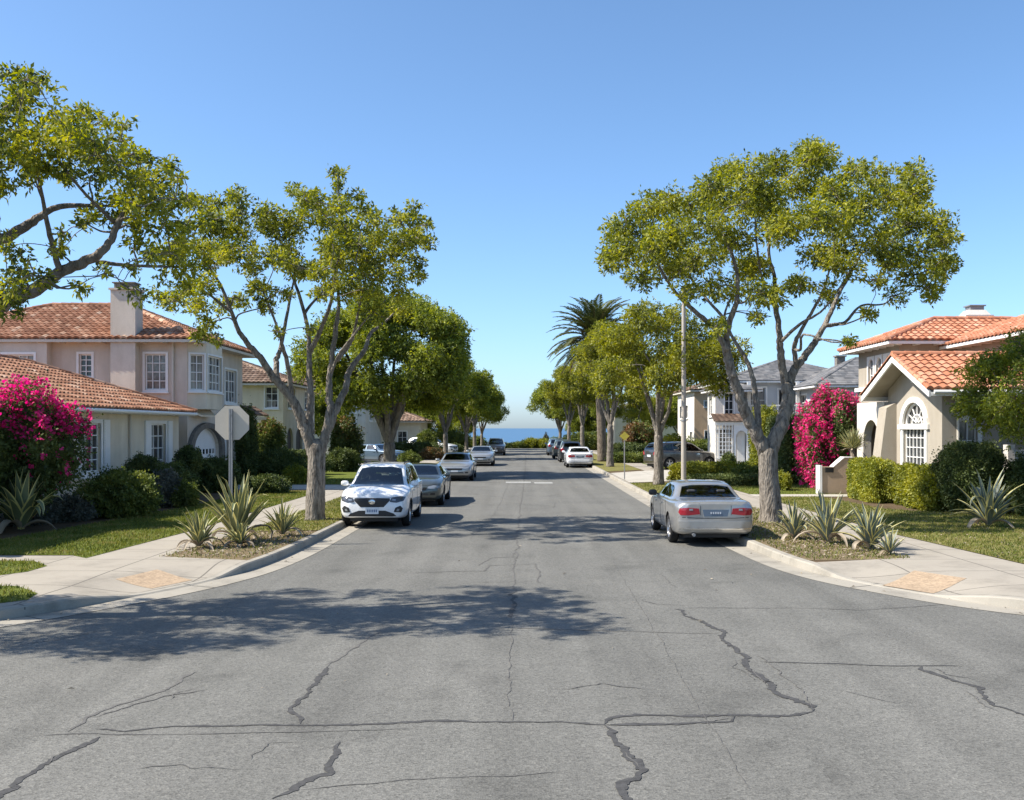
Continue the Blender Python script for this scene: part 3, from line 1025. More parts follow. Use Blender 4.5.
def agave(name, base, n, L, label, seed, width=0.09, blue=False, upright=0.5, dry=4, group=None, cat='agave', rz=0.0, droopk=0.5, edge=True):
    rng = np.random.RandomState(seed)
    root = empty(name, base, rz)
    A = Acc()
    K = 9
    for i in range(n):
        az = i * 2.39996 + rng.uniform(-0.3, 0.3)
        t = i / max(1, n - 1)
        el = R(88) - (R(88) - R(12)) * (1 - upright * 0.5) * t ** 0.9 + rng.uniform(-0.1, 0.1)
        l = L * rng.uniform(0.75, 1.08) * (1 - 0.18 * t)
        isdry = i >= n - dry
        h = np.array([math.cos(az), math.sin(az), 0])
        side = np.array([-math.sin(az), math.cos(az), 0])
        p = h * 0.04 + np.array([0, 0, 0.06])
        pts = []
        ang = el
        bend = rng.uniform(0.2, 1.0) * droopk * (0.4 + t) / K
        kink = rng.randint(4, 8) if rng.rand() < 0.16 * (0.3 + t) else 99
        for k in range(K + 1):
            s = k / K
            wk = width * (0.55 + 0.55 * math.sin(min(1, s * 2.2) * math.pi / 2)) * (1 - s ** 2.2) + 0.003
            dirv = h * math.cos(ang) + np.array([0, 0, math.sin(ang)])
            up = -h * math.sin(ang) + np.array([0, 0, math.cos(ang)])
            pts.append((p.copy(), wk, up))
            p = p + dirv * l / K
            p[2] = max(p[2], 0.03)
            ang -= bend * (1 + 1.5 * s)
            if k >= kink:
                ang -= 0.55
            if isdry:
                ang -= 0.22
        rows = []
        for p, wk, up in pts:
            rows.append([p + side * wk * x + up * (abs(x) ** 1.5) * wk * 0.55 for x in (-1, -0.72, 0, 0.72, 1)])
        vs = [q for r_ in rows for q in r_]
        b = A.add(vs, [])
        for k in range(K):
            for j in range(4):
                A.f.append((b + k * 5 + j, b + k * 5 + j + 1, b + (k + 1) * 5 + j + 1, b + (k + 1) * 5 + j))
                A.m.append(2 if isdry else (1 if (j in (0, 3) and edge) else 0))
                A.a.append(0.5)
    A.build('leaf_rosette', [M['agave_blue' if blue else 'agave'], M['agave_edge'], M['agave_dry']], root, smooth=True, off=(0, 0, 0))
    tag(root, label, cat, group)
    return root


# ---------------------------------------------------------------- cars
SEDAN = [  # x, zb, w, zm, ws, zsh, wg, zg, wr, zr, crown
    (-2.40, .40, .62, .60, .66, .78, .62, .88, .56, .93, .010),
    (-2.33, .30, .80, .58, .80, .83, .72, .94, .64, .975, .015),
    (-2.05, .25, .88, .58, .865, .87, .79, .97, .69, 1.00, .02),
    (-1.55, .22, .90, .60, .885, .90, .80, .975, .68, 1.01, .02),
    (-0.90, .20, .90, .60, .89, .92, .80, .98, .57, 1.295, .035),
    (-0.25, .20, .90, .60, .89, .91, .80, .97, .585, 1.335, .03),
    (0.35, .20, .90, .60, .89, .90, .80, .96, .565, 1.31, .035),
    (1.10, .20, .90, .60, .885, .88, .79, .93, .66, .97, .03),
    (1.70, .21, .885, .58, .86, .82, .76, .87, .66, .90, .03),
    (2.12, .24, .84, .55, .80, .74, .71, .79, .58, .82, .025),
    (2.31, .30, .74, .52, .70, .65, .60, .70, .48, .73, .015),
    (2.38, .38, .58, .50, .56, .58, .48, .62, .38, .65, .01)]
SUV = [
    (-2.22, .48, .62, .75, .66, .98, .60, 1.06, .50, 1.12, .01),
    (-2.14, .34, .80, .72, .82, 1.00, .74, 1.09, .60, 1.25, .01),
    (-1.88, .27, .89, .68, .89, 1.03, .80, 1.10, .58, 1.50, .02),
    (-1.50, .24, .91, .66, .90, 1.03, .81, 1.10, .60, 1.575, .03),
    (-0.50, .22, .91, .64, .90, 1.00, .81, 1.08, .615, 1.60, .035),
    (0.20, .22, .91, .64, .90, .98, .81, 1.06, .595, 1.565, .04),
    (1.15, .22, .91, .64, .89, .96, .79, 1.03, .68, 1.065, .035),
    (1.65, .24, .90, .62, .87, .90, .76, .965, .66, 1.00, .035),
    (2.05, .27, .85, .58, .81, .82, .72, .885, .60, .92, .03),
    (2.22, .29, .76, .55, .72, .72, .64, .80, .52, .84, .02),
    (2.29, .34, .62, .52, .58, .64, .52, .70, .42, .73, .01)]


def pchip(x, y, xq):
    """monotone cubic interpolation, y: (n,k)"""
    x = np.asarray(x, float); y = np.asarray(y, float)
    h = np.diff(x)[:, None]
    d = np.diff(y, axis=0) / h
    m = np.zeros_like(y)
    if len(x) > 2:
        a, b = d[:-1], d[1:]
        w1 = 2 * h[1:] + h[:-1]; w2 = h[1:] + 2 * h[:-1]
        with np.errstate(divide='ignore', invalid='ignore'):
            hm = (w1 + w2) / (w1 / a + w2 / b)
        m[1:-1] = np.where(a * b > 0, hm, 0.0)
    m[0] = d[0]; m[-1] = d[-1]
    m = np.nan_to_num(m)
    i = np.clip(np.searchsorted(x, xq) - 1, 0, len(x) - 2)
    t = ((xq - x[i]) / (x[i + 1] - x[i]))[:, None]
    hh = h[i]
    return ((1 + 2 * t) * (1 - t) ** 2) * y[i] + t * (1 - t) ** 2 * hh * m[i] + t * t * (3 - 2 * t) * y[i + 1] + t * t * (t - 1) * hh * m[i + 1]


def car_grid(st):
    secs = []
    for (x, zb, w, zm, ws, zsh, wg, zg, wr, zr, c) in st:
        secs.append([(x, 0, zb), (x, .80 * w, zb), (x, .955 * w, zb + .09), (x, w, zm), (x, ws, zsh), (x, wg, zg), (x, wr, zr), (x, .5 * wr, zr + .75 * c), (x, 0, zr + c)])
    S = np.array(secs)                                    # stations, 9, 3
    ns, npt = S.shape[:2]
    xs = np.array([s[0] for s in st])
    par = np.arange(ns, dtype=float)
    sq = np.concatenate([np.linspace(i, i + 1, 6, endpoint=False) for i in range(ns - 1)] + [[ns - 1]])
    A = pchip(par, S.reshape(ns, -1), sq).reshape(len(sq), npt, 3)
    tq = np.concatenate([np.linspace(i, i + 1, 4, endpoint=False) for i in range(npt - 1)] + [[npt - 1]])
    B = np.stack([pchip(np.arange(npt, dtype=float), A[k], tq) for k in range(len(sq))])
    return B                                              # (nx, nt, 3)


class Body:
    def __init__(s, st, wheels, wr, half):
        B = car_grid(st)
        nx, nt = B.shape[:2]
        full = np.concatenate([B, B[:, -2:0:-1] * np.array([1, -1, 1])], axis=1)
        n2 = full.shape[1]
        s.V = full.reshape(-1, 3)
        fs = []
        for i in range(nx - 1):
            for j in range(n2):
                k = (j + 1) % n2
                fs.append((i * n2 + j, (i + 1) * n2 + j, (i + 1) * n2 + k, i * n2 + k))
        fs.append(tuple(range(n2)))
        fs.append(tuple((nx - 1) * n2 + j for j in range(n2 - 1, -1, -1)))
        s.F = fs
        s.bvh = BVHTree.FromPolygons([Vector(p) for p in s.V], fs)
        s.wheels, s.wr, s.half = wheels, wr, half

    def mesh(s, paint):
        me = bpy.data.meshes.new('body')
        me.from_pydata([tuple(p) for p in s.V], [], s.F)
        me.materials.append(paint); me.materials.append(M['black'])
        bmm = bmesh.new(); bmm.from_mesh(me)
        bmesh.ops.recalc_face_normals(bmm, faces=bmm.faces)
        bmm.to_mesh(me); bmm.free()
        o = bpy.data.objects.new('body', me)
        COL.objects.link(o)
        cut = Acc()
        for x in s.wheels:
            for sg in (-1, 1):
                r = s.wr + .055
                prof = [(0.001, sg * .58), (r, sg * .58), (r, sg * 1.1), (0.001, sg * 1.1)]
                cut.lathe(prof, (x, 0, s.wr), 36, 'y')
        c = cut.build('cutter', [M['black'], M['black']], None, off=(0, 0, 0))
        c.data.polygons.foreach_set('material_index', [1] * len(c.data.polygons))
        bmm = bmesh.new(); bmm.from_mesh(c.data)
        bmesh.ops.remove_doubles(bmm, verts=bmm.verts, dist=.002)
        bmesh.ops.recalc_face_normals(bmm, faces=bmm.faces)
        bmm.to_mesh(c.data); bmm.free()
        cutters = [c]

        def solid(acc):
            q = acc.build('cutter', [M['black'], M['black']], None, off=(0, 0, 0))
            q.data.polygons.foreach_set('material_index', [1] * len(q.data.polygons))
            b_ = bmesh.new(); b_.from_mesh(q.data)
            bmesh.ops.remove_doubles(b_, verts=b_.verts, dist=.0005)
            bmesh.ops.recalc_face_normals(b_, faces=b_.faces)
            b_.to_mesh(q.data); b_.free()
            cutters.append(q)
        # hollow cabin
        cb = Acc()
        xs_ = [q_[0] for q_ in s.cabin]
        rings = []
        for (x, wb, zb_, wt, zt) in s.cabin:
            rings.append([(x, -wb, .42), (x, wb, .42), (x, wb, zb_), (x, wt, zt), (x, wt * .5, zt + .018), (x, -wt * .5, zt + .018), (x, -wt, zt), (x, -wb, zb_)])
        n_ = len(rings)
        cb.add([p for r_ in rings for p in r_], [tuple(range(8)), tuple((n_ - 1) * 8 + j for j in range(7, -1, -1))] + [(i * 8 + j, (i + 1) * 8 + j, (i + 1) * 8 + (j + 1) % 8, i * 8 + (j + 1) % 8) for i in range(n_ - 1) for j in range(8)])
        solid(cb)
        # window openings
        for poly, axis in s.openings:
            P_ = np.array(poly, float)
            cen = P_.mean(axis=0)
            P_ = cen + (P_ - cen) * np.maximum(.9, 1 - .018 / (np.abs(P_ - cen).max(axis=0) + 1e-6))
            pr = Acc()
            if axis == 'front':
                pr.prism([(.0, p[0], p[1]) for p in P_], (2.0, 0, 0))
            elif axis == 'rear':
                pr.prism([(-2.6, p[0], p[1]) for p in P_], (2.0, 0, 0))
            else:
                sgn = 1 if axis == 'left' else -1
                pr.prism([(p[0], sgn * .42, p[1]) for p in P_], (0, sgn * .8, 0))
            solid(pr)
        for q in cutters:
            md = o.modifiers.new('cut', 'BOOLEAN')
            md.operation = 'DIFFERENCE'; md.object = q; md.solver = 'EXACT'
        dg = bpy.context.evaluated_depsgraph_get()
        new = bpy.data.meshes.new_from_object(o.evaluated_get(dg))
        o.modifiers.clear()
        o.data = new
        for q in cutters:
            bpy.data.objects.remove(q)
        new.polygons.foreach_set('use_smooth', [True] * len(new.polygons))
        new.set_sharp_from_angle(angle=R(38))
        new.update()
        return o

    def proj(s, name, poly, axis, mat, parent, off=.005, thick=.012, fine=.10):
        """panel cut to a 2D outline and laid on the body: axis front/rear poly=(y,z), left/right poly=(x,z), top poly=(x,y)"""
        bm = bmesh.new()
        vs = [bm.verts.new((p[0], p[1], 0)) for p in poly]
        bm.faces.new(vs)
        bm.normal_update()
        bmesh.ops.triangulate(bm, faces=bm.faces, ngon_method='EAR_CLIP')
        for _ in range(5):
            es = [e for e in bm.edges if e.calc_length() > fine]
            if not es:
                break
            bmesh.ops.subdivide_edges(bm, edges=es, cuts=1)
            bm.normal_update()
            bmesh.ops.triangulate(bm, faces=bm.faces)
        bm.verts.index_update()
        hits, nor = {}, {}
        for v in bm.verts:
            a, b = v.co.x, v.co.y
            o, d = {'front': ((6, a, b), (-1, 0, 0)), 'rear': ((-6, a, b), (1, 0, 0)), 'left': ((a, 4, b), (0, -1, 0)),
                    'right': ((a, -4, b), (0, 1, 0)), 'top': ((a, b, 5), (0, 0, -1))}[axis]
            loc, n, _, _ = s.bvh.ray_cast(Vector(o), Vector(d))
            if loc is None:
                continue
            if n.dot(Vector(d)) > 0:
                n = -n
            hits[v.index] = loc; nor[v.index] = n
        A = Acc()
        idx = {}
        outer = []
        for i in hits:
            idx[i] = len(A.v)
            A.v.append(tuple(hits[i] + nor[i] * off))
        for f in bm.faces:
            ii = [v.index for v in f.verts]
            if all(i in idx for i in ii):
                A.f.append(tuple(idx[i] for i in ii)); A.m.append(0); A.a.append(.5)
        inner = {}
        for e in bm.edges:
            if len(e.link_faces) == 1 and all(v.index in idx for v in e.verts):
                q = []
                for v in e.verts:
                    if v.index not in inner:
                        inner[v.index] = len(A.v)
                        A.v.append(tuple(hits[v.index] + nor[v.index] * (off - thick)))
                    q.append(inner[v.index])
                i, j = (v.index for v in e.verts)
                A.f.append((idx[i], idx[j], q[1], q[0])); A.m.append(0); A.a.append(.5)
        bm.free()
        o = A.build(name, mat, parent, smooth=True, off=(0, 0, 0), sharp=40)
        bmx = bmesh.new(); bmx.from_mesh(o.data)
        bmesh.ops.recalc_face_normals(bmx, faces=bmx.faces)
        bmx.to_mesh(o.data); bmx.free()
        return o

    def line(s, name, pts, axis, parent, w=.012, mat=None, off=.004):
        """thin shut line along a 2D polyline"""
        polys = []
        A = None
        P = [np.array(p, float) for p in pts]
        d = np.gradient(np.array(P), axis=0)
        nn = np.stack([-d[:, 1], d[:, 0]], axis=1)
        nn /= np.linalg.norm(nn, axis=1)[:, None] + 1e-9
        poly = [tuple(p + n * w / 2) for p, n in zip(P, nn)] + [tuple(p - n * w / 2) for p, n in zip(P[::-1], nn[::-1])]
        return s.proj(name, poly, axis, mat or M['black'], parent, off, .01, .12)


def wheel(root, x, y, r, spokes=5, out=1):
    A = Acc()
    w = .105
    prof = [(r * .66, -w * .9), (r * .86, -w), (r * .97, -w * .8), (r, -w * .45), (r, w * .45), (r * .97, w * .8), (r * .86, w), (r * .66, w * .9), (r * .64, 0), (r * .66, -w * .9)]
    A.lathe(prof, (x, y, r), 28, 'y')
    t = A.build('wheel_tyre', M['rubber'], root, smooth=True, off=(0, 0, 0), sharp=50)
    B = Acc()
    so = out
    B.lathe([(r * .675, so * w * .88), (r * .64, so * w * .86), (r * .60, so * w * .55), (r * .60, -so * w * .8), (.001, -so * w * .8)], (x, y, r), 28, 'y')
    for k in range(spokes):
        a = 2 * math.pi * k / spokes + .3
        c, s_ = math.cos(a), math.sin(a)
        P = lambda rad, tan, h: (x + c * rad - s_ * tan, y + so * h, r + s_ * rad + c * tan)
        B.hexa([P(.03, -.045, w * .4), P(r * .63, -.028, w * .5), P(r * .63, .028, w * .5), P(.03, .045, w * .4), P(.03, -.04, w * .72), P(r * .63, -.024, w * .8), P(r * .63, .024, w * .8), P(.03, .04, w * .72)])
    B.lathe([(.075, so * w * .5), (.07, so * w * .78), (.001, so * w * .8)], (x, y, r), 16, 'y')
    o = B.build('rim', M['rim'], t, smooth=True, off=(0, 0, 0), sharp=30)
    C = Acc()
    C.lathe([(r * .60, -so * w * .2), (.001, -so * w * .2)], (x, y, r), 20, 'y')
    C.build('brake_disc', M['black'], t, off=(0, 0, 0))


def mirror(root, x, y, z, sg, mat):
    A = Acc()
    bm = bmesh.new()
    bmesh.ops.create_icosphere(bm, subdivisions=3, radius=1)
    vs = []
    for v in bm.verts:
        p = np.array(v.co)
        p = np.sign(p) * np.abs(p) ** .7
        vs.append((x + p[0] * .07 * (1 if p[0] > 0 else .5), y + sg * .09 + p[1] * .105, z + p[2] * .072))
    A.add(vs, [[w.index for w in f.verts] for f in bm.faces])
    bm.free()
    A.hexa([(x - .03, y - sg * .06, z - .06), (x + .03, y - sg * .06, z - .06), (x + .03, y + sg * .04, z - .03), (x - .03, y + sg * .04, z - .03),
            (x - .03, y - sg * .06, z - .02), (x + .03, y - sg * .06, z - .02), (x + .03, y + sg * .04, z + .0), (x - .03, y + sg * .04, z + .0)])
    A.build('side_mirror', mat, root, smooth=True, off=(0, 0, 0), sharp=50)


BODIES = {}


def make_car(kind, paint, label, cat='car', name='parked_car', face=None, mirrors=None, dark_trim=False):
    st, wh, wr, half = (SEDAN, (-1.40, 1.36), .325, 2.38) if kind in ('sedan', 'silver') else (SUV, (-1.33, 1.38), .35, 2.28)
    if kind not in BODIES:
        BODIES[kind] = Body(st, wh, wr, half)
    b = BODIES[kind]
    root = empty(name)
    suv = kind == 'suv'
    g = M['carglass']
    if not suv:
        wsp = [(-.66, 1.005), (.66, 1.005), (.53, 1.265), (.3, 1.295), (-.3, 1.295), (-.53, 1.265)]
        rwp = [(-.64, 1.03), (.64, 1.03), (.53, 1.245), (.3, 1.28), (-.3, 1.28), (-.53, 1.245)]
        b.cabin = [(-1.50, .66, .93, .60, .95), (-.95, .72, .95, .53, 1.215), (-.25, .72, .95, .545, 1.265), (.33, .72, .94, .53, 1.245), (1.02, .66, .90, .60, .925)]
    else:
        wsp = [(-.68, 1.085), (.68, 1.085), (.545, 1.49), (.3, 1.53), (-.3, 1.53), (-.545, 1.49)]
        rwp = [(-.56, 1.16), (.56, 1.16), (.50, 1.46), (.3, 1.485), (-.3, 1.485), (-.50, 1.46)]
        b.cabin = [(-1.98, .66, 1.02, .52, 1.10), (-1.72, .72, 1.05, .53, 1.43), (-.5, .73, 1.05, .57, 1.525), (.20, .73, 1.03, .555, 1.49), (1.06, .68, .98, .62, 1.01)]
    if not suv:
        fw = [(.84, .985), (.44, 1.225), (.30, 1.262), (-.17, 1.272), (-.17, .995)]
        bw = [(-.22, .995), (-.22, 1.272), (-.72, 1.25), (-.90, 1.205), (-1.16, 1.02), (-.95, 1.0)]
        doors = [[(.98, .93), (1.0, .6), (.86, .33)], [(-.195, .985), (-.195, .34)], [(-.98, .96), (-1.04, .72), (-1.02, .55)]]
        hz = [(.62, .82), (-.38, .83)]
    else:
        fw = [(.90, 1.08), (.40, 1.44), (.24, 1.485), (-.20, 1.51), (-.20, 1.105)]
        bw = [(-.25, 1.105), (-.25, 1.51), (-1.00, 1.505), (-1.00, 1.125)]
        doors = [[(1.0, 1.0), (1.02, .66), (.88, .36)], [(-.225, 1.09), (-.225, .36)], [(-1.03, 1.1), (-1.06, .78), (-1.0, .62)]]
        hz = [(.62, .90), (-.42, .92)]
    qw = [(-1.05, 1.13), (-1.05, 1.50), (-1.45, 1.475), (-1.72, 1.26), (-1.70, 1.16)]
    b.openings = [(wsp, 'front'), (rwp, 'rear')] + [(w_, sd_) for sd_ in ('left', 'right') for w_ in ([fw, bw, qw] if suv else [fw, bw])]
    o = b.mesh(paint)
    o.parent = root
    b.proj('windshield', wsp, 'front', g, root)
    b.proj('rear_window', rwp, 'rear', g, root)
    # seats, dashboard, steering wheel
    zs = .62 if not suv else .70
    for (sx, sy, wd) in ((.02, .36, .24), (.02, -.36, .24), (-.86, .34, .27), (-.86, -.34, .27)):
        A = Acc()
        A.hexa([(sx - .18, sy - wd, zs - .12), (sx + .30, sy - wd, zs - .08), (sx + .30, sy + wd, zs - .08), (sx - .18, sy + wd, zs - .12), (sx - .18, sy - wd, zs + .04), (sx + .30, sy - wd, zs + .08), (sx + .30, sy + wd, zs + .08), (sx - .18, sy + wd, zs + .04)])
        tp = .40
        A.hexa([(sx - .24, sy - wd, zs), (sx - .10, sy - wd, zs), (sx - .10, sy + wd, zs), (sx - .24, sy + wd, zs), (sx - .40, sy - wd * .8, zs + tp), (sx - .29, sy - wd * .8, zs + tp), (sx - .29, sy + wd * .8, zs + tp), (sx - .40, sy + wd * .8, zs + tp)])
        A.hexa([(sx - .41, sy - .12, zs + tp + .02), (sx - .31, sy - .12, zs + tp + .02), (sx - .31, sy + .12, zs + tp + .02), (sx - .41, sy + .12, zs + tp + .02), (sx - .43, sy - .10, zs + tp + .17), (sx - .35, sy - .10, zs + tp + .17), (sx - .35, sy + .10, zs + tp + .17), (sx - .43, sy + .10, zs + tp + .17)])
        so_ = A.build('seat', M['seat'], root, off=(0, 0, 0))
        bv = so_.modifiers.new('soft', 'BEVEL'); bv.width = .035; bv.segments = 2
    A = Acc()
    A.hexa([(.62, -.66, zs), (1.0, -.64, zs), (1.0, .64, zs), (.62, .66, zs), (.72, -.66, zs + .28), (1.0, -.62, zs + .25), (1.0, .62, zs + .25), (.72, .66, zs + .28)])
    A.build('dashboard', M['seat'], root, off=(0, 0, 0))
    A = Acc()
    A.tube([(.56 + .05 * math.sin(q_), .36 + .18 * math.cos(q_), zs + .22 + .17 * math.sin(q_)) for q_ in np.linspace(0, 2 * math.pi, 17)], .016, 6, cap=False)
    A.build('steering_wheel', M['black'], root, off=(0, 0, 0), smooth=True)
    for side in ('left', 'right'):
        b.proj('side_window', fw, side, g, root)
        b.proj('side_window', bw, side, g, root)
        if suv:
            b.proj('side_window', qw, side, g, root)
        for i, d in enumerate(doors):
            b.line('door_seam', d, side, root)
        b.line('sill_trim', [(1.0, .285), (-1.0, .285)], side, root, .05)
        for hx, hzz in hz:
            b.proj('door_handle', [(hx - .1, hzz - .014), (hx + .08, hzz - .014), (hx + .08, hzz + .016), (hx - .1, hzz + .016)], side, paint if not suv else M['chrome'], root, .03, .03)
    mm = mirrors or paint
    mz = 1.0 if not suv else 1.10
    for sg in (-1, 1):
        mirror(root, .76 if not suv else .82, sg * .86, mz, sg, mm)
    for x in wh:
        for sg in (-1, 1):
            wheel(root, x, sg * .785, wr, 5 if suv else 7, sg)
    # front
    for sg in (-1, 1):
        S = lambda pts: [(sg * p[0], p[1]) for p in pts]
        if suv:
            b.proj('headlight', S([(.455, .70), (.62, .675), (.79, .715), (.835, .815), (.72, .835), (.49, .79)]), 'front', M['lamp_dark'], root, .008, fine=.05)
            b.proj('headlight_lens', S([(.50, .735), (.60, .725), (.61, .765), (.53, .765)]), 'front', M['lamp_clear'], root, .014, fine=.04)
            b.proj('fog_light', S([(.56, .44), (.74, .43), (.78, .53), (.72, .60), (.60, .55)]), 'front', M['black'], root, .008, fine=.05)
            b.proj('fog_lens', S([(.62, .465), (.68, .46), (.70, .51), (.65, .525)]), 'front', M['lamp_clear'], root, .014, fine=.04)
            b.proj('taillight', S([(.52, .86), (.78, .84), (.83, 1.05), (.70, 1.09), (.55, 1.0)]), 'rear', M['lamp_red'], root, .01, fine=.05)
        else:
            b.proj('headlight', S([(.40, .615), (.62, .60), (.76, .63), (.77, .69), (.60, .71), (.44, .675)]), 'front', M['lamp_clear'], root, .008, fine=.05)
            b.proj('fog_light', S([(.50, .40), (.66, .40), (.66, .46), (.52, .47)]), 'front', M['black'], root, .008, fine=.05)
            b.proj('taillight', S([(.345, .72), (.60, .695), (.765, .70), (.80, .76), (.775, .845), (.60, .86), (.37, .845)]), 'rear', M['lamp_red'], root, .012, fine=.05)
            b.proj('reverse_light', S([(.50, .80), (.58, .80), (.58, .84), (.50, .84)]), 'rear', M['lamp_clear'], root, .017, fine=.05)
    if suv:
        gr = b.proj('grille', [(-.30, .565), (.30, .565), (.47, .745), (.45, .785), (-.45, .785), (-.47, .745)], 'front', M['black'], root, .006, fine=.06)
        b.proj('lower_intake', [(-.62, .335), (.62, .335), (.56, .40), (.34, .475), (-.34, .475), (-.56, .40)], 'front', M['black'], root, .007, fine=.06)
        b.line('hood_seam', [(-.72, .835), (-.45, .80), (0, .79), (.45, .80), (.72, .835)], 'front', root, .010)
        bd = Acc()
        x0 = b.bvh.ray_cast(Vector((6, 0, .70)), Vector((-1, 0, 0)))[0].x
        ring = [(.001, .0), (.075, .0), (.075, .018), (.052, .026), (.001, .022)]
        vs = Acc(); vs.lathe([(r_, h_) for r_, h_ in ring], (0, 0, 0), 20, 'z')
        vs.v = [(x0 + p[2] + .004, p[0] * 1.1, .70 + p[1] * .85) for p in vs.v]
        vs.build('badge', M['chrome'], root, off=(0, 0, 0), smooth=True, sharp=30)
        pl, zc = M['plate_white'], .475
        bx = b.bvh.ray_cast(Vector((6, 0, zc)), Vector((-1, 0, 0)))[0].x + .012
        P = Acc(); P.box(bx - .03, bx + .008, -.17, .17, zc - .085, zc + .085)
        po = P.build('license_plate', pl, root, off=(0, 0, 0))
        Q = Acc()
        for k in range(6):
            y = -.115 + k * .046
            Q.box(bx + .008, bx + .0105, y - .014, y + .014, zc - .04, zc + .03)
        Q.build('plate_characters', M['plate_ink'], po, off=(0, 0, 0))
        b.proj('rear_bumper', [(-.78, .36), (.78, .36), (.80, .60), (-.80, .60)], 'rear', M['black'] if dark_trim else paint, root, .02, .03)
        b.proj('rear_plate', [(-.20, .74), (.20, .74), (.20, .86), (-.20, .86)], 'rear', M['plate_white'], root, .012)
        # roof rails
        for sg in (-1, 1):
            A = Acc()
            A.tube([(.05, sg * .56, 1.575), (-.05, sg * .565, 1.625), (-.7, sg * .575, 1.65), (-1.35, sg * .57, 1.62), (-1.45, sg * .565, 1.58)], .014, 6)
            A.build('roof_rail', M['black'], root, smooth=True, off=(0, 0, 0))
    else:
        b.proj('grille', [(-.36, .55), (.36, .55), (.40, .64), (-.40, .64)], 'front', M['black'], root, .006, fine=.06)
        b.proj('lower_intake', [(-.46, .395), (.46, .395), (.42, .45), (-.42, .45)], 'front', M['black'], root, .007, fine=.06)
        b.line('hood_seam', [(-.70, .745), (-.4, .715), (0, .71), (.4, .715), (.70, .745)], 'front', root, .010)
        b.proj('front_plate', [(-.17, .455), (.17, .455), (.17, .54), (-.17, .54)], 'front', M['plate_white'], root, .014)
        # tail: trunk lid edge, recessed plate panel, bumper
        b.line('trunk_seam', [(-.80, .655), (-.42, .635), (0, .63), (.42, .635), (.80, .655)], 'rear', root, .014)
        b.line('trunk_seam', [(-.335, .70), (-.335, .90), (-.36, .955)], 'rear', root, .010)
        b.line('trunk_seam', [(.335, .70), (.335, .90), (.36, .955)], 'rear', root, .010)
        po = b.proj('license_plate', [(-.255, .67), (.255, .67), (.29, .82), (-.29, .82)], 'rear', M['plate_blue'], root, .008)
        rx = b.bvh.ray_cast(Vector((-6, 0, .745)), Vector((1, 0, 0)))[0].x - .0085
        Q = Acc()
        for k in range(5):
            y = -.10 + k * .05
            Q.box(rx - .006, rx + .01, y - .014, y + .014, .725, .768)
        Q.build('plate_characters', M['plate_ink_pale'], po, off=(0, 0, 0))
        b.proj('rear_bumper', [(-.76, .35), (.76, .35), (.79, .46), (.79, .57), (-.79, .57), (-.79, .46)], 'rear', paint, root, .03, .04, .07)
        b.line('bumper_strip', [(-.77, .41), (0, .40), (.77, .41)], 'rear', root, .02, M['chrome'] if kind == 'silver' else M['black'], .036)
        A = Acc(); A.tube([(-2.25, .48, .28), (-2.44, .48, .27)], .035, 10)
        A.build('exhaust', M['metal'], root, smooth=True, off=(0, 0, 0), sharp=40)
    U = Acc()
    U.box(-2.0, 1.95, -.62, .62, .17, .30)
    U.build('underbody', M['black'], root, off=(0, 0, 0))
    tag(root, label, cat)
    return root


def recolour(root, old, new):
    for o in [root, *root.children_recursive]:
        if o.type == 'MESH':
            for s_ in o.material_slots:
                if s_.material == old:
                    s_.link = 'OBJECT'
                    s_.material = new


def put(o, x, y, head, z=0.0):
    """head: compass of the nose in degrees from +X"""
    o.location = (x, y, z)
    o.rotation_euler = (0, 0, R(head))
    return o


kerb_group = 'cars parked along the street'
white_suv = put(make_car('suv', M['paint_white'], 'white crossover parked at left kerb facing us, black grille and white number plate', 'car'), -3.78, 28.0, -90)
white_suv['group'] = kerb_group
silver = put(make_car('silver', M['paint_silver'], 'silver sedan parked at right kerb with red taillights toward us', 'car', mirrors=M['black']), 4.29, 24.2, 90)
silver['group'] = kerb_group
base_sedan = make_car('sedan', M['paint_grey'], 'dark grey green sedan parked right behind the white crossover', 'car')
put(base_sedan, -3.42, 35.2, -90)
base_sedan['group'] = kerb_group
for lab, x, y, h, col in (
        ('silver sedan facing us on left, second from the dark grey green sedan', -3.14, 51.0, -90, 'paint_pale'),
        ('blue grey sedan standing sideways in the driveway behind the dense dark tree', -9.9, 69.0, -32, 'paint_blue'),
        ('white sedan far down the right kerb, nearest of the cars there, seen from behind', 3.98, 67.3, 90, 'paint_white')):
    c = copy_tree(base_sedan)
    recolour(c, M['paint_grey'], M[col])
    put(c, x, y, h)
    c['label'] = lab
    c['group'] = kerb_group
    if h == -32:
        c.location.z = .16
        c['group'] = 'cars standing in driveways'
c = copy_tree(base_sedan); recolour(c, M['paint_grey'], M['paint_pale']); put(c, -2.62, 70.3, -90)
c['label'] = 'pale silver sedan facing us at left kerb, just before the last dark car'; c['group'] = kerb_group
for lab, x, y, h, col, z in (
        ('dark car parked farthest away at left kerb near the sea view', -2.2, 96.0, -90, 'paint_dark', 0),
        ('black sport utility car parked just beyond the white sedan on the right', 3.95, 77.5, 90, 'paint_dark', 0),
        ('grey sport utility car at right kerb between the black one and the blue one', 3.75, 85.5, 90, 'paint_grey', 0),
        ('dusky blue sport utility car parked farthest away at the right kerb', 3.55, 96.0, 90, 'paint_blue', 0),
        ('dark bronze sport utility car standing sideways in the right driveway beyond the grey pole', 9.75, 60.0, 22, 'paint_bronze', .16),
        ('white sport utility car on the left lawn drive beyond the dense dark tree', -7.9, 91.0, -20, 'paint_white', .16)):
    c = copy_tree(white_suv)
    recolour(c, M['paint_white'], M[col])
    put(c, x, y, h, z)
    c['label'] = lab
    c['group'] = kerb_group if z == 0 else 'cars standing in driveways'


# ---------------------------------------------------------------- ground, street, kerbs
def struct(o, kind='structure'):
    o['kind'] = kind
    return o


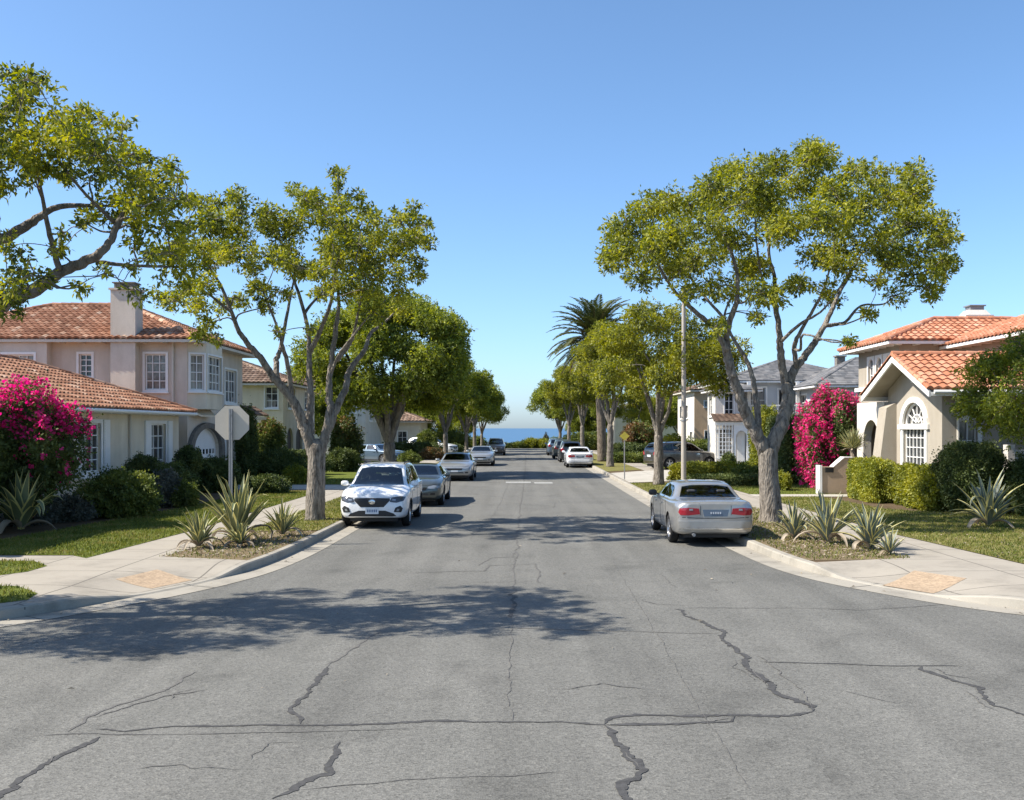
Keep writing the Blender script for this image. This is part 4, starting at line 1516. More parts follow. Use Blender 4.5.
KL = [(-2.7, 127), (-3.3, 94), (-3.8, 68), (-4.18, 48), (-4.45, 34), (-4.58, 26), (-4.66, 21.1), (-4.85, 18.5), (-5.2, 16.95), (-5.7, 15.7), (-6.3, 14.6), (-6.95, 13.55), (-7.8, 12.55), (-9.2, 11.75), (-11.5, 11.3), (-15, 11.2), (-26, 11.2), (-70, 11.2)]
KR = [(4.75, 127), (4.75, 94), (4.75, 60), (4.75, 34), (4.82, 26), (4.95, 22), (5.12, 19), (5.45, 17.3), (6.05, 15.95), (6.75, 14.8), (7.5, 14.05), (8.6, 13.3), (10, 12.75), (12, 12.4), (15, 12.3), (26, 12.3), (70, 12.3)]


def resample(P, step=.3):
    c = catmull(P, 40)
    d = np.r_[0, np.cumsum(np.linalg.norm(np.diff(c, axis=0), axis=1))]
    n = int(d[-1] / step)
    t = np.linspace(0, d[-1], n)
    return np.stack([np.interp(t, d, c[:, 0]), np.interp(t, d, c[:, 1])], axis=1)


kl = resample([(p[0], p[1]) for p in KL]); kr = resample([(p[0], p[1]) for p in KR])
RAMPC = {-1: np.array([-5.5, 16.2]), 1: np.array([5.95, 16.2])}


def nrm2(c, sg):
    d = unit(np.gradient(c, axis=0))
    n = np.stack([d[:, 1], -d[:, 0]], axis=1)      # right of travel
    return n if sg < 0 else -n


def sstep(a, b, x):
    t = np.clip((x - a) / (b - a), 0, 1)
    return t * t * (3 - 2 * t)


def hk(p, sg):
    d = np.linalg.norm(p - RAMPC[sg], axis=-1)
    return .025 + .125 * sstep(.75, 2.1, d)


def zg(x, y):
    """height of the block surfaces: kerb high, dropping to the ramp at the corner"""
    sg = -1 if x < 0 else 1
    p = np.array([x, y])
    dr = np.linalg.norm(p - RAMPC[sg])
    if dr > 3:
        return .15
    k = kl if sg < 0 else kr
    dk = np.min(np.linalg.norm(k - p, axis=1))
    h0 = float(hk(p, sg))
    return .15 - (.15 - h0) * float(1 - sstep(.1, 1.9, dk))


for sg, k in ((-1, kl), (1, kr)):
    n = nrm2(k, sg)
    A = Acc(); Gt = Acc()
    prof = lambda h: [(0.0, -.02), (0.004, .012), (.02, max(.014, h - .02)), (.045, h + .002), (.17, h + .006), (.172, h - .12)]
    rows = []
    for p, q in zip(k, n):
        h = float(hk(p, sg))
        rows.append([(p[0] + q[0] * a, p[1] + q[1] * a, z) for a, z in prof(h)])
    vs = [q for r in rows for q in r]
    m = len(rows[0])
    fs = []
    for i in range(len(rows) - 1):
        if i % 10 == 0:
            pass
        for j in range(m - 1):
            f = (i * m + j, i * m + j + 1, (i + 1) * m + j + 1, (i + 1) * m + j)
            fs.append(f if sg < 0 else f[::-1])
    A.add(vs, fs)
    struct(A.build('kerb', M['kerbcon'], None))
    # gutter pan
    vs = []
    for p, q in zip(k, n):
        vs += [(p[0] - q[0] * .46, p[1] - q[1] * .46, .006), (p[0] + q[0] * .002, p[1] + q[1] * .002, .010)]
    fs = [((2 * i, 2 * i + 1, 2 * i + 3, 2 * i + 2) if sg < 0 else (2 * i + 2, 2 * i + 3, 2 * i + 1, 2 * i)) for i in range(len(k) - 1)]
    Gt.add(vs, fs)
    # joints across kerb and gutter
    struct(Gt.build('gutter', M['guttercon'], None))
    J = Acc()
    s = np.r_[0, np.cumsum(np.linalg.norm(np.diff(k, axis=0), axis=1))]
    for d in np.arange(.8, s[-1], 3.05):
        i = min(int(np.searchsorted(s, d)), len(k) - 2)
        t = unit(k[i + 1] - k[i]); q = n[i]
        if abs(k[i][0]) > 20:
            continue
        h = float(hk(k[i], sg))
        for (a, za), (b, zb) in ((( -.46, .0095), (-.004, .0135)), ((.018, .02), (.019, h - .018)), ((.042, h + .007), (.17, h + .0105))):
            e = t * .009
            P = lambda a, z, e: (k[i][0] + q[0] * (a - .003) + e[0], k[i][1] + q[1] * (a - .003) + e[1], z)
            J.quad(P(a, za, -e), P(a, za, e), P(b, zb, e), P(b, zb, -e))
    struct(J.build('kerb_joints', M['hair'], None))

# base ground: level to the crest, then falling to the sea
A = Acc()
xs = [-600, -120, -60, 60, 120, 600]
ys = [(-150, -.03), (-40, -.03), (127.5, -.03), (135, -.6), (160, -6), (210, -21), (260, -30)]
vs = [(x, y, z) for y, z in ys for x in xs]
fs = [(j * 6 + i, j * 6 + i + 1, (j + 1) * 6 + i + 1, (j + 1) * 6 + i) for j in range(len(ys) - 1) for i in range(5)]
A.add(vs, fs)
struct(A.build('ground', M['hill'], None))
A = Acc()
xe = [-60, -30, -10, 0, 10, 30, 60]; ye = [-40, -10, 0, 8, 16, 24, 40, 60, 90, 127.4]
A.add([(x, y, 0) for y in ye for x in xe], [(j * 7 + i, j * 7 + i + 1, (j + 1) * 7 + i + 1, (j + 1) * 7 + i) for j in range(len(ye) - 1) for i in range(6)])
struct(A.build('road', M['asphalt'], None))
A = Acc()
A.quad((-60000, 200, -22), (60000, 200, -22), (60000, 60000, -22), (-60000, 60000, -22))
struct(A.build('sea', M['sea'], None))


def sheet(name, poly, off, mat, fine=None, kind='structure', parent=None):
    bm = bmesh.new()
    vs = [bm.verts.new((p[0], p[1], 0)) for p in poly]
    bm.faces.new(vs)
    bm.normal_update()
    bmesh.ops.triangulate(bm, faces=bm.faces, ngon_method='EAR_CLIP')
    if fine:
        def near(e):
            a, b = e.verts
            m_ = (a.co + b.co) / 2
            r = min(math.hypot(m_.x + 5.5, m_.y - 16.2), math.hypot(m_.x - 5.95, m_.y - 16.2))
            L = e.calc_length()
            return L > fine if r < 3.5 + L / 2 else False
        for _ in range(9):
            es = [e for e in bm.edges if near(e)]
            if not es:
                break
            bmesh.ops.subdivide_edges(bm, edges=es, cuts=1)
            bm.normal_update()
            bmesh.ops.triangulate(bm, faces=bm.faces)
    for v in bm.verts:
        v.co.z = zg(v.co.x, v.co.y) + off
    bmesh.ops.recalc_face_normals(bm, faces=bm.faces)
    for f in bm.faces:
        if f.normal.z < 0:
            f.normal_flip()
    me = bpy.data.meshes.new(name)
    bm.to_mesh(me); bm.free()
    me.materials.append(mat)
    o = bpy.data.objects.new(name, me)
    COL.objects.link(o)
    o['kind'] = kind
    return o


def inner(k, n, d):
    return k + n * d


nl, nr = nrm2(kl, -1), nrm2(kr, 1)
bl, br = inner(kl, nl, .165), inner(kr, nr, .165)       # back edge of the kerbs
near = lambda b, y0, y1, xm=70: [tuple(p) for p in b if y0 <= p[1] <= y1 and abs(p[0]) <= xm]

sheet('soil', [tuple(p) for p in bl] + [(-70, 127)], 0.0, M['soil'], .25)
sheet('soil', [tuple(p) for p in br] + [(70, 127)], 0.0, M['soil'], .25)

# left block: corner paving and the walk along the street
sheet('sidewalk', near(bl, 0, 18.55, 34) + [(-34, 19.15), (-8.1, 19.15), (-7.75, 24), (-7.6, 40), (-7.0, 90), (-6.6, 126), (-5.2, 126), (-5.6, 90), (-6.2, 40), (-6.45, 24), (-6.75, 19.0)][0:], .008, M['concrete'], .25)
sheet('lawn', [(-9.6, 18.45), (-8.9, 18.35), (-8.35, 17.7), (-8.35, 17.0), (-8.7, 16.4), (-30, 16.4), (-30, 18.45)], .012, M['lawn'])
I2 = [(-7.75, 15.45), (-7.1, 14.75), (-6.98, 14.2)] + [(p[0] - .12, p[1] + .12) for p in near(inner(kl, nl, .3), 11, 13.85, 30)] + [(-30, 15.6)]
sheet('lawn', I2, .012, M['lawn'])
LAWN_L = [(-8.12, 18.75), (-7.78, 24), (-7.62, 38.6), (-10.2, 38.6), (-10.2, 31), (-11.3, 21.6), (-12.4, 20.3), (-30, 20.3), (-30, 19.2), (-8.6, 19.2)]
sheet('lawn', LAWN_L, .014, M['lawn'])
BED_L = near(bl, 18.3, 23.6)[::-1] + [(-6.40, 23.6), (-6.60, 18.9)]
BED_L = near(bl, 18.3, 23.6)[::-1] + [(-6.52, 23.6), (-6.85, 18.9)]
sheet('planting_bed', BED_L, .006, M['mulch'])
PARK_L = near(bl, 23.6, 39.4)[::-1] + [(-6.24, 39.4), (-6.46, 23.6)]
sheet('lawn', PARK_L, .013, M['drylawn'])
PARK_L2 = near(bl, 43.2, 126)[::-1] + [(-5.2, 126), (-5.62, 90), (-6.15, 43.2)]
sheet('lawn', PARK_L2, .013, M['drylawn'])
sheet('driveway', [(-13, 39.6), (-13, 42.8)] + [(-4.42, 43.0), (-4.42, 39.6)], .016, M['drive'])
YARD_L = [(-7.55, 43.2), (-7.1, 84), (-30, 84), (-30, 48), (-12.6, 48), (-12.6, 43.2)]
sheet('lawn', YARD_L, .012, M['lawn'])
sheet('lawn', [(-7.1, 84.4), (-6.62, 126), (-40, 126), (-40, 84.4)], .012, M['drylawn'])
sheet('driveway', [(-13, 64.5), (-13, 69.5), (-3.72, 69.5), (-3.8, 64.5)], .018, M['drive'])
sheet('tactile_pad', [(-6.62, 16.4), (-6.30, 17.4), (-5.50, 16.85), (-5.86, 15.95)], .0125, M['pad'], .2)

# right block
sheet('sidewalk', near(br, 0, 18.4, 34) + [(34, 16.4), (12, 16.5), (9.35, 17.1), (9.05, 17.9), (8.62, 23), (8.5, 36), (8.45, 126), (7.2, 126), (7.2, 30), (7.25, 18.8)], .008, M['concrete'], .25)
BED_R = near(br, 18.2, 31)[::-1] + [(7.25, 31), (7.35, 18.6)]
sheet('planting_bed', BED_R, .006, M['mulch'])
LAWN_R = [(8.52, 35.4), (8.64, 23), (9.08, 17.9), (9.4, 17.15), (12, 16.6), (30, 16.6), (30, 29), (12.3, 29), (11.0, 30), (10.7, 35.4)]
sheet('lawn', LAWN_R, .014, M['drylawn'])
sheet('walkway', [(8.4, 35.5), (8.4, 36.7), (12.5, 36.7), (12.5, 35.5)], .017, M['drive'])
PARK_R = near(br, 31, 44.5)[::-1] + [(7.16, 44.5), (7.17, 31)]
sheet('lawn', PARK_R, .013, M['drylawn'])
YARD_R = [(8.53, 36.8), (8.53, 46.8), (30, 46.8), (30, 43), (13.5, 43), (13.5, 36.8)]
sheet('lawn', YARD_R, .012, M['lawn'])
sheet('driveway', [(4.93, 44.6), (4.93, 54), (7.2, 57), (15.5, 63), (15.5, 56.5), (9.0, 52), (8.7, 47)], .016, M['drive'])
sheet('lawn', near(br, 56, 126)[::-1] + [(7.16, 126), (7.16, 58.5)], .013, M['drylawn'])
sheet('lawn', [(8.5, 60.5), (8.5, 126), (40, 126), (40, 64), (14, 64)], .012, M['lawn'])
sheet('tactile_pad', [(5.92, 16.3), (6.82, 17.25), (7.32, 16.35), (6.42, 15.5)], .0125, M['pad'], .2)

# cracks and tar seams in the asphalt
CR = random.Random(5)


def ribbon(A, pts, w0, w1=None, z=.004, jag=.03, step=.035, wv=.5):
    """ragged crack: the line wanders at two scales, its width opens and closes"""
    P = np.array([G(x, y, 0)[:2] for x, y in pts])
    d = np.r_[0, np.cumsum(np.linalg.norm(np.diff(P, axis=0), axis=1))]
    n = max(6, int(d[-1] / step))
    t = np.linspace(0, d[-1], n)
    Q = np.stack([np.interp(t, d, P[:, 0]), np.interp(t, d, P[:, 1])], axis=1)
    rr = np.random.RandomState(CR.randint(0, 99999))

    def wander(cell, amp):
        k = max(2, int(d[-1] / cell) + 2)
        return np.stack([np.interp(t, np.linspace(0, d[-1], k), rr.normal(size=k)) for _ in range(2)], axis=1) * amp
    e = np.minimum(1, np.minimum(t, d[-1] - t) / .15)[:, None]
    Q = Q + e * (wander(.45, jag * 1.3) + wander(.13, jag * .8) + wander(.05, jag * .35))
    T = unit(np.gradient(Q, axis=0)); S = np.stack([-T[:, 1], T[:, 0]], axis=1)
    w1 = w0 if w1 is None else w1
    k = max(3, int(d[-1] / .22))
    wl = np.interp(t, np.linspace(0, d[-1], k), rr.uniform(1 - wv, 1 + wv * .6, k)) * (1 + .35 * rr.uniform(-1, 1, n))
    w = (w0 + (w1 - w0) * t / d[-1]) * wl * np.clip(e[:, 0], .15, 1) / 2
    vs = []
    for i in range(n):
        a_, b_ = w[i] * rr.uniform(.6, 1.2), w[i] * rr.uniform(.6, 1.2)
        vs += [(*(Q[i] + S[i] * a_), z), (*(Q[i] - S[i] * b_), z)]
    A.add(vs, [(2 * i, 2 * i + 1, 2 * i + 3, 2 * i + 2) for i in range(n - 1)])


A = Acc()
ribbon(A, [(95, 729), (125, 731), (175, 726), (225, 726), (300, 725), (350, 725), (430, 721), (512, 722), (562, 722), (604, 725)], .042, .055, .0040, .010)
ribbon(A, [(604, 725), (612, 717), (637, 714), (677, 716), (732, 715), (792, 716), (812, 712)], .065, .065, .0044, .012)
ribbon(A, [(604, 725), (662, 724), (732, 721), (735, 716)], .05, .04, .0048, .012)
ribbon(A, [(812, 712), (803, 706), (792, 700), (772, 691), (757, 677), (742, 666), (747, 655), (729, 645), (719, 632), (697, 622), (674, 609)], .10, .055, .0052, .03)
ribbon(A, [(604, 725), (614, 732), (624, 752), (639, 770), (636, 776), (619, 782), (629, 800), (640, 830)], .075, .085, .0056, .025)
ribbon(A, [(760, 662), (832, 664), (882, 666), (962, 666)], .045, .03, .0040, .006)
ribbon(A, [(327, 667), (325, 677), (307, 695), (290, 710), (300, 724)], .07, .06, .0044, .022)
ribbon(A, [(340, 742), (325, 765), (330, 774), (315, 775), (272, 799)], .06, .075, .0040, .022)
ribbon(A, [(100, 737), (70, 752), (40, 767), (0, 797), (-30, 815)], .08, .08, .0040, .022)
ribbon(A, [(922, 666), (947, 679), (977, 686), (992, 705), (1022, 716), (1060, 730)], .07, .04, .0044, .026)
ribbon(A, [(516, 592), (514, 605), (512, 618)], .10, .07, .0040, .03)
struct(A.build('tar_seams', M['tar'], None))
A = Acc()
ribbon(A, [(195, 672), (165, 692), (120, 705), (90, 717), (67, 732)], .05, .035, .0040, .014)
ribbon(A, [(205, 690), (160, 697), (130, 706), (95, 718)], .03, .03, .0046, .014)
ribbon(A, [(327, 667), (350, 650), (380, 630)], .035, .03, .0040, .014)
ribbon(A, [(35, 736), (70, 734), (180, 735), (300, 732), (420, 729)], .02, .015, .0046, .006)
ribbon(A, [(512, 628), (612, 631), (717, 634)], .03, .03, .0040, .006)
ribbon(A, [(682, 608), (787, 608), (862, 610), (912, 607), (960, 603)], .026, .02, .0046, .012)
ribbon(A, [(512, 722), (508, 700), (510, 645), (513, 620)], .010, .012, .0050, .010)
ribbon(A, [(516, 592), (513, 575), (517, 545), (520, 510), (523, 490), (525, 470), (526, 455)], .03, .045, .0046, .016)
ribbon(A, [(478, 566), (492, 558), (512, 557), (516, 552)], .03, .03, .0040, .012)
ribbon(A, [(402, 574), (440, 572), (485, 571), (487, 566), (536, 564), (540, 572), (538, 582), (543, 583)], .03, .03, .0052, .014)
ribbon(A, [(470, 582), (520, 582), (537, 580)], .02, .02, .0056, .010)
ribbon(A, [(662, 575), (668, 582), (678, 588)], .025, .02, .0040, .012)
ribbon(A, [(612, 560), (660, 640), (700, 710), (750, 790)], .007, .007, .0060, .006)
ribbon(A, [(757, 655), (780, 672), (800, 690), (812, 708)], .02, .02, .0064, .010)
ribbon(A, [(470, 540), (497, 510), (510, 480)], .012, .012, .0040, .014)
ribbon(A, [(515, 509), (553, 508), (556, 503)], .025, .02, .0060, .012)
ribbon(A, [(300, 790), (420, 779), (560, 772)], .012, .012, .0040, .01)
for q in ([(742, 668), (752, 672), (760, 680), (770, 688)], [(735, 660), (742, 672), (756, 682)], [(624, 752), (632, 765), (642, 770)], [(170, 700), (185, 692), (203, 686)], [(72, 752), (60, 756), (48, 765)],
          [(965, 690), (985, 706), (1000, 712)], [(930, 668), (950, 674), (975, 680)], [(697, 720), (715, 722), (733, 717)], [(20, 645), (60, 640), (110, 628)], [(250, 760), (262, 744), (300, 742)], [(840, 690), (880, 700), (900, 704)],
          [(640, 600), (660, 604), (690, 606)], [(560, 690), (600, 684), (650, 690)], [(130, 770), (180, 766), (240, 770)]):
    ribbon(A, q, .02, .012, .0068, .02)
struct(A.build('hairline_cracks', M['hair'], None))
# faded paint strip far down the street
A = Acc()
for x0, x1, y in ((506, 531, 482.4), (534, 553, 482.9)):
    p, q = G(x0, y - .7, 0), G(x1, y + .7, 0)
    A.quad((p[0], q[1], .005), (q[0], q[1], .005), (q[0], p[1], .005), (p[0], p[1], .005))
struct(A.build('road_marking', M['roadpaint'], None))


# grass blades on the lawns near us, in tufts
def in_poly(P, poly):
    x, y = P[:, 0], P[:, 1]
    res = np.zeros(len(P), bool)
    n = len(poly)
    for i in range(n):
        x0, y0 = poly[i]; x1, y1 = poly[(i + 1) % n]
        if y0 == y1:
            continue
        c = ((y0 > y) != (y1 > y)) & (x < (x1 - x0) * (y - y0) / (y1 - y0) + x0)
        res ^= c
    return res


def blades(poly, dens, h, rng, z=.16, xlim=(-16, 16), ylim=(11, 48)):
    q = np.array(poly)
    x0, x1 = max(q[:, 0].min(), xlim[0]), min(q[:, 0].max(), xlim[1])
    y0, y1 = max(q[:, 1].min(), ylim[0]), min(q[:, 1].max(), ylim[1])
    if x1 <= x0 or y1 <= y0:
        return np.zeros((0, 4, 3))
    n = int((x1 - x0) * (y1 - y0) * dens)
    P = np.stack([rng.uniform(x0, x1, n), rng.uniform(y0, y1, n)], axis=1)
    P = P[in_poly(P, poly)]
    P = P[np.abs(P[:, 0]) < P[:, 1] * .56 + 1]
    n = len(P)
    V = np.empty((n, 4, 3))
    a = rng.uniform(0, 6.283, n)
    s = np.stack([np.cos(a), np.sin(a), np.zeros(n)], axis=1)
    b = np.hstack([P, np.full((n, 1), z)])
    hh = (h * rng.uniform(.5, 1.4, n))[:, None]
    lean = rng.normal(size=(n, 3)) * .45
    lean[:, 2] = 1
    V[:, 0] = b - s * .011
    V[:, 1] = b + s * .011
    V[:, 2] = b + lean * hh + s * .003
    V[:, 3] = b + lean * hh - s * .003
    return V


rg = np.random.RandomState(3)
GV = [blades(LAWN_L, 500, .045, rg), blades(PARK_L, 420, .04, rg), blades(LAWN_R, 330, .045, rg), blades(I2, 420, .045, rg),
      blades([(-9.6, 18.45), (-8.9, 18.35), (-8.35, 17.7), (-8.35, 17.0), (-8.7, 16.4), (-30, 16.4), (-30, 18.45)], 420, .045, rg),
      blades(BED_R, 150, .05, rg), blades(PARK_R, 200, .045, rg), blades(YARD_R, 120, .05, rg), blades(YARD_L, 100, .05, rg), blades(BED_L, 90, .05, rg)]
g = quads_object('grass', np.concatenate(GV), M['blade'], None)
g['kind'] = 'stuff'
# dry leaves lying on beds, gutters and paving
LP = [blades(BED_L, 150, .01, rg), blades(BED_R, 130, .01, rg), blades(LAWN_R, 14, .01, rg), blades(PARK_L, 20, .01, rg)]
P = np.concatenate([v[:, 0] for v in LP])
P = P[~((P[:, 1] < 18.9) & (np.abs(P[:, 0]) < 7.4))]
gut = np.array([(*(kl[i] - nl[i] * rg.uniform(0, .5)), .02) for i in rg.randint(0, len(kl), 260)] + [(*(kr[i] - nr[i] * rg.uniform(0, .5)), .02) for i in rg.randint(0, len(kr), 260)])
rd = np.stack([rg.uniform(-5, 5, 90), rg.uniform(9, 60, 90), np.full(90, .012)], axis=1)
P = np.concatenate([P + [0, 0, .012], gut, rd])
V = leaf_quads(rg, P, rg.normal(size=P.shape) * [1, 1, .02], .06, .5, .12, 0)
V[:, :, 2] = np.maximum(V[:, :, 2], P[:, None, 2])
lf = quads_object('leaf_litter', V, M['agave_dry'], None)
lf['kind'] = 'stuff'


# ---------------------------------------------------------------- buildings
def block(root, x0, x1, y0, y1, z0, z1, mat, holes=None, name='wall'):
    """four outer walls; holes: {'S':[...], 'E':[...], 'W':[...], 'N':[...]} in wall coordinates; S faces the camera"""
    holes = holes or {}
    A = Acc()
    fr = {'S': Frame((x0, y0), (x1, y0)), 'E': Frame((x1, y0), (x1, y1)), 'N': Frame((x1, y1), (x0, y1)), 'W': Frame((x0, y1), (x0, y0))}
    for k, f in fr.items():
        wall(A, f, z0, z1, holes.get(k, ()))
    A.build(name, mat, root)
    return fr


Z0 = .12
# ---- corner house on the left: low tiled wing and two storey block behind it
h1 = empty('stucco_house', (-16, 38, Z0))
tag(h1, 'cream two storey stucco house at left corner with low tiled wing and tall chimney', 'house')
LX = -13.0
wa, wb = 29.75 - 19, 31.05 - 19          # window openings along the street wall of the wing
wc, wd = 35.3 - 19, 36.75 - 19
fr = block(h1, -21, LX, 19, 38.2, Z0, 3.25, M['stucco_grey'], {'E': [(wa, wb, 1.25, 2.75), (wc, wd, 1.0, 2.75)]})
E = fr['E']
for a, b, z in ((wa, wb, 1.25), (wc, wd, 1.0)):
    window(h1, E, (a, b, z, 2.75), 3, 4, casing=.12)
    for s0, s1 in ((a - .62, a - .16), (b + .16, b + .62)):
        S = Acc()
        S.fbox(E, s0, s1, .002, .06, z - .15, 2.86)
        for q in np.arange(z - .05, 2.75, .09):
            S.fbox(E, s0 + .05, s1 - .05, .06, .072, q, q + .05)
        S.build('shutter', M['white'], h1)
hip_roof(h1, -21, LX, 19, 38.2, 3.22, .375, .5, M['tile_l'], tw=.26, th=.37, fascia=M['white'])
# two storey block
Y2 = 39.2
S_h = [(-17.25 + 24, -16.75 + 24, 4.6, 5.5), (-14.66 + 24, -13.84 + 24, 4.1, 5.5)]
e1 = Frame((LX, Y2), (LX, 47))
E_h = [(44.15 - Y2, 45.95 - Y2, 3.75, 5.2), (39.6 - Y2, 43.3 - Y2, Z0 + .03, 2.6)]
fr = block(h1, -24, LX, Y2, 47, Z0, 6.1, M['stucco_beige'], {'S': S_h, 'E': E_h}, 'upper_wall')
window(h1, fr['S'], S_h[0], 2, 4)
window(h1, fr['S'], S_h[1], 3, 4, glass=M['glass_curtain'])
window(h1, fr['E'], E_h[0], 4, 3, mid=.09)
A = Acc(); A.box(-24, -18.3, 38.75, Y2 - .003, 3, 6.1)
fs = Frame((-24, 38.75), (-18.3, 38.75))
A.v, A.f, A.m, A.a = [], [], [], []
wall(A, fs, 3, 6.1, [(4.0, 5.2, 4.3, 5.45)])
wall(A, Frame((-18.3, 38.75), (-18.3, Y2)), 3, 6.1)
A.build('wall_projection', M['stucco_beige'], h1)
window(h1, fs, (4.0, 5.2, 4.3, 5.45), 4, 3)
hip_roof(h1, -24, LX, Y2, 47, 6.08, .40, .62, M['tile_l'], tw=.26, th=.37, soffit=M['fascia'])
# chimney
A = Acc()
A.box(-15.82, -14.86, 38.72, 39.5, 3.0, 7.95)
A.box(-15.88, -14.80, 38.66, 39.56, 7.95, 8.03)
ch = A.build('chimney', M['stucco_beige'], h1)
A = Acc()
A.box(-15.72, -14.96, 38.82, 39.4, 8.03, 8.22)
for x in np.arange(-15.68, -14.97, .16):
    A.box(x, x + .05, 38.80, 38.82, 8.05, 8.2)
A.box(-15.78, -14.90, 38.76, 39.46, 8.22, 8.27)
A.build('chimney_cap', M['stone'], ch)
# bay window on the street side
bay = [(-13.0, 39.22), (-12.38, 39.62), (-12.38, 41.7), (-13.0, 42.15)]
A = Acc()
bw = []
for i, hh in enumerate([[(.10, .64, 4.1, 5.5)], [(.12, 1.96, 4.1, 5.5)], [(.12, .66, 4.1, 5.5)]]):
    f = Frame(bay[i], bay[i + 1])
    wall(A, f, 3.35, 5.98, hh, depth=.12)
    bw.append((f, hh[0]))
A.poly([(*p, 3.35) for p in bay[::-1]])
A.build('bay_wall', M['stucco_grey'], h1)
for (f, hh), c_ in zip(bw, (2, 4, 2)):
    window(h1, f, hh, c_, 4, casing=.07)
A = Acc()
A.prism([(-13.0, 39.2, 3.28), (-12.6, 39.7, 3.05), (-12.6, 41.6, 3.05), (-13.0, 42.1, 3.28)], (0, 0, .07))
A.build('bay_bracket', M['stucco_grey'], h1)
# downpipe
A = Acc(); A.tube([(-13.55, 39.13, 6.0), (-13.55, 39.13, 3.0), (-13.55, 39.13, .2)], .045, 8)
A.build('downpipe', M['fascia'], h1, smooth=True, sharp=40)
# garage arch: stone surround, white door with a row of small lights
A = Acc()
gh = E_h[1]
arch_fill(A, fr['E'], gh[0], gh[1], 1.7, 2.6, -.16, -.002)
A.build('arch_infill', M['stucco_beige'], h1)
A = Acc()
arch_band(A, fr['E'], (gh[0] + gh[1]) / 2, 1.85, 2.3, 1.7, 0.0, .16, e0=.487)
A.fbox(fr['E'], gh[0] - .38, gh[0], 0, .16, Z0, 1.7); A.fbox(fr['E'], gh[1], gh[1] + .45, 0, .16, Z0, 1.7)
A.build('garage_arch', M['stone'], h1)
A = Acc()
A.fbox(fr['E'], gh[0] + .01, gh[1] - .01, -.155, -.13, Z0 + .03, 2.58)
for q in range(4):
    a = gh[0] + .14 + q * .88
    A.fbox(fr['E'], a, a + .76, -.13, -.11, .3, 1.35)
gd = A.build('garage_door', M['white'], h1)
for q in range(8):
    A = Acc()
    a = gh[0] + .2 + q * .43
    A.fbox(fr['E'], a, a + .2, -.13, -.115, 1.52, 1.72)
    A.build('door_light', M['glass'], gd)
A = Acc(); A.fbox(fr['E'], gh[1] + .47, gh[1] + .72, .0, .12, Z0, 2.75)
A.build('pilaster', M['white'], h1)
# little tiled porch roof at the far end of the street side
A = Acc()
tile_slope(A, (-12.35, 46.6, 3.2), (-12.35, 49.2, 3.2), (-13.0, 49.2, 3.62), (-13.0, 46.6, 3.62), .27, .37, .055, 6)
pr = A.build('porch_roof', M['tile_brown'], h1)
A = Acc(); A.box(-13, -12.4, 46.7, 49.1, 3.0, 3.12); A.box(-15.5, -13, 47.003, 49.0, Z0, 3.62)
A.build('porch_frame', M['stucco_grey'], h1)

# ---- cream house with arched openings, third lot on the left
h2 = empty('arched_house', (-17, 60, Z0))
tag(h2, 'cream two storey house with round arched openings behind the left front tree', 'house')
HX, HY = -13.4, 56.8
Sh = [(-14.42 + 22, -13.7 + 22, 3.75, 4.95)]
Eh = [(1.1, 3.0, 3.75, 4.95), (1.0, 2.5, Z0, 2.6), (3.3, 5.1, Z0, 2.6), (5.6, 7.2, 3.75, 4.9)]
fr = block(h2, -22, HX, HY, 65.5, Z0, 5.2, M['stucco_cream'], {'S': Sh, 'E': Eh})
window(h2, fr['S'], Sh[0], 2, 3, casing=.06)
window(h2, fr['E'], Eh[0], 2, 3, casing=.05)
window(h2, fr['E'], Eh[3], 3, 3, casing=.05)
A = Acc()
for q in (1, 2):
    arch_fill(A, fr['E'], Eh[q][0], Eh[q][1], 2.0, 2.6, -.16, -.002)
A.build('arch_infill', M['stucco_cream'], h2)
for q in (1, 2):
    A = Acc(); A.fbox(fr['E'], Eh[q][0] + .01, Eh[q][1] - .01, -.158, -.13, Z0, 2.58)
    A.build('door', M['door_dark'], h2)
hip_roof(h2, -22, HX, HY, 65.5, 5.17, .36, .5, M['tile_brown'], per=4, th=.4)

# ---- white house further down on the left
h3 = empty('white_house', (-16, 78, Z0))
tag(h3, 'pale house with two small dark windows behind the dense dark tree', 'house')
Sh = [(-12.95 + 22, -12.3 + 22, 3.75, 4.25), (-12.95 + 22, -12.3 + 22, 2.95, 3.5), (6.3, 7.6, 3.1, 4.3), (8.0, 9.6, .3, 2.3)]
fr = block(h3, -22, -11.6, 75.5, 84, Z0, 5.1, M['stucco_white'], {'S': Sh, 'E': [(2, 3.5, 3.2, 4.4), (5, 6.5, 3.2, 4.4)]})
for q in Sh:
    window(h3, fr['S'], q, 2, 2, casing=.05)
window(h3, fr['E'], (2, 3.5, 3.2, 4.4), 2, 2); window(h3, fr['E'], (5, 6.5, 3.2, 4.4), 2, 2)
hip_roof(h3, -22, -11.6, 75.5, 84, 5.07, .36, .5, M['tile_brown'], per=4, th=.5, tw=.35)

# ---- small cream house at the far end on the left
h4 = empty('cottage', (-13, 99, Z0))
tag(h4, 'small cream cottage with one dark window far down the left side', 'house')
Sh = [(6.4, 7.3, 1.1, 2.3), (3.2, 4.4, 1.1, 2.3)]
fr = block(h4, -18, -9.4, 95.5, 103, Z0, 3.3, M['stucco_cream'], {'S': Sh, 'E': [(2, 3.2, 1.1, 2.3)]})
for q in Sh:
    window(h4, fr['S'], q, 2, 2, casing=.06)
window(h4, fr['E'], (2, 3.2, 1.1, 2.3), 2, 2)
hip_roof(h4, -18, -9.4, 95.5, 103, 3.27, .36, .5, M['tile_brown'], per=4, th=.5, tw=.35)

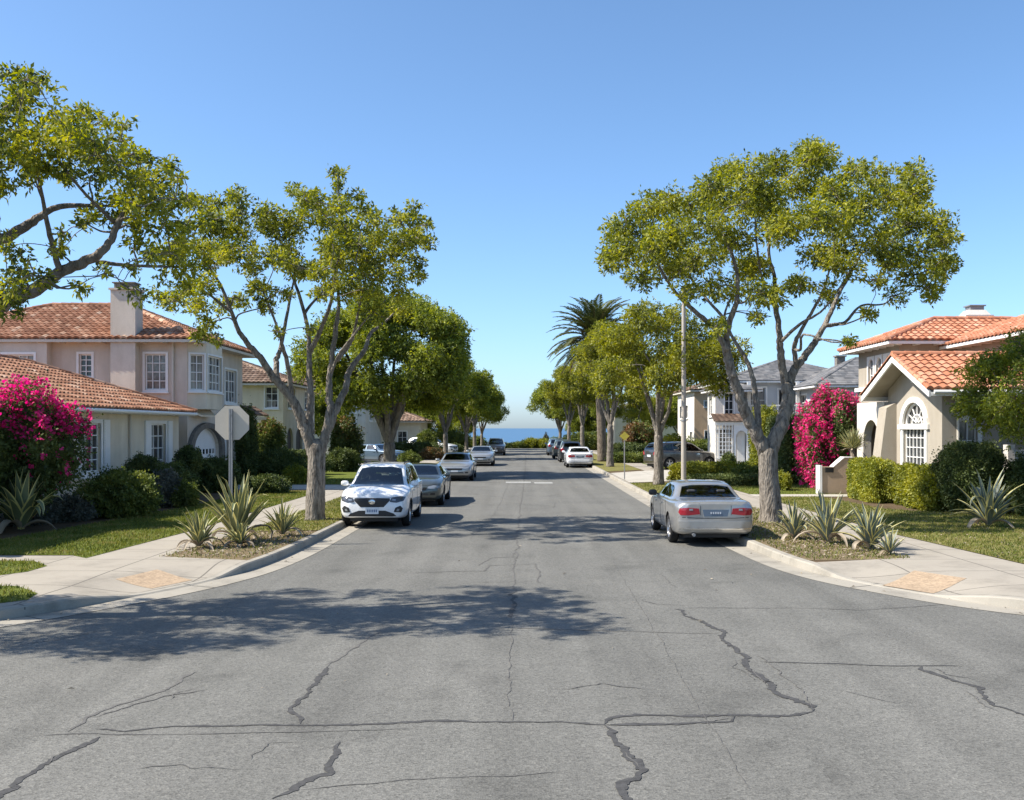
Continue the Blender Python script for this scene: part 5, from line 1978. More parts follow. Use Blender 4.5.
# ---- corner house on the right: gabled wing with the arched window, two storey block behind
r1 = empty('villa', (16, 36, Z0))
tag(r1, 'sandy stucco villa at right with red tile roofs, gabled wing and arched white window', 'house')
GX = 13.2                                   # gable wall faces the street
gy0, gy1, gc = 31.2, 35.75, 33.4
ze, zr, ov = 3.80, 4.92, .8
Wf = Frame((GX, gy1), (GX, gy0))             # u runs toward us
u_of = lambda y: gy1 - y
aw = (u_of(34.3), u_of(32.45), 1.30, 3.52)  # arched window opening
A = Acc()
wall(A, Wf, Z0, 3.45, [aw[:2] + (1.30, 3.45)] if False else [(aw[0], aw[1], 1.30, 3.45)], depth=.2)
# gable triangle above
A.poly([Wf.p(0, 0, 3.45), Wf.p(Wf.len, 0, 3.45), Wf.p(Wf.len, 0, 3.95), Wf.p(gy1 - gc, 0, 4.88), Wf.p(0, 0, 3.95)])
# side walls
wall(A, Frame((GX, gy0), (13.75, gy0)), Z0, 3.9)
wall(A, Frame((13.75, gy0), (13.75, 31.75)), Z0, 3.9)
Sf = Frame((13.75, 31.75), (19.5, 31.75))
sw = (.22, .80, 1.55, 2.85)
wall(A, Sf, Z0, 3.9, [sw])
wall(A, Frame((19.5, gy1), (GX, gy1)), Z0, 3.62)
arch_fill(A, Wf, aw[0], aw[1], 2.72, 3.452, -.2, -.003)
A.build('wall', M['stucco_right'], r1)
window(r1, Sf, sw, 2, 2, casing=.14)
# arched window: round fanlight above, french window below
fw_ = window(r1, Wf, (aw[0], aw[1], 1.30, 2.60), 6, 4, casing=0, sill=False, bar=.028)
A = Acc()
uc = (aw[0] + aw[1]) / 2; rr = (aw[1] - aw[0]) / 2
A.fbox(Wf, aw[0], aw[1], -.12, -.06, 2.60, 2.74)
arch_band(A, Wf, uc, rr - .08, rr, 2.74, -.12, -.06, e0=.76)
arch_band(A, Wf, uc, rr * .42, rr * .42 + .04, 2.74, -.11, -.07, e0=.76)
for k in range(1, 6):
    a = math.pi * k / 6
    P = lambda r_, s_, n_: Wf.p(uc + r_ * math.cos(a) - s_ * math.sin(a), n_, 2.74 + .76 * (r_ * math.sin(a) + s_ * math.cos(a)))
    A.hexa([P(.1, -.014, -.11), P(rr - .03, -.014, -.11), P(rr - .03, .014, -.11), P(.1, .014, -.11), P(.1, -.014, -.075), P(rr - .03, -.014, -.075), P(rr - .03, .014, -.075), P(.1, .014, -.075)])
fl = A.build('fanlight', M['white'], r1)
A = Acc(); A.fbox(Wf, aw[0] + .002, aw[1] - .002, -.14, -.128, 2.6, 3.44); A.build('pane', M['glass'], fl)
A = Acc()
arch_band(A, Wf, uc, rr, rr + .22, 2.72, 0.0, .07, e0=.8)
A.fbox(Wf, aw[0] - .34, aw[1] + .34, -.002, .09, 2.56, 2.72)
A.fbox(Wf, aw[0] - .16, aw[0], -.002, .05, 1.25, 2.56)
A.fbox(Wf, aw[1], aw[1] + .16, -.002, .05, 1.25, 2.56)
A.fbox(Wf, aw[0] - .3, aw[1] + .3, -.002, .12, 1.15, 1.25)
A.build('arch_surround', M['white'], r1)
# sloping buttress beside the porch arch
A = Acc()
b0, b1 = u_of(35.72), u_of(34.95)
pts = [(-.0, Z0), (.75, Z0), (.35, 3.3), (0, 3.5)]
A.prism([Wf.p(b0, p[0], p[1]) for p in pts], np.array(Wf.p(b1, 0, 0)) - np.array(Wf.p(b0, 0, 0)))
A.build('buttress', M['stucco_right'], r1)
# porch wall with the round arch, white
A = Acc()
Pf = Frame((GX - .15, 38.6), (GX - .15, 35.76))
wall(A, Pf, Z0, 3.55, [(.7, 2.3, Z0, 2.9)], depth=.3)
arch_fill(A, Pf, .7, 2.3, 2.1, 2.9, -.3, -.003)
wall(A, Frame((GX - .15, 35.76), (GX + .3, 35.76)), Z0, 3.55)
wall(A, Frame((14.4, 38.6), (GX - .15, 38.6)), Z0, 3.55)
A.quad((GX - .15, 35.76, 3.55), (14.4, 35.76, 3.55), (14.4, 38.6, 3.55), (GX - .15, 38.6, 3.55))
A.build('porch_wall', M['stucco_white'], r1)
A = Acc(); A.box(GX + 1.0, GX + 1.1, 36.0, 38.3, Z0, 3.3); A.build('porch_door', M['door_dark'], r1)
# gable roof: ridge runs along X
gx0, gx1 = 12.45, 19.5
A = Acc()
zE = ze - .0
hh = gc - (gy0 - ov)
zR = zE + hh * .415
tile_slope(A, (gx0, gy0 - ov, zE), (gx1, gy0 - ov, zE), (gx1, gc, zR), (gx0, gc, zR), .28, .37, .062, 6)
tile_slope(A, (gx1, 2 * gc - gy0 + ov, zE), (gx0, 2 * gc - gy0 + ov, zE), (gx0, gc, zR), (gx1, gc, zR), .28, .37, .062, 6)
cap_line(A, (gx0, gc, zR), (gx1, gc, zR), .14)
cap_line(A, (gx0 + .05, gy0 - ov, zE), (gx0 + .05, gc, zR), .11, lift=.03)
cap_line(A, (gx0 + .05, 2 * gc - gy0 + ov, zE), (gx0 + .05, gc, zR), .11, lift=.03)
gr = A.build('gable_roof', M['tile_r'], r1)
A = Acc()
for y0_, in ((gy0 - ov,), (2 * gc - gy0 + ov,)):
    dy = gc - y0_
    # barge board and roof deck under the tiles
    s = -1 if dy > 0 else 1
    q0 = np.array([gx0, y0_, zE - .05]); q1 = np.array([gx0, gc, zR - .05])
    A.prism([q0, q1, q1 - [0, 0, .2], q0 - [0, 0, .2]], (.06, 0, 0), 0)
    A.prism([q0 + [.062, 0, 0], q1 + [.062, 0, 0], q1 + [.062, 0, -.05], q0 + [.062, 0, -.05]], (gx1 - gx0 - .07, 0, 0), 1)
    A.box(gx0 + .07, gx1, min(y0_, y0_ - s * .05), max(y0_, y0_ - s * .05), zE - .22, zE - .055, 0)
A.build('barge_board', [M['white'], M['stucco_right']], gr)
# two storey block
UX, UY = 14.4, 37.9
Wh = [(u_, u_ + .52, 4.42, 5.42) for u_ in (.95, 1.75, 2.55)]
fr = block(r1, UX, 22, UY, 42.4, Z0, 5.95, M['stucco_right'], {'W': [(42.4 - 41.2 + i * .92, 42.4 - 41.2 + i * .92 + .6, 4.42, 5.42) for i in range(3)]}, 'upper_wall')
A = Acc()
for i in range(3):
    a = 42.4 - 41.2 + i * .92
    window(r1, fr['W'], (a, a + .6, 4.42, 5.42), 2, 3, casing=.1, sill=False)
    arch_fill(A, fr['W'], a, a + .6, 5.12, 5.42, -.05, .02, k=8)
A.fbox(fr['W'], -.1, 4.8, 0, .14, 4.12, 4.28)
A.build('belt_course', M['white'], r1)
hip_roof(r1, UX, 22, UY, 42.4, 5.9, .37, .65, M['tile_r'], tw=.28, th=.37, fascia=M['white'], soffit=M['soffit'])
# right hand block with the eave coming toward us
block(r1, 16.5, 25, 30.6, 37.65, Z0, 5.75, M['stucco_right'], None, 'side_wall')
hip_roof(r1, 16.5, 25, 29.5, 38.0, 5.72, .37, .6, M['tile_r'], tw=.28, th=.37, fascia=M['white'], soffit=M['soffit'])
A = Acc()
A.box(18.5, 19.5, 41.3, 42.2, 5.5, 7.2); A.box(18.42, 19.58, 41.22, 42.28, 7.2, 7.27); A.hexa([(18.5, 41.3, 7.27), (19.5, 41.3, 7.27), (19.5, 42.2, 7.27), (18.5, 42.2, 7.27), (18.68, 41.45, 7.5), (19.35, 41.45, 7.5), (19.35, 42.05, 7.5), (18.68, 42.05, 7.5)])
ch = A.build('chimney', M['stucco_white'], r1)
A = Acc(); A.box(18.74, 19.3, 41.5, 42.0, 7.5, 7.66); A.box(18.68, 19.36, 41.44, 42.06, 7.66, 7.71)
A.build('chimney_cap', M['metal'], ch)
A = Acc(); A.box(14.6, 24, 29.8, 30.0, Z0, 1.95); A.box(14.55, 14.75, 29.75, 30.05, Z0, 2.1)
tag(A.build('garden_wall', M['stucco_white'], None), 'low white garden wall right of the sandy villa, behind dark shrubs', 'wall')

A = Acc(); A.tube([(13.62, 31.12, 3.75), (13.66, 31.12, 3.5), (13.66, 31.12, .2)], .04, 8)
A.build('downpipe', M['fascia'], r1, smooth=True, sharp=40)
A = Acc(); A.tube([(12.6, gy0 - ov - .06, zE - .10), (19.4, gy0 - ov - .06, zE - .10)], .06, 8)
A.build('rain_gutter', M['white'], r1, smooth=True, sharp=40)
A = Acc(); A.fbox(Wf, gy1 - gc - .22, gy1 - gc + .22, .0, .03, 4.12, 4.42)
for q in range(5):
    A.fbox(Wf, gy1 - gc - .19, gy1 - gc + .19, .03, .045, 4.15 + q * .052, 4.18 + q * .052)
A.build('gable_vent', M['fascia'], r1)
A = Acc(); A.tube([(LX + .58, 19.2, 3.13), (LX + .58, 38.5, 3.13)], .055, 8)
A.build('rain_gutter', M['white'], h1, smooth=True, sharp=40)
A = Acc(); A.tube([(LX + .06, 33.3, 3.1), (LX + .06, 33.3, .2)], .04, 8)
A.build('downpipe', M['fascia'], h1, smooth=True, sharp=40)

# ---- white house with the grey roof
r2 = empty('grey_roofed_house', (15, 64, Z0))
tag(r2, 'white and grey house with grey shingle roof behind the right front tree', 'house')
Sh = [(.5, 2.1, 3.55, 5.1), (4.6, 6.2, 3.3, 5.1), (2.9, 3.5, 3.3, 5.0)]
fr = block(r2, 13.2, 21.5, 62, 70, Z0, 5.6, M['siding_grey'], {'S': Sh, 'W': [(2, 3.4, 3.5, 4.9), (5, 6.4, 3.5, 4.9)]})
window(r2, fr['S'], Sh[0], 2, 2); window(r2, fr['S'], Sh[1], 2, 1); window(r2, fr['S'], Sh[2], 1, 1)
window(r2, fr['W'], (2, 3.4, 3.5, 4.9), 2, 2); window(r2, fr['W'], (5, 6.4, 3.5, 4.9), 2, 2)
hip_roof(r2, 13.2, 21.5, 62, 70, 5.55, .34, .6, M['shingle'], tw=.3, th=.26, per=1, flat=True, fascia=M['white'])
# balcony front
A = Acc()
A.box(14.0, 18.5, 61.2, 62, 2.9, 3.05)
A.build('balcony_floor', M['white'], r2)
A = Acc()
for x in np.arange(14.05, 18.5, .16):
    A.box(x, x + .035, 61.22, 61.255, 3.05, 3.95)
A.box(14.0, 18.5, 61.2, 61.28, 3.95, 4.02)
A.build('balcony_railing', M['white'], r2)
A = Acc()
for x in (14.0, 16.2, 17.0):
    A.box(x, x + .22, 61.3, 61.5, 3.05, 5.42)
for x in (14.0, 18.3):
    A.box(x, x + .2, 61.25, 61.45, Z0, 2.9)
A.build('balcony_post', M['white'], r2)
# right cross block
fr = block(r2, 17.3, 25, 57.2, 63, Z0, 5.1, M['siding_grey'], {'S': [(.6, 1.7, 3.1, 4.7), (3, 4.2, 3.1, 4.7)], 'W': [(1.5, 2.9, 3.2, 4.6)]}, 'side_wall')
for q in ((.6, 1.7, 3.1, 4.7), (3, 4.2, 3.1, 4.7)):
    window(r2, fr['S'], q, 2, 3)
window(r2, fr['W'], (1.5, 2.9, 3.2, 4.6), 2, 3)
hip_roof(r2, 17.3, 25, 57.2, 63, 5.07, .50, .6, M['shingle'], tw=.3, th=.26, per=1, flat=True, fascia=M['white'])
A = Acc(); A.box(19.4, 19.9, 61, 61.5, 6.0, 6.95); A.box(19.33, 19.97, 60.93, 61.57, 6.95, 7.03); A.build('chimney', M['stone'], r2)
# left entrance wing, white
Wh = [(.5, 1.5, 3.35, 4.65)]
Sh = [(.55, 1.1, 3.2, 4.7), (.2, 1.0, .9, 2.6)]
fr = block(r2, 11.7, 13.19, 59.6, 61.99, Z0, 4.95, M['stucco_white'], {'S': Sh, 'W': Wh}, 'entry_wall')
window(r2, fr['S'], Sh[0], 2, 3, casing=.05); window(r2, fr['S'], Sh[1], 3, 4, casing=.06); window(r2, fr['W'], Wh[0], 2, 2, casing=.06)
hip_roof(r2, 11.7, 14.2, 59.6, 62.6, 4.92, .3, .3, M['shingle'], tw=.3, th=.26, per=1, flat=True, fascia=M['white'], name='entry_roof')
A = Acc()
tile_slope(A, (11.2, 57.6, 3.0), (14.4, 57.6, 3.0), (14.2, 59.6, 3.45), (11.4, 59.6, 3.45), .3, .3, .02, 2)
cr = A.build('canopy_roof', M['tile_brown'], r2)
A = Acc(); A.box(11.3, 14.35, 57.7, 57.85, 2.8, 2.95); A.box(11.3, 11.45, 57.85, 59.59, 2.8, 2.95); A.box(14.2, 14.35, 57.85, 59.59, 2.8, 2.95)
A.build('canopy_beam', M['white'], cr)
A = Acc()
tf = Frame((11.35, 57.75), (12.35, 57.75))
for q in range(6):
    A.fbox(tf, q * .19, q * .19 + .045, -.03, .02, Z0, 2.8)
for q in range(11):
    A.fbox(tf, 0, 1.0, -.025, .015, .35 + q * .24, .39 + q * .24)
A.build('trellis', M['white'], r2)
A = Acc()
df = Frame((12.4, 57.75), (13.3, 57.75))
wall(A, df, Z0, 2.8, [(.14, .76, Z0, 2.45)], depth=.1)
arch_fill(A, df, .14, .76, 2.1, 2.45, -.1, -.003)
A.fbox(df, .3, .74, -.5, -.46, Z0, 2.4)
A.build('porch_arch', M['white'], r2)
A = Acc(); A.box(13.32, 14.0, 58.4, 58.5, Z0, 2.8)
A.build('porch_screen', M['siding_grey'], r2)
for x in (13.98, 14.22):
    A = Acc(); A.box(x, x + .13, 57.72, 57.85, Z0, 2.8); A.build('porch_column', M['white'], r2)

# ---- tan house
r3 = empty('tan_house', (16, 81, Z0))
tag(r3, 'tan stucco house with a dark window and white left part, beyond the grey pole', 'house')
Sh = [(.75, 1.75, 4.2, 4.7), (.8, 1.5, 1.2, 2.4)]
fr = block(r3, 13.5, 21, 77, 85, Z0, 5.6, M['stucco_tan'], {'S': Sh, 'W': [(1.2, 2.2, 3.4, 4.4), (4.2, 5.2, 3.4, 4.4), (6.2, 7.2, .9, 2.3)]})
for q in Sh:
    window(r3, fr['S'], q, 1, 1, casing=.04, sill=False)
hip_roof(r3, 13.5, 21, 77, 85, 5.55, .34, .4, M['tile_brown'], per=3, th=.5, tw=.4)
A = Acc()
wf = Frame((13.497, 85), (13.497, 77))
Wh = [(1.2, 2.2, 3.4, 4.4), (4.2, 5.2, 3.4, 4.4), (6.2, 7.2, .9, 2.3)]
wall(A, wf, Z0, 5.6, Wh)
A.build('white_wall', M['stucco_white'], r3)
for q in Wh:
    window(r3, wf, q, 2, 2, casing=.05)

# ---- far grey house
r4 = empty('grey_house', (13, 109, Z0))
tag(r4, 'weathered grey house with paired dark windows far down the right side', 'house')
Sh = [(1.6, 2.45, 2.9, 4.0), (2.75, 3.4, 2.9, 4.0), (4.3, 5.4, 2.9, 4.0)]
fr = block(r4, 10.1, 18, 105, 113, Z0, 4.5, M['stucco_grey'], {'S': Sh, 'W': [(2, 3.2, 2.9, 4.0)]})
for q in Sh:
    window(r4, fr['S'], q, 1, 1, casing=.08)
window(r4, fr['W'], (2, 3.2, 2.9, 4.0), 1, 1)
hip_roof(r4, 10.1, 18, 105, 113, 4.47, .36, .6, M['shingle'], tw=.3, th=.3, per=1, flat=True, fascia=M['fascia'])

# ---------------------------------------------------------------- street furniture
# stop sign seen from behind
sg_ = empty('stop_sign', (-6.36, 22, .13))
A = Acc()
oc = [(.405 * math.cos(R(22.5 + 45 * k)), .405 * math.sin(R(22.5 + 45 * k))) for k in range(8)]
A.prism([(-6.33 + x, 22.06, 2.715 + z) for x, z in oc], (0, .006, 0))
A.build('sign_plate', M['signback'], sg_)
A = Acc()
A.box(-6.388, -6.362, 22.0, 22.05, .1, 3.02); A.box(-6.362, -6.338, 22.012, 22.058, .1, 3.02); A.box(-6.338, -6.312, 22.0, 22.05, .1, 3.02)
A.build('post', M['metal'], sg_)
for z in (2.5, 2.9):
    A = Acc(); A.lathe([(.016, 0), (.016, .02), (.001, .022)], (0, 0, 0), 8)
    A.v = [(-6.35 + p[0], 21.998 - p[2], z + p[1]) for p in A.v]
    A.build('bolt', M['metal'], sg_)
tag(sg_, 'octagonal road sign seen from its bare grey back on a steel post at left corner', 'road sign')

po = empty('utility_pole', (6.62, 40.2, .13))
A = Acc(); A.tube([(6.62, 40.2, .1), (6.62, 40.2, 4), (6.62, 40.2, 8.3)], [.105, .095, .075], 12)
A.build('pole_shaft', M['polewood'], po, smooth=True, sharp=40)
A = Acc()
for z in (2.9, 5.0, 7.9):
    A.lathe([(.10, z - .03), (.115, z - .03), (.115, z + .03), (.09, z + .03)], (6.62, 40.2, 0), 12)
A.build('pole_band', M['metal'], po)
tag(po, 'tall plain grey pole rising behind the silver sedan into the leaves', 'pole')

sp = empty('street_sign', (4.98, 47.2, .13))
A = Acc(); A.tube([(4.98, 47.2, .1), (4.98, 47.2, 1), (4.98, 47.2, 2.15)], .028, 8)
A.build('post', M['metal'], sp, smooth=True, sharp=40)
A = Acc()
A.prism([(4.98 + x, 47.16, 2.22 + z) for x, z in ((-.24, 0), (0, -.21), (.24, 0), (0, .21))], (0, .006, 0))
A.build('sign_plate', M['signyellow'], sp)
tag(sp, 'small yellow diamond sign on a thin post at the right driveway', 'road sign')

mb = empty('postbox_pillar', (11.7, 36.9, .15))
A = Acc()
A.prism([(11.16, 36.9, .15), (12.35, 36.9, .15), (12.35, 36.9, 1.50), (12.0, 36.9, 1.50), (11.62, 36.9, 1.16), (11.16, 36.9, 1.16)], (0, .42, 0))
A.build('pillar_body', M['postbox'], mb)
A = Acc()
A.box(11.08, 11.18, 36.87, 37.33, .15, 1.22)
A.prism([(11.60, 36.88, 1.162), (11.61, 36.88, 1.19), (11.995, 36.88, 1.53), (12.37, 36.88, 1.53), (12.37, 36.88, 1.502), (12.01, 36.88, 1.502)], (0, .48, 0))
A.build('pillar_trim', M['white'], mb)
A = Acc(); A.box(11.30, 11.60, 36.87, 36.902, .96, 1.13); A.box(11.28, 11.62, 36.85, 36.9, 1.13, 1.15)
A.build('mail_slot', M['black'], mb)
tag(mb, 'low brown stucco letterbox pillar with white edge and dark mail slot', 'letterbox')


# ---------------------------------------------------------------- trees
def px_limb(pts, Y0, base, r0, r1, dep=0.0, dep0=0.0):
    """limb traced in the picture plane at distance Y0; dep pushes its end away from (or toward) us"""
    n = len(pts)
    out = []
    for i, (x, y) in enumerate(pts):
        t = i / max(1, n - 1)
        p = W(x, y, Y0)
        out.append((p[0] - base[0], dep0 + (dep - dep0) * t ** 1.3, p[2] - base[2], r0 + (r1 - r0) * t))
    return out


def px_clumps(lst, Y0, base, sx, ox, oy, depth, seed, copies=1.3, rs=1.0, doff=0.0):
    rng = np.random.RandomState(seed)
    P = []
    q = np.array(lst, float)
    X = (ox + q[:, 0] * sx - VX) * Y0 / F - base[0]
    Z = EYE - (oy + q[:, 1] * sx - VY) * Y0 / F - base[2]
    Rr = q[:, 2] * sx * Y0 / F * rs
    cx, cz = (X.min() + X.max()) / 2, (Z.min() + Z.max()) / 2
    hx, hz = (X.max() - X.min()) / 2 + .6, (Z.max() - Z.min()) / 2 + .6
    def at_depth(x, dy, z, r):
        # keep the traced outline: a clump standing nearer is set a little lower and closer in
        dy += doff
        k_ = (Y0 + dy) / Y0
        return ((base[0] + x) * k_ - base[0], dy, (base[2] + z - EYE) * k_ + EYE - base[2], r * (1 + (k_ - 1) * .5))
    for x, z, r in zip(X, Z, Rr):
        e = max(.15, 1 - ((x - cx) / hx) ** 2 - .6 * ((z - cz) / hz) ** 2) ** .5
        P.append(at_depth(x, rng.uniform(-1, 1) * depth * e * .9, z, r * .92))
        k = int(copies) + (rng.rand() < copies % 1)
        for _ in range(k):
            P.append(at_depth(x + rng.normal() * r * .4, rng.uniform(-1, 1) * depth * e, z + rng.normal() * r * .3, r * rng.uniform(.65, .92)))
    return P


# --- right front tree
Y0 = 26.0
base = np.array([6.55, Y0, .13])
fk = [(771, 523), (771, 505), (769, 480), (768, 452)]
L = [px_limb(fk, Y0, base, .30, .245),
     px_limb([(768, 458), (758, 438), (748, 420), (741, 405), (734, 386), (727, 370), (722, 350), (724, 325), (731, 302), (728, 270), (715, 240)], Y0, base, .19, .03, -1.0),
     px_limb([(722, 352), (709, 333), (689, 317), (670, 302), (655, 285), (640, 262)], Y0, base, .08, .02, -2.0, -.6),
     px_limb([(757, 432), (758, 416), (757, 396), (756, 376), (750, 356), (738, 332), (733, 310), (745, 285)], Y0, base, .10, .02, 1.3, -.1),
     px_limb([(730, 378), (727, 350), (725, 320), (705, 290), (690, 262)], Y0, base, .07, .02, 1.0, -.5),
     px_limb([(768, 456), (777, 436), (786, 418), (792, 398), (792, 384)], Y0, base, .20, .16, .5),
     px_limb([(792, 388), (788, 370), (785, 350), (783, 328), (779, 302), (777, 274), (771, 248), (776, 220)], Y0, base, .12, .025, .2, .5),
     px_limb([(792, 388), (799, 371), (808, 360), (820, 346), (833, 326), (844, 308), (853, 290), (868, 266), (884, 240)], Y0, base, .13, .025, 1.6, .5),
     px_limb([(802, 366), (798, 348), (800, 335), (810, 314), (818, 295), (826, 262)], Y0, base, .075, .02, -.6, .5),
     px_limb([(836, 322), (850, 320), (862, 316), (880, 299), (907, 296), (925, 285)], Y0, base, .06, .015, 2.0, .9),
     px_limb([(785, 340), (798, 325), (815, 312), (830, 280)], Y0, base, .05, .015, -1.6, .3),
     px_limb([(779, 305), (762, 285), (750, 250), (742, 215)], Y0, base, .05, .015, -1.4, .2)]
CL = [(120, 250, 70), (100, 310, 60), (180, 200, 60), (230, 180, 50), (190, 300, 70), (150, 370, 50), (250, 260, 70), (300, 330, 70), (280, 190, 50), (330, 240, 60), (380, 110, 50), (360, 180, 60), (420, 200, 70), (400, 290, 70), (440, 110, 60), (500, 90, 60), (480, 180, 60), (520, 250, 60), (440, 360, 60), (480, 420, 50), (590, 60, 55), (620, 70, 50), (560, 140, 60), (630, 150, 60), (700, 110, 50), (760, 110, 50), (850, 110, 50), (860, 150, 50), (790, 170, 60), (720, 200, 60), (660, 230, 60), (590, 230, 60), (600, 320, 50), (650, 340, 40), (640, 430, 40), (680, 300, 50), (760, 270, 60), (830, 230, 60), (900, 240, 50), (930, 280, 45), (870, 310, 55), (800, 320, 50), (920, 350, 40), (850, 370, 45), (900, 400, 38), (900, 430, 24), (760, 390, 30), (740, 475, 26), (560, 400, 40), (350, 500, 30), (350, 400, 50), (270, 410, 40), (220, 350, 50), (450, 480, 28), (330, 140, 40), (860, 200, 50), (940, 330, 28), (80, 340, 40), (690, 540, 20)]
ct = px_clumps(CL, Y0, base, .3906, 580, 130, 3.6, 1, 1.2, 1.0, -.4)
build_tree('street_tree', base, L, ct, 21, .092, 185, M['leaf_jac'], M['bark'], 'tall forked street tree beside the silver sedan at right kerb', group='street trees')

# --- left front tree
Y0 = 26.6
base = np.array([-5.45, Y0, .13])
L = [px_limb([(315, 523), (315, 505), (316, 478), (317, 446)], Y0, base, .275, .23),
     px_limb([(313, 455), (308, 438), (302, 420), (297, 404), (287, 389), (277, 377), (268, 361), (258, 349), (249, 335), (243, 316), (234, 291), (222, 270)], Y0, base, .16, .025, -1.4),
     px_limb([(281, 382), (278, 363), (279, 350), (281, 325), (284, 291), (286, 262)], Y0, base, .085, .02, 1.2, -.4),
     px_limb([(294, 396), (293, 368), (291, 350), (289, 331), (280, 300)], Y0, base, .075, .02, -1.8, -.3),
     px_limb([(310, 440), (309, 421), (309, 393), (307, 369), (306, 350), (302, 318), (288, 276), (272, 250)], Y0, base, .12, .025, .8),
     px_limb([(306, 352), (318, 332), (330, 310), (338, 285), (340, 255)], Y0, base, .075, .02, -1.0, .4),
     px_limb([(321, 452), (329, 415), (328, 393), (329, 368), (334, 326), (336, 300), (333, 250), (336, 195)], Y0, base, .12, .018, .6),
     px_limb([(321, 450), (333, 414), (343, 389), (346, 370), (360, 347), (364, 330), (376, 318), (392, 300)], Y0, base, .12, .02, 1.7),
     px_limb([(335, 360), (350, 343), (357, 328), (366, 300), (376, 270)], Y0, base, .06, .018, -1.2, .3),
     px_limb([(329, 375), (340, 355), (356, 340), (372, 326), (385, 320)], Y0, base, .05, .015, -1.9, .2),
     px_limb([(300, 312), (306, 300), (316, 284), (314, 260)], Y0, base, .045, .015, 1.5, .5),
     px_limb([(244, 318), (230, 305), (215, 292), (195, 268)], Y0, base, .04, .014, -2.2, -1.1)]
CL = [(50, 480, 38), (80, 470, 42), (130, 440, 48), (180, 430, 48), (150, 510, 42), (190, 560, 36), (160, 590, 36), (215, 605, 24), (230, 500, 42), (150, 170, 45), (210, 170, 40), (290, 160, 45), (280, 210, 50), (180, 240, 50), (230, 260, 50), (160, 310, 52), (200, 330, 58), (260, 320, 52), (300, 270, 50), (320, 320, 40), (370, 200, 48), (380, 240, 45), (420, 220, 48), (460, 240, 48), (380, 340, 48), (330, 380, 42), (420, 290, 48), (440, 340, 48), (340, 440, 36), (300, 480, 36), (380, 500, 36), (430, 460, 36), (470, 380, 46), (460, 130, 28), (520, 150, 42), (500, 190, 48), (590, 75, 28), (600, 110, 22), (560, 200, 52), (560, 240, 52), (610, 180, 42), (670, 145, 24), (620, 250, 56), (580, 300, 48), (540, 380, 40), (600, 350, 52), (650, 300, 52), (700, 210, 42), (720, 240, 52), (690, 290, 52), (740, 280, 48), (800, 220, 38), (850, 215, 34), (870, 240, 30), (890, 290, 28), (850, 280, 42), (800, 300, 48), (770, 340, 48), (840, 350, 42), (850, 390, 34), (780, 410, 46), (700, 400, 52), (720, 450, 42), (800, 460, 36), (660, 450, 42), (620, 470, 36), (590, 430, 42), (540, 460, 30), (640, 400, 42), (680, 340, 48), (512, 570, 16), (395, 580, 22), (90, 300, 30), (110, 240, 34)]
ct = px_clumps(CL, Y0, base, .3125, 150, 150, 3.3, 2, 1.3, .98, -1.6)
build_tree('street_tree', base, L, ct, 22, .092, 185, M['leaf_jac'], M['bark'], 'many stemmed street tree on the grass strip beside the white crossover', group='street trees')

# --- tree whose crown reaches in from the left edge
Y0 = 13.5
base = np.array([-8.5, Y0, .13])
Lc = lambda pts: [(x * .3125, 50 + y * .3125) for x, y in pts]
L = [[(0, 0, 0, .29), (.05, 0, 1.2, .25), (.1, 0, 2.4, .22), (.2, 0, 3.1, .20)],
     px_limb([(-98, 356), (-60, 335), (-25, 317), (0, 303), (31, 287), (59, 268), (84, 257), (101, 240), (110, 216), (120, 200), (131, 187)], Y0, base, .14, .018, .4),
     px_limb([(-95, 358), (-50, 350), (-15, 335), (0, 325), (14, 309), (30, 303)], Y0, base, .10, .025, -.8),
     px_limb([(57, 269), (54, 237), (56, 197), (62, 170)], Y0, base, .045, .01, -.8, .1),
     px_limb([(-100, 360), (-70, 300), (-30, 250), (0, 230), (19, 212), (34, 197), (60, 192), (85, 190)], Y0, base, .115, .015, 1.0),
     px_limb([(-30, 250), (-5, 222), (8, 205), (28, 200), (50, 196)], Y0, base, .06, .016, -1.4, .3),
     px_limb([(84, 257), (110, 258), (135, 256), (150, 252)], Y0, base, .035, .012, 1.2, .4),
     px_limb([(108, 222), (95, 205), (88, 190), (84, 170)], Y0, base, .03, .012, -.9, .4),
     px_limb([(-100, 362), (-130, 290), (-140, 220), (-120, 150)], Y0, base, .12, .025, -.4),
     px_limb([(-105, 362), (-160, 320), (-210, 280), (-250, 250)], Y0, base, .11, .025, .7),
     px_limb([(-128, 290), (-90, 230), (-50, 170), (-10, 110), (12, 85)], Y0, base, .075, .012, .4, -.2)]
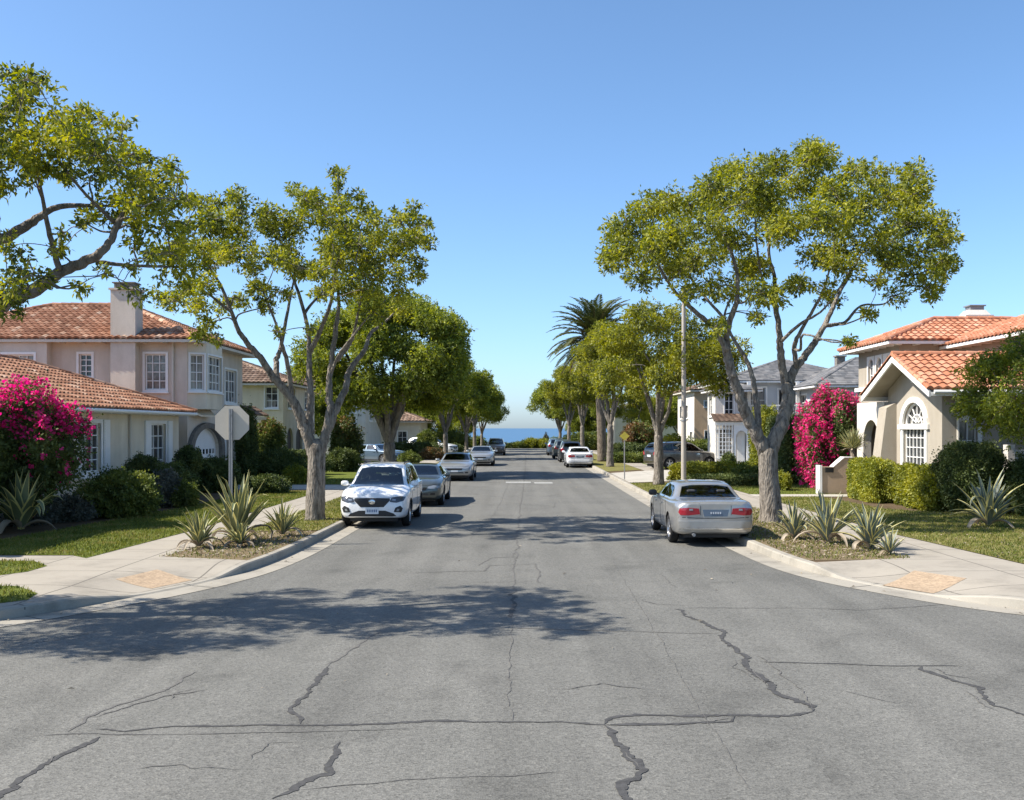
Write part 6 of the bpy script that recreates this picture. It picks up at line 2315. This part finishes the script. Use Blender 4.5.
CL = [(30, 70, 38), (90, 90, 42), (130, 95, 24), (60, 140, 38), (20, 200, 58), (80, 180, 48), (30, 280, 58), (100, 270, 52), (60, 330, 38), (160, 250, 48), (200, 210, 42), (250, 200, 34), (230, 260, 58), (290, 230, 42), (350, 240, 38), (400, 245, 28), (390, 290, 38), (300, 290, 58), (330, 350, 58), (270, 340, 58), (220, 310, 48), (130, 380, 36), (220, 400, 46), (300, 400, 56), (20, 440, 34), (100, 400, 26), (380, 370, 48), (430, 340, 38), (480, 360, 42), (540, 370, 36), (570, 410, 28), (500, 420, 52), (440, 420, 48), (420, 480, 48), (500, 500, 52), (560, 480, 42), (600, 480, 30), (440, 560, 50), (520, 570, 52), (600, 560, 40), (580, 620, 42), (560, 670, 36), (500, 650, 42), (430, 620, 42), (280, 530, 36), (260, 560, 28), (200, 580, 26), (190, 640, 34), (30, 640, 46), (70, 700, 46), (140, 740, 36), (40, 760, 46), (250, 760, 36), (330, 700, 26), (420, 700, 30), (20, 600, 26), (450, 775, 34), (410, 760, 18), (-60, 200, 80), (-120, 300, 90), (-100, 450, 80), (-150, 150, 80), (-200, 350, 90), (-60, 60, 50), (-260, 250, 90), (-220, 500, 80), (-350, 300, 90), (-330, 450, 90), (-420, 400, 80), (-480, 550, 70), (-380, 600, 70), (-250, 650, 60), (-120, 620, 60), (-520, 700, 60)]
ct = px_clumps(CL, Y0, base, .3125, 0, 50, 2.2, 3, 1.2)
rq = np.random.RandomState(77)
ct += [(rq.uniform(-3.4, .5), rq.uniform(-2.6, .6), rq.uniform(4.2, 7.0), rq.uniform(.45, .75)) for _ in range(26)]  # extra leaf clumps left of the view, added for their shadow on the road
build_tree('street_tree', base, L, ct, 23, .074, 250, M['leaf_jac'], M['bark_dark'], 'spreading tree at the left edge with its limb over the low tiled wing', group='street trees', minr=.008)


# --- grown street trees further along
def grown(name, base, H, rx, rz, cz, seed, leaf, bark, label, leaf_len, dens, nclump, r0=.2, fork=2.2, ncl=6, cr=(.55, .9), group='street trees', ry=None, hollow=.35, cat='tree', lean=(0, 0), flatb=.55):
    rng = np.random.RandomState(seed)
    ry = ry or rx
    L = [[(0, 0, 0, r0 * 1.2), (lean[0] * .2, lean[1] * .2, fork * .5, r0), (lean[0] * .4, lean[1] * .4, fork, r0 * .95)]]
    top = np.array([lean[0] * .4, lean[1] * .4, fork])
    for i in range(ncl):
        a = 2 * math.pi * (i + rng.uniform(-.25, .25)) / ncl
        e = np.array([math.cos(a) * rx * rng.uniform(.35, .75) + lean[0], math.sin(a) * ry * rng.uniform(.35, .75) + lean[1], cz + rz * rng.uniform(.0, .6)])
        m1 = top * .6 + e * .4 + np.array([0, 0, -.15 * rng.rand()]) + rng.normal(size=3) * .15
        m1[:2] *= .8
        L.append([(*(top - [0, 0, .15 * rng.rand()]), r0 * .62), (*(top * .85 + m1 * .15), r0 * .55), (*m1, r0 * .4), (*(m1 * .5 + e * .5 + rng.normal(size=3) * .15), r0 * .26), (*e, r0 * .12)])
    C = []
    while len(C) < nclump:
        d = unit(rng.normal(size=3)) * rng.uniform(hollow, 1) ** (1 / 2.2)
        if d[2] < -flatb + .25 * rng.rand():
            continue
        k = 1 + .14 * math.sin(3 * math.atan2(d[1], d[0]) + seed)
        C.append((d[0] * rx * k + lean[0], d[1] * ry * k + lean[1], cz + d[2] * rz, rng.uniform(*cr)))
    return build_tree(name, base, L, C, seed, leaf_len, dens, leaf, bark, label, cat, group, twigs=3, spray=5, sides=8, minr=.015)


G2 = 'street trees'
# dense dark tree behind the cars on the left
grown('street_tree', np.array([-7.0, 54.0, .13]), 10, 4.3, 3.65, 6.2, 41, M['leaf_dense'], M['bark_dark'], 'dense round dark green tree behind the parked cars on the left', .15, 120, 120, r0=.33, fork=1.55, ncl=8, cr=(.7, 1.15), hollow=.5, flatb=.75)
rt2 = grown('street_tree', np.array([6.0, 43.0, .13]), 8, 2.95, 2.35, 5.35, 52, M['leaf_street'], M['bark'], 'smaller light green street tree beside the grey pole, at the right driveway', .12, 120, 66, r0=.20, fork=2.1, ncl=6, cr=(.5, .8), hollow=.35, flatb=.6)
t3 = grown('street_tree', np.array([5.75, 63.0, .13]), 8, 2.2, 2.4, 6.4, 57, M['leaf_street'], M['bark'], 'light green street tree just in front of the palm, beyond the right driveway', .14, 105, 62, r0=.20, fork=2.6, ncl=6, cr=(.55, .85), hollow=.4, flatb=.7)
t4 = grown('street_tree', np.array([-6.1, 83.0, .13]), 8, 3.5, 3.0, 5.6, 63, M['leaf_dense'], M['bark'], 'slender stemmed street tree beyond the dense dark tree, by the white sport utility car', .17, 85, 60, r0=.2, fork=2.0, ncl=7, cr=(.6, 1.0), hollow=.4, flatb=.6)
for src, x, y, s, rz, lab in (
        (t3, 5.7, 90, 1.0, 70, 'street tree just behind the palm trunk on the right'),
        (t3, 5.2, 104, .98, 150, 'second street tree beyond the palm on the right'),
        (t4, 4.9, 119, .95, 40, 'last street tree at the far right end beside the sea view'),
        (t4, -5.2, 99, .92, 110, 'second street tree beyond the dense dark tree on the left'),
        (t3, -4.9, 110, .95, 210, 'third street tree beyond the dense dark tree on the left'),
        (t4, -4.5, 121, .86, 260, 'last street tree at the far left end beside the sea view'),
        (rt2, 10.8, 92, .8, 30, 'small tree in the yard between the palm and the tan house')):
    c = copy_tree(src)
    c.location = (x, y, .13); c.rotation_euler = (0, 0, R(rz)); c.scale = (s, s, s)
    c['label'] = lab

# trees in back yards, seen over and between roofs
bt = grown('yard_tree', np.array([-19, 92, .13]), 9, 4.2, 3.0, 5.0, 71, M['leaf_dense'], M['bark_dark'], 'dark yard tree behind the pale house far on the left', .22, 55, 55, r0=.25, fork=2, cr=(.8, 1.2), group='yard trees')
for x, y, s, rz, lab in ((-13.5, 112, .9, 80, 'dark yard tree beyond the small cream cottage'), (15.5, 96, .8, 170, 'dark yard tree between the tan house and the far grey house'),
                         (-15, 70.5, .62, 20, 'low dark yard tree beside the blue grey sedan on the left'), (9.4, 118, .7, 120, 'dark yard tree left of the far grey house'),
                         (-9.6, 105, .62, 200, 'low yard tree behind the far left street trees, right of the cream cottage'), (-7.6, 124, .55, 310, 'lowest yard tree at the far left end before the sea'),
                         (8.2, 125, .55, 250, 'low yard tree at the far right end before the sea')):
    c = copy_tree(bt); c.location = (x, y, .13); c.rotation_euler = (0, 0, R(rz)); c.scale = (s, s, s); c['label'] = lab

# dark citrus like tree at the right edge
grown('yard_tree', np.array([13.75, 26.6, .13]), 5, 1.7, 1.45, 3.45, 83, M['leaf_dense'], M['bark_dark'], 'leafy dark tree at the right edge in front of the villa', .085, 190, 60, r0=.11, fork=1.5, ncl=6, cr=(.36, .6), hollow=.5, group='yard trees', flatb=.9)


# --- palm
def palm(base, H, label):
    rng = np.random.RandomState(9)
    root = empty('palm_tree', base)
    A = Acc()
    zs = np.linspace(0, H, 60)
    A.tube([(-.5 * (z / H) ** 2, 0, z) for z in zs], [.33 - .05 * z / H + .018 * (i % 2) + (.16 * max(0, z - H + 1.0)) for i, z in enumerate(zs)], 12)
    A.build('trunk', M['bark_palm'], root, smooth=True, off=(0, 0, 0))
    V = []; mi = []
    B = Acc()
    top = np.array([-.5, 0, H])
    for i in range(96):
        az = i * 2.39996
        t = i / 95
        el = R(84) - t * R(128) + rng.normal() * .08
        l = rng.uniform(3.1, 3.9) * (1 - .18 * max(0, t - .75) / .25)
        h = np.array([math.cos(az), math.sin(az), 0]); s = np.array([-math.sin(az), math.cos(az), 0])
        p = top + h * .12 + np.array([0, 0, .25 - .5 * t])
        K = 14
        ang = el
        pts = [p.copy()]
        for k in range(K):
            d = h * math.cos(ang) + np.array([0, 0, math.sin(ang)])
            p = p + d * l / K
            ang -= (.045 + .05 * k / K) * (1.15 if el > 0 else .7)
            pts.append(p.copy())
        B.tube(pts, np.linspace(.035, .008, K + 1), 4, cap=False)
        pts = np.array(pts)
        m = 54
        tt = np.linspace(.12, .99, m)
        ix = tt * K
        Pm = np.stack([np.interp(ix, np.arange(K + 1), pts[:, c]) for c in range(3)], axis=1)
        tg = unit(np.gradient(Pm, axis=0))
        up = unit(np.cross(tg, s))
        for sd in (-1, 1):
            ll = .62 * np.sin(np.clip(tt * 1.05, 0, 1) * math.pi * .78 + .35) * (1 if True else 1)
            dd = unit(tg * .75 + sd * s * .8 + up * .28 * (-1) ** 0 + rng.normal(size=(m, 3)) * .07 - np.array([0, 0, .12]))
            L_ = np.clip(ll, .12, 1)[:, None]
            q = np.empty((m, 4, 3))
            wv = tg * .05
            q[:, 0] = Pm; q[:, 1] = Pm + dd * L_ * .5 + wv; q[:, 2] = Pm + dd * L_ - [0, 0, .05]; q[:, 3] = Pm + dd * L_ * .5 - wv
            V.append(q); mi += [1 if t > .93 else 0] * m
    quads_object('fronds', np.concatenate(V), [M['palmleaf'], M['palmdry']], root, mi)
    B.build('frond_stems', M['palmdry'], root, off=(0, 0, 0))
    tag(root, label, 'palm tree')


palm(np.array([6.05, 73.0, .13]), 8.95, 'tall palm with thick trunk and round head of fronds above the right street trees')

# ---------------------------------------------------------------- bushes and hedges
G3 = 'shrubs along the left corner house'
bush('shrub', (-11.0, 27.6, .72), (1.0, .9, .66), 'broad mid green shrub under the front window of the low wing', M['leaf_mid'], L=.075, seed=1, group=G3)
bush('shrub', (-11.95, 26.3, .42), (.62, .6, .36), 'small low shrub against the pale wall beside the left edge agave', M['leaf_grey'], L=.07, seed=2, group=G3, core=.7)
bush('shrub', (-12.4, 25.3, .38), (.5, .5, .3), 'smallest grey leaved shrub right behind the left edge agave', M['leaf_grey'], L=.07, seed=21, group=G3, core=.7)
bush('topiary', (-11.75, 31.2, 1.25), (.47, .47, .48), 'dark clipped globe shrub between the two windows of the low wing', M['leaf_dark'], L=.05, seed=3, stem=.05, group=G3)
bush('shrub', (-10.95, 31.0, .68), (.5, .5, .56), 'loose grey green shrub right of the clipped globe', M['leaf_grey'], L=.08, seed=4, group=G3, core=.7)
bush('shrub', (-10.35, 31.0, .5), (.36, .4, .42), 'small rounded mid green shrub at the end of the bed by the walk', M['leaf_mid'], L=.06, seed=5, group=G3)
bush('shrub', (-11.6, 33.3, .75), (.7, .9, .65), 'dark shrub under the second window of the low wing', M['leaf_dark'], L=.07, seed=6, group=G3)
bush('topiary', (-11.95, 36.2, 1.45), (.42, .42, .46), 'second dark globe shrub nearest the garage arch', M['leaf_dark'], L=.06, seed=7, stem=.05, group=G3)
bush('hedge', (-11.75, 38.2, .75), (.95, .55, .65), 'dark low hedge in front of the garage arch', M['leaf_dark'], cat='hedge', L=.07, seed=8, boxy=3.5, group=G3)
bush('shrub', (-9.4, 37.4, .45), (.75, .6, .36), 'low dark shrub beside the walk behind the stop sign post', M['leaf_dark'], L=.07, seed=82, group=G3)
G4 = 'shrubs further along the left side'
bush('shrub', (-12.5, 50.0, 1.85), (.72, .72, 1.1), 'round topped clipped shrub with rusty tips right of the octagonal sign', M['leaf_mid'], L=.085, seed=9, stem=.09, group=G4, blooms=(lambda d, r: d[:, 2] > .35 + .4 * r.rand(len(d)), 160, .085, [M['leaf_rust']]))
bush('cypress', (-12.25, 45.0, 1.7), (.45, .45, 1.62), 'dark narrow cypress column just behind the octagonal sign', M['leaf_dark'], L=.07, seed=10, group=G4, boxy=2.6)
bush('shrub', (-9.9, 41.0 + 3.2, .55), (.42, .42, .42), 'bright lime green shrub beside the left driveway', M['leaf_lime'], L=.065, seed=11, group=G4)
bush('shrub', (-9.45, 45.3, .38), (.36, .36, .24), 'smallest lime green mound left of the front left tree trunk', M['leaf_lime'], L=.06, seed=12, group=G4)
bush('shrub', (-11.2, 46.2, .80), (1.25, .8, .75), 'wide dark shrub mass between the clipped rusty shrub and the lime shrub', M['leaf_dark'], L=.08, seed=13, group=G4)
bush('shrub', (-11.4, 52.5, .75), (1.5, .8, .65), 'dark shrubs under the round arches of the cream house', M['leaf_dark'], L=.09, seed=14, group=G4)
bush('shrub', (-10.2, 59.0, 1.5), (.85, .85, 1.45), 'tall dark shrub with rusty orange top behind the white crossover', M['leaf_dark'], L=.10, seed=15, group=G4, blooms=(lambda d, r: d[:, 2] > .3 + .5 * r.rand(len(d)), 190, .10, [M['leaf_rust']]))
bush('shrub', (-9.9, 56.0, .75), (.9, .7, .65), 'low dark shrub at the foot of the rusty topped shrub', M['leaf_dark'], L=.09, seed=16, group=G4)
bush('shrub', (-7.3, 66.5, .55), (.62, .6, .45), 'rounded green shrub right of the dense dark tree trunk', M['leaf_mid'], L=.09, seed=17, group=G4)
bush('hedge', (-9.0, 84.0, .75), (2.2, .6, .6), 'dark hedge in front of the small cream cottage', M['leaf_dark'], cat='hedge', L=.12, seed=18, boxy=4, group=G4)
bush('shrub', (-8.1, 88.0, 1.4), (.8, .8, .95), 'green shrub right of the small cream cottage window', M['leaf_mid'], L=.13, seed=19, group=G4, stem=.06)
bush('shrub', (-6.7, 77.0, .6), (.9, .6, .45), 'low loose shrub at the foot of the slender street tree', M['leaf_rust'], L=.1, seed=20, group=G4)
bush('shrub', (-5.9, 93.0, .6), (.6, .6, .5), 'small dark shrub under the second tree beyond the dense one', M['leaf_dark'], L=.12, seed=30, group=G4)

# bougainvilleas
dome = lambda d, r: (d[:, 2] > .15 + .35 * r.rand(len(d))) | (r.rand(len(d)) < .05)
bush('bougainvillea', (-12.3, 24.5, 2.1), (1.4, 1.2, 1.4), 'magenta bougainvillea against the low wing at the left edge', M['leaf_dark'], 'flowering shrub', L=.075, seed=40, core=.8, fuzz=.14, blooms=(dome, 1150, .08, [M['bloom']]))
side = lambda d, r: (d[:, 0] < -.25 + .3 * r.rand(len(d))) | (d[:, 2] > .45 + .3 * r.rand(len(d))) | (r.rand(len(d)) < .04)
bush('bougainvillea', (12.5, 40.2, 1.98), (1.08, 1.1, 1.92), 'arching magenta bougainvillea left of the sandy villa', M['leaf_dark'], 'flowering shrub', L=.085, seed=41, core=.8, fuzz=.14, boxy=2.4, blooms=(side, 1500, .085, [M['bloom'], M['bloom_pale']]))

G5 = 'hedges and shrubs on the right'
bush('hedge', (12.02, 34.1, .80), (.56, 1.75, .72), 'lime yellow clipped hedge beside the letterbox pillar', M['leaf_lime'], cat='hedge', L=.065, seed=50, boxy=5, group=G5, lump=.08, rz=R(-6))
bush('hedge', (12.45, 30.8, .76), (.58, 1.65, .66), 'green clipped hedge under the arched villa window', M['leaf_street'], cat='hedge', L=.07, seed=51, boxy=4.5, group=G5, lump=.08, rz=R(-4))
bush('topiary', (13.05, 28.9, 1.22), (.93, .92, .92), 'large dark clipped dome shrub right of the green hedge', M['leaf_dark'], L=.06, seed=52, boxy=2.8, group=G5, lump=.08)
bush('shrub', (14.35, 27.9, .95), (.75, .8, .85), 'dark shrub at the right edge behind the large agave', M['leaf_dark'], L=.07, seed=53, group=G5)
bush('shrub', (15.6, 28.2, 1.25), (.8, .8, 1.1), 'dark shrub outermost at the right edge in front of the white garden wall', M['leaf_dark'], L=.08, seed=54, group=G5)
bush('hedge', (11.95, 44.6, 1.6), (.62, 1.6, 1.5), 'tall dark clipped hedge block between the right front tree and the bougainvillea', M['leaf_dark'], cat='hedge', L=.085, seed=55, boxy=5, group=G5, lump=.08)
bush('hedge', (11.75, 47.4, 1.72), (.72, .9, 1.58), 'lime green clipped hedge block seen in the fork of the right front tree', M['leaf_lime'], cat='hedge', L=.08, seed=56, boxy=4, group=G5)
bush('hedge', (8.7, 45.2, .58), (1.7, .55, .46), 'low lime green hedge behind the silver sedan', M['leaf_lime'], cat='hedge', L=.075, seed=57, boxy=4, group=G5, lump=.12)
bush('shrub', (10.3, 44.1, .5), (1.0, .6, .4), 'low mid green shrubs joining the low lime hedge and the tall hedge', M['leaf_mid'], L=.075, seed=58, group=G5)
bush('hedge', (9.3, 42.6, .36), (1.9, .5, .26), 'lowest dark green border hedge behind the silver sedan', M['leaf_dark'], cat='hedge', L=.07, seed=59, boxy=4, group=G5)
bush('hedge', (8.4, 78.0, .7), (1.5, .6, .62), 'dark clipped hedge left of the sport utility car in the driveway', M['leaf_dark'], cat='hedge', L=.11, seed=60, boxy=5, group=G5)
bush('hedge', (7.9, 70.0, .5), (1.4, .5, .36), 'low green hedge behind the yellow diamond sign', M['leaf_mid'], cat='hedge', L=.1, seed=61, boxy=4, group=G5)
bush('shrub', (9.6, 80.5, 1.9), (1.25, 1.0, 1.05), 'rusty orange and green shrub tree in front of the far grey house', M['leaf_rust'], L=.13, seed=62, stem=.08, group=G5, blooms=(lambda d, r: d[:, 0] > -.3, 500, .13, [M['leaf_mid']]))
bush('shrub', (9.95, 64.5, 1.4), (.72, .7, .75), 'round lime green shrub behind the sport utility car in the driveway', M['leaf_lime'], L=.09, seed=63, stem=.06, group=G5)
bush('hedge', (12.6, 67.0, .95), (1.9, .6, .8), 'long green hedge in front of the tan house', M['leaf_mid'], cat='hedge', L=.1, seed=64, boxy=4, group=G5)
bush('shrub', (11.9, 56.8, .65), (.4, .4, .5), 'small dark shrub at the foot of the white trellis', M['leaf_dark'], L=.08, seed=65, group=G5)
bush('shrub', (13.0, 55.9, .45), (.5, .4, .3), 'small low shrub under the white porch arch', M['leaf_mid'], L=.08, seed=66, group=G5)
bush('shrub', (10.3, 39.3, .5), (.35, .5, .35), 'small green shrub at the foot of the right bougainvillea', M['leaf_lime'], L=.06, seed=67, group=G5)
bush('shrub', (6.9, 80.0, .7), (.45, .6, .55), 'small light shrub at the foot of the palm', M['leaf_grey'], L=.1, seed=68, group=G5)

bush('hedge', (-8.6, 112.0, 1.2), (2.6, .8, 1.05), 'tall green hedge under the farthest left street trees', M['leaf_mid'], cat='hedge', L=.14, seed=31, boxy=4, group=G4)
bush('hedge', (7.6, 110.0, 1.1), (1.7, .8, .95), 'green hedge under the farthest right street trees', M['leaf_mid'], cat='hedge', L=.14, seed=69, boxy=4, group=G5)

# hedge row across the end of the street
rb = random.Random(4)
src = {}
ends = [(-14.5, 1.9, 'leaf_mid'), (-12, 1.8, 'leaf_dark'), (-9.8, 1.9, 'leaf_mid'), (-7.6, 1.7, 'leaf_dark'), (-5.4, 1.4, 'leaf_mid'), (-3.2, .9, 'leaf_dark'), (-1.5, .72, 'leaf_dark'), (.0, .85, 'leaf_mid'), (1.5, 1.2, 'leaf_lime'), (3.0, 1.15, 'leaf_lime'), (4.6, 1.3, 'leaf_mid'), (6.4, 1.5, 'leaf_dark'), (8.6, 1.8, 'leaf_mid'), (10.8, 1.8, 'leaf_dark')]
lab = {'leaf_mid': 'mid green rounded bush in the row closing the street before the sea', 'leaf_dark': 'dark green bush in the row closing the street before the sea', 'leaf_lime': 'bright lime bush in the row closing the street before the sea'}
for x, h, lf_ in ends:
    if lf_ not in src:
        o = src[lf_] = bush('end_bush', (0, 0, .15 + .5), (1.15, .7, .62), lab[lf_], M[lf_], 'bush', L=.15, seed=90 + len(src), group='bushes at the end of the street')
    else:
        o = copy_tree(src[lf_])
    o.location = (x, 129.5 + rb.uniform(-.4, .4), -.15)
    o.scale = (1, 1, h)
    o.rotation_euler = (0, 0, rb.uniform(-.3, .3))
bush('conifer', (3.55, 131.0, .85), (.42, .42, 1.15), 'small pale pointed conifer standing in the end row against the sea', M['leaf_grey'], 'conifer', L=.13, seed=99, boxy=1.2)

# ---------------------------------------------------------------- agaves
GA = 'agaves at the street corners'
agave('agave', (-6.02, 21.4, .14), 46, 1.5, 'largest agave at the left corner, tall yellow edged leaves hiding the sign post foot', 5, .075, upright=.95, dry=5, group=GA, droopk=.35)
agave('agave', (-6.52, 20.35, .14), 34, .85, 'middle sized agave in front of the largest left one, with some dried leaves', 6, .05, upright=.7, dry=7, group=GA, droopk=.7)
agave('agave', (-5.35, 22.6, .14), 30, .85, 'agave at left kerb just right of the largest one', 7, .048, upright=.8, dry=4, group=GA, droopk=.5)
agave('agave', (-5.75, 20.6, .14), 24, .6, 'smallest agave low at the foot of the largest left one', 17, .045, upright=.4, dry=6, group=GA, droopk=.8)
agave('agave', (-11.75, 23.6, .15), 30, 1.45, 'broad leaved yellow edged agave below the left bougainvillea', 8, .125, upright=.85, dry=2, group=GA, droopk=.45)
agave('agave', (6.05, 22.0, .14), 34, .80, 'leftmost blue green agave beside the right front tree trunk', 9, .055, True, upright=.8, dry=3, group=GA, droopk=.5)
agave('agave', (6.55, 21.2, .14), 40, 1.15, 'tallest blue green agave of the clump on the right corner bed', 10, .065, True, upright=.85, dry=4, group=GA, droopk=.55)
agave('agave', (7.05, 20.1, .14), 36, 1.0, 'blue green agave at the right end of the clump by the paving', 11, .06, True, upright=.75, dry=4, group=GA, droopk=.6)
agave('agave', (7.15, 19.3, .14), 26, .5, 'smallest agave at the paving edge of the right corner bed', 12, .035, True, upright=.6, dry=2, group=GA, droopk=.4)
agave('agave', (11.55, 24.6, .15), 34, 1.45, 'large arching grey agave on the right lawn before the dark shrubs', 13, .085, True, upright=.7, dry=3, group=GA, droopk=.75)
agave('yucca', (12.45, 37.3, 1.75), 110, .85, 'spiky round yucca between the letterbox pillar and the villa porch', 14, .03, upright=.15, dry=4, cat='yucca', droopk=.05)
yc = [o for o in COL.objects if o.name.startswith('yucca')][0]
A = Acc(); A.tube([(0, 0, -1.65), (.03, 0, -.6), (0, 0, .08)], [.11, .1, .13], 9)
A.build('stem', M['bark_palm'], yc, smooth=True, off=(0, 0, 0))

# ---------------------------------------------------------------- light, sky, camera
SUN_EL, SUN_AZ = 46.0, -8.0           # azimuth measured from -X toward +Y
s = Vector((-math.cos(R(SUN_AZ)) * math.cos(R(SUN_EL)), math.sin(R(SUN_AZ)) * math.cos(R(SUN_EL)), math.sin(R(SUN_EL))))
ld = bpy.data.lights.new('sun', 'SUN')
ld.energy = 4.9
ld.angle = R(.53)
ld.color = (1.0, .93, .82)
lo = bpy.data.objects.new('sun', ld)
COL.objects.link(lo)
lo.rotation_euler = s.to_track_quat('Z', 'Y').to_euler()
w = bpy.data.worlds.new('World')
SC.world = w
w.use_nodes = True
nt = w.node_tree
nt.nodes.clear()
sk = nt.nodes.new('ShaderNodeTexSky')
sk.sky_type = 'NISHITA'
sk.sun_disc = False
sk.sun_elevation = R(SUN_EL)
sk.sun_rotation = math.atan2(s.x, s.y)
sk.altitude = 0
sk.air_density = .75
sk.dust_density = .9
sk.ozone_density = 7.0
bg = nt.nodes.new('ShaderNodeBackground')
bg.inputs['Strength'].default_value = .13
wo = nt.nodes.new('ShaderNodeOutputWorld')
hs = nt.nodes.new('ShaderNodeHueSaturation')
hs.inputs['Hue'].default_value = .493
hs.inputs['Saturation'].default_value = .98
nt.links.new(sk.outputs[0], hs.inputs['Color'])
nt.links.new(hs.outputs[0], bg.inputs[0])
nt.links.new(bg.outputs[0], wo.inputs[0])

cd = bpy.data.cameras.new('camera')
cd.sensor_width = 36
cd.lens = 36 * F / 1024
cd.shift_x = (512 - VX) / 1024
cd.shift_y = (VY - 400) / 1024
cd.clip_start = .1
cd.clip_end = 100000
co = bpy.data.objects.new('camera', cd)
COL.objects.link(co)
co.location = (0, 0, EYE)
co.rotation_euler = (R(90), 0, 0)
SC.camera = co
vs_ = SC.view_settings
vs_.view_transform = 'Standard'
vs_.look = 'None'
vs_.gamma = 1
vs_.exposure = 0.92
vs_.use_curve_mapping = False
SC.cycles.max_bounces = 6
SC.cycles.diffuse_bounces = 3
SC.cycles.glossy_bounces = 3
SC.cycles.transmission_bounces = 4
SC.cycles.use_denoising = True
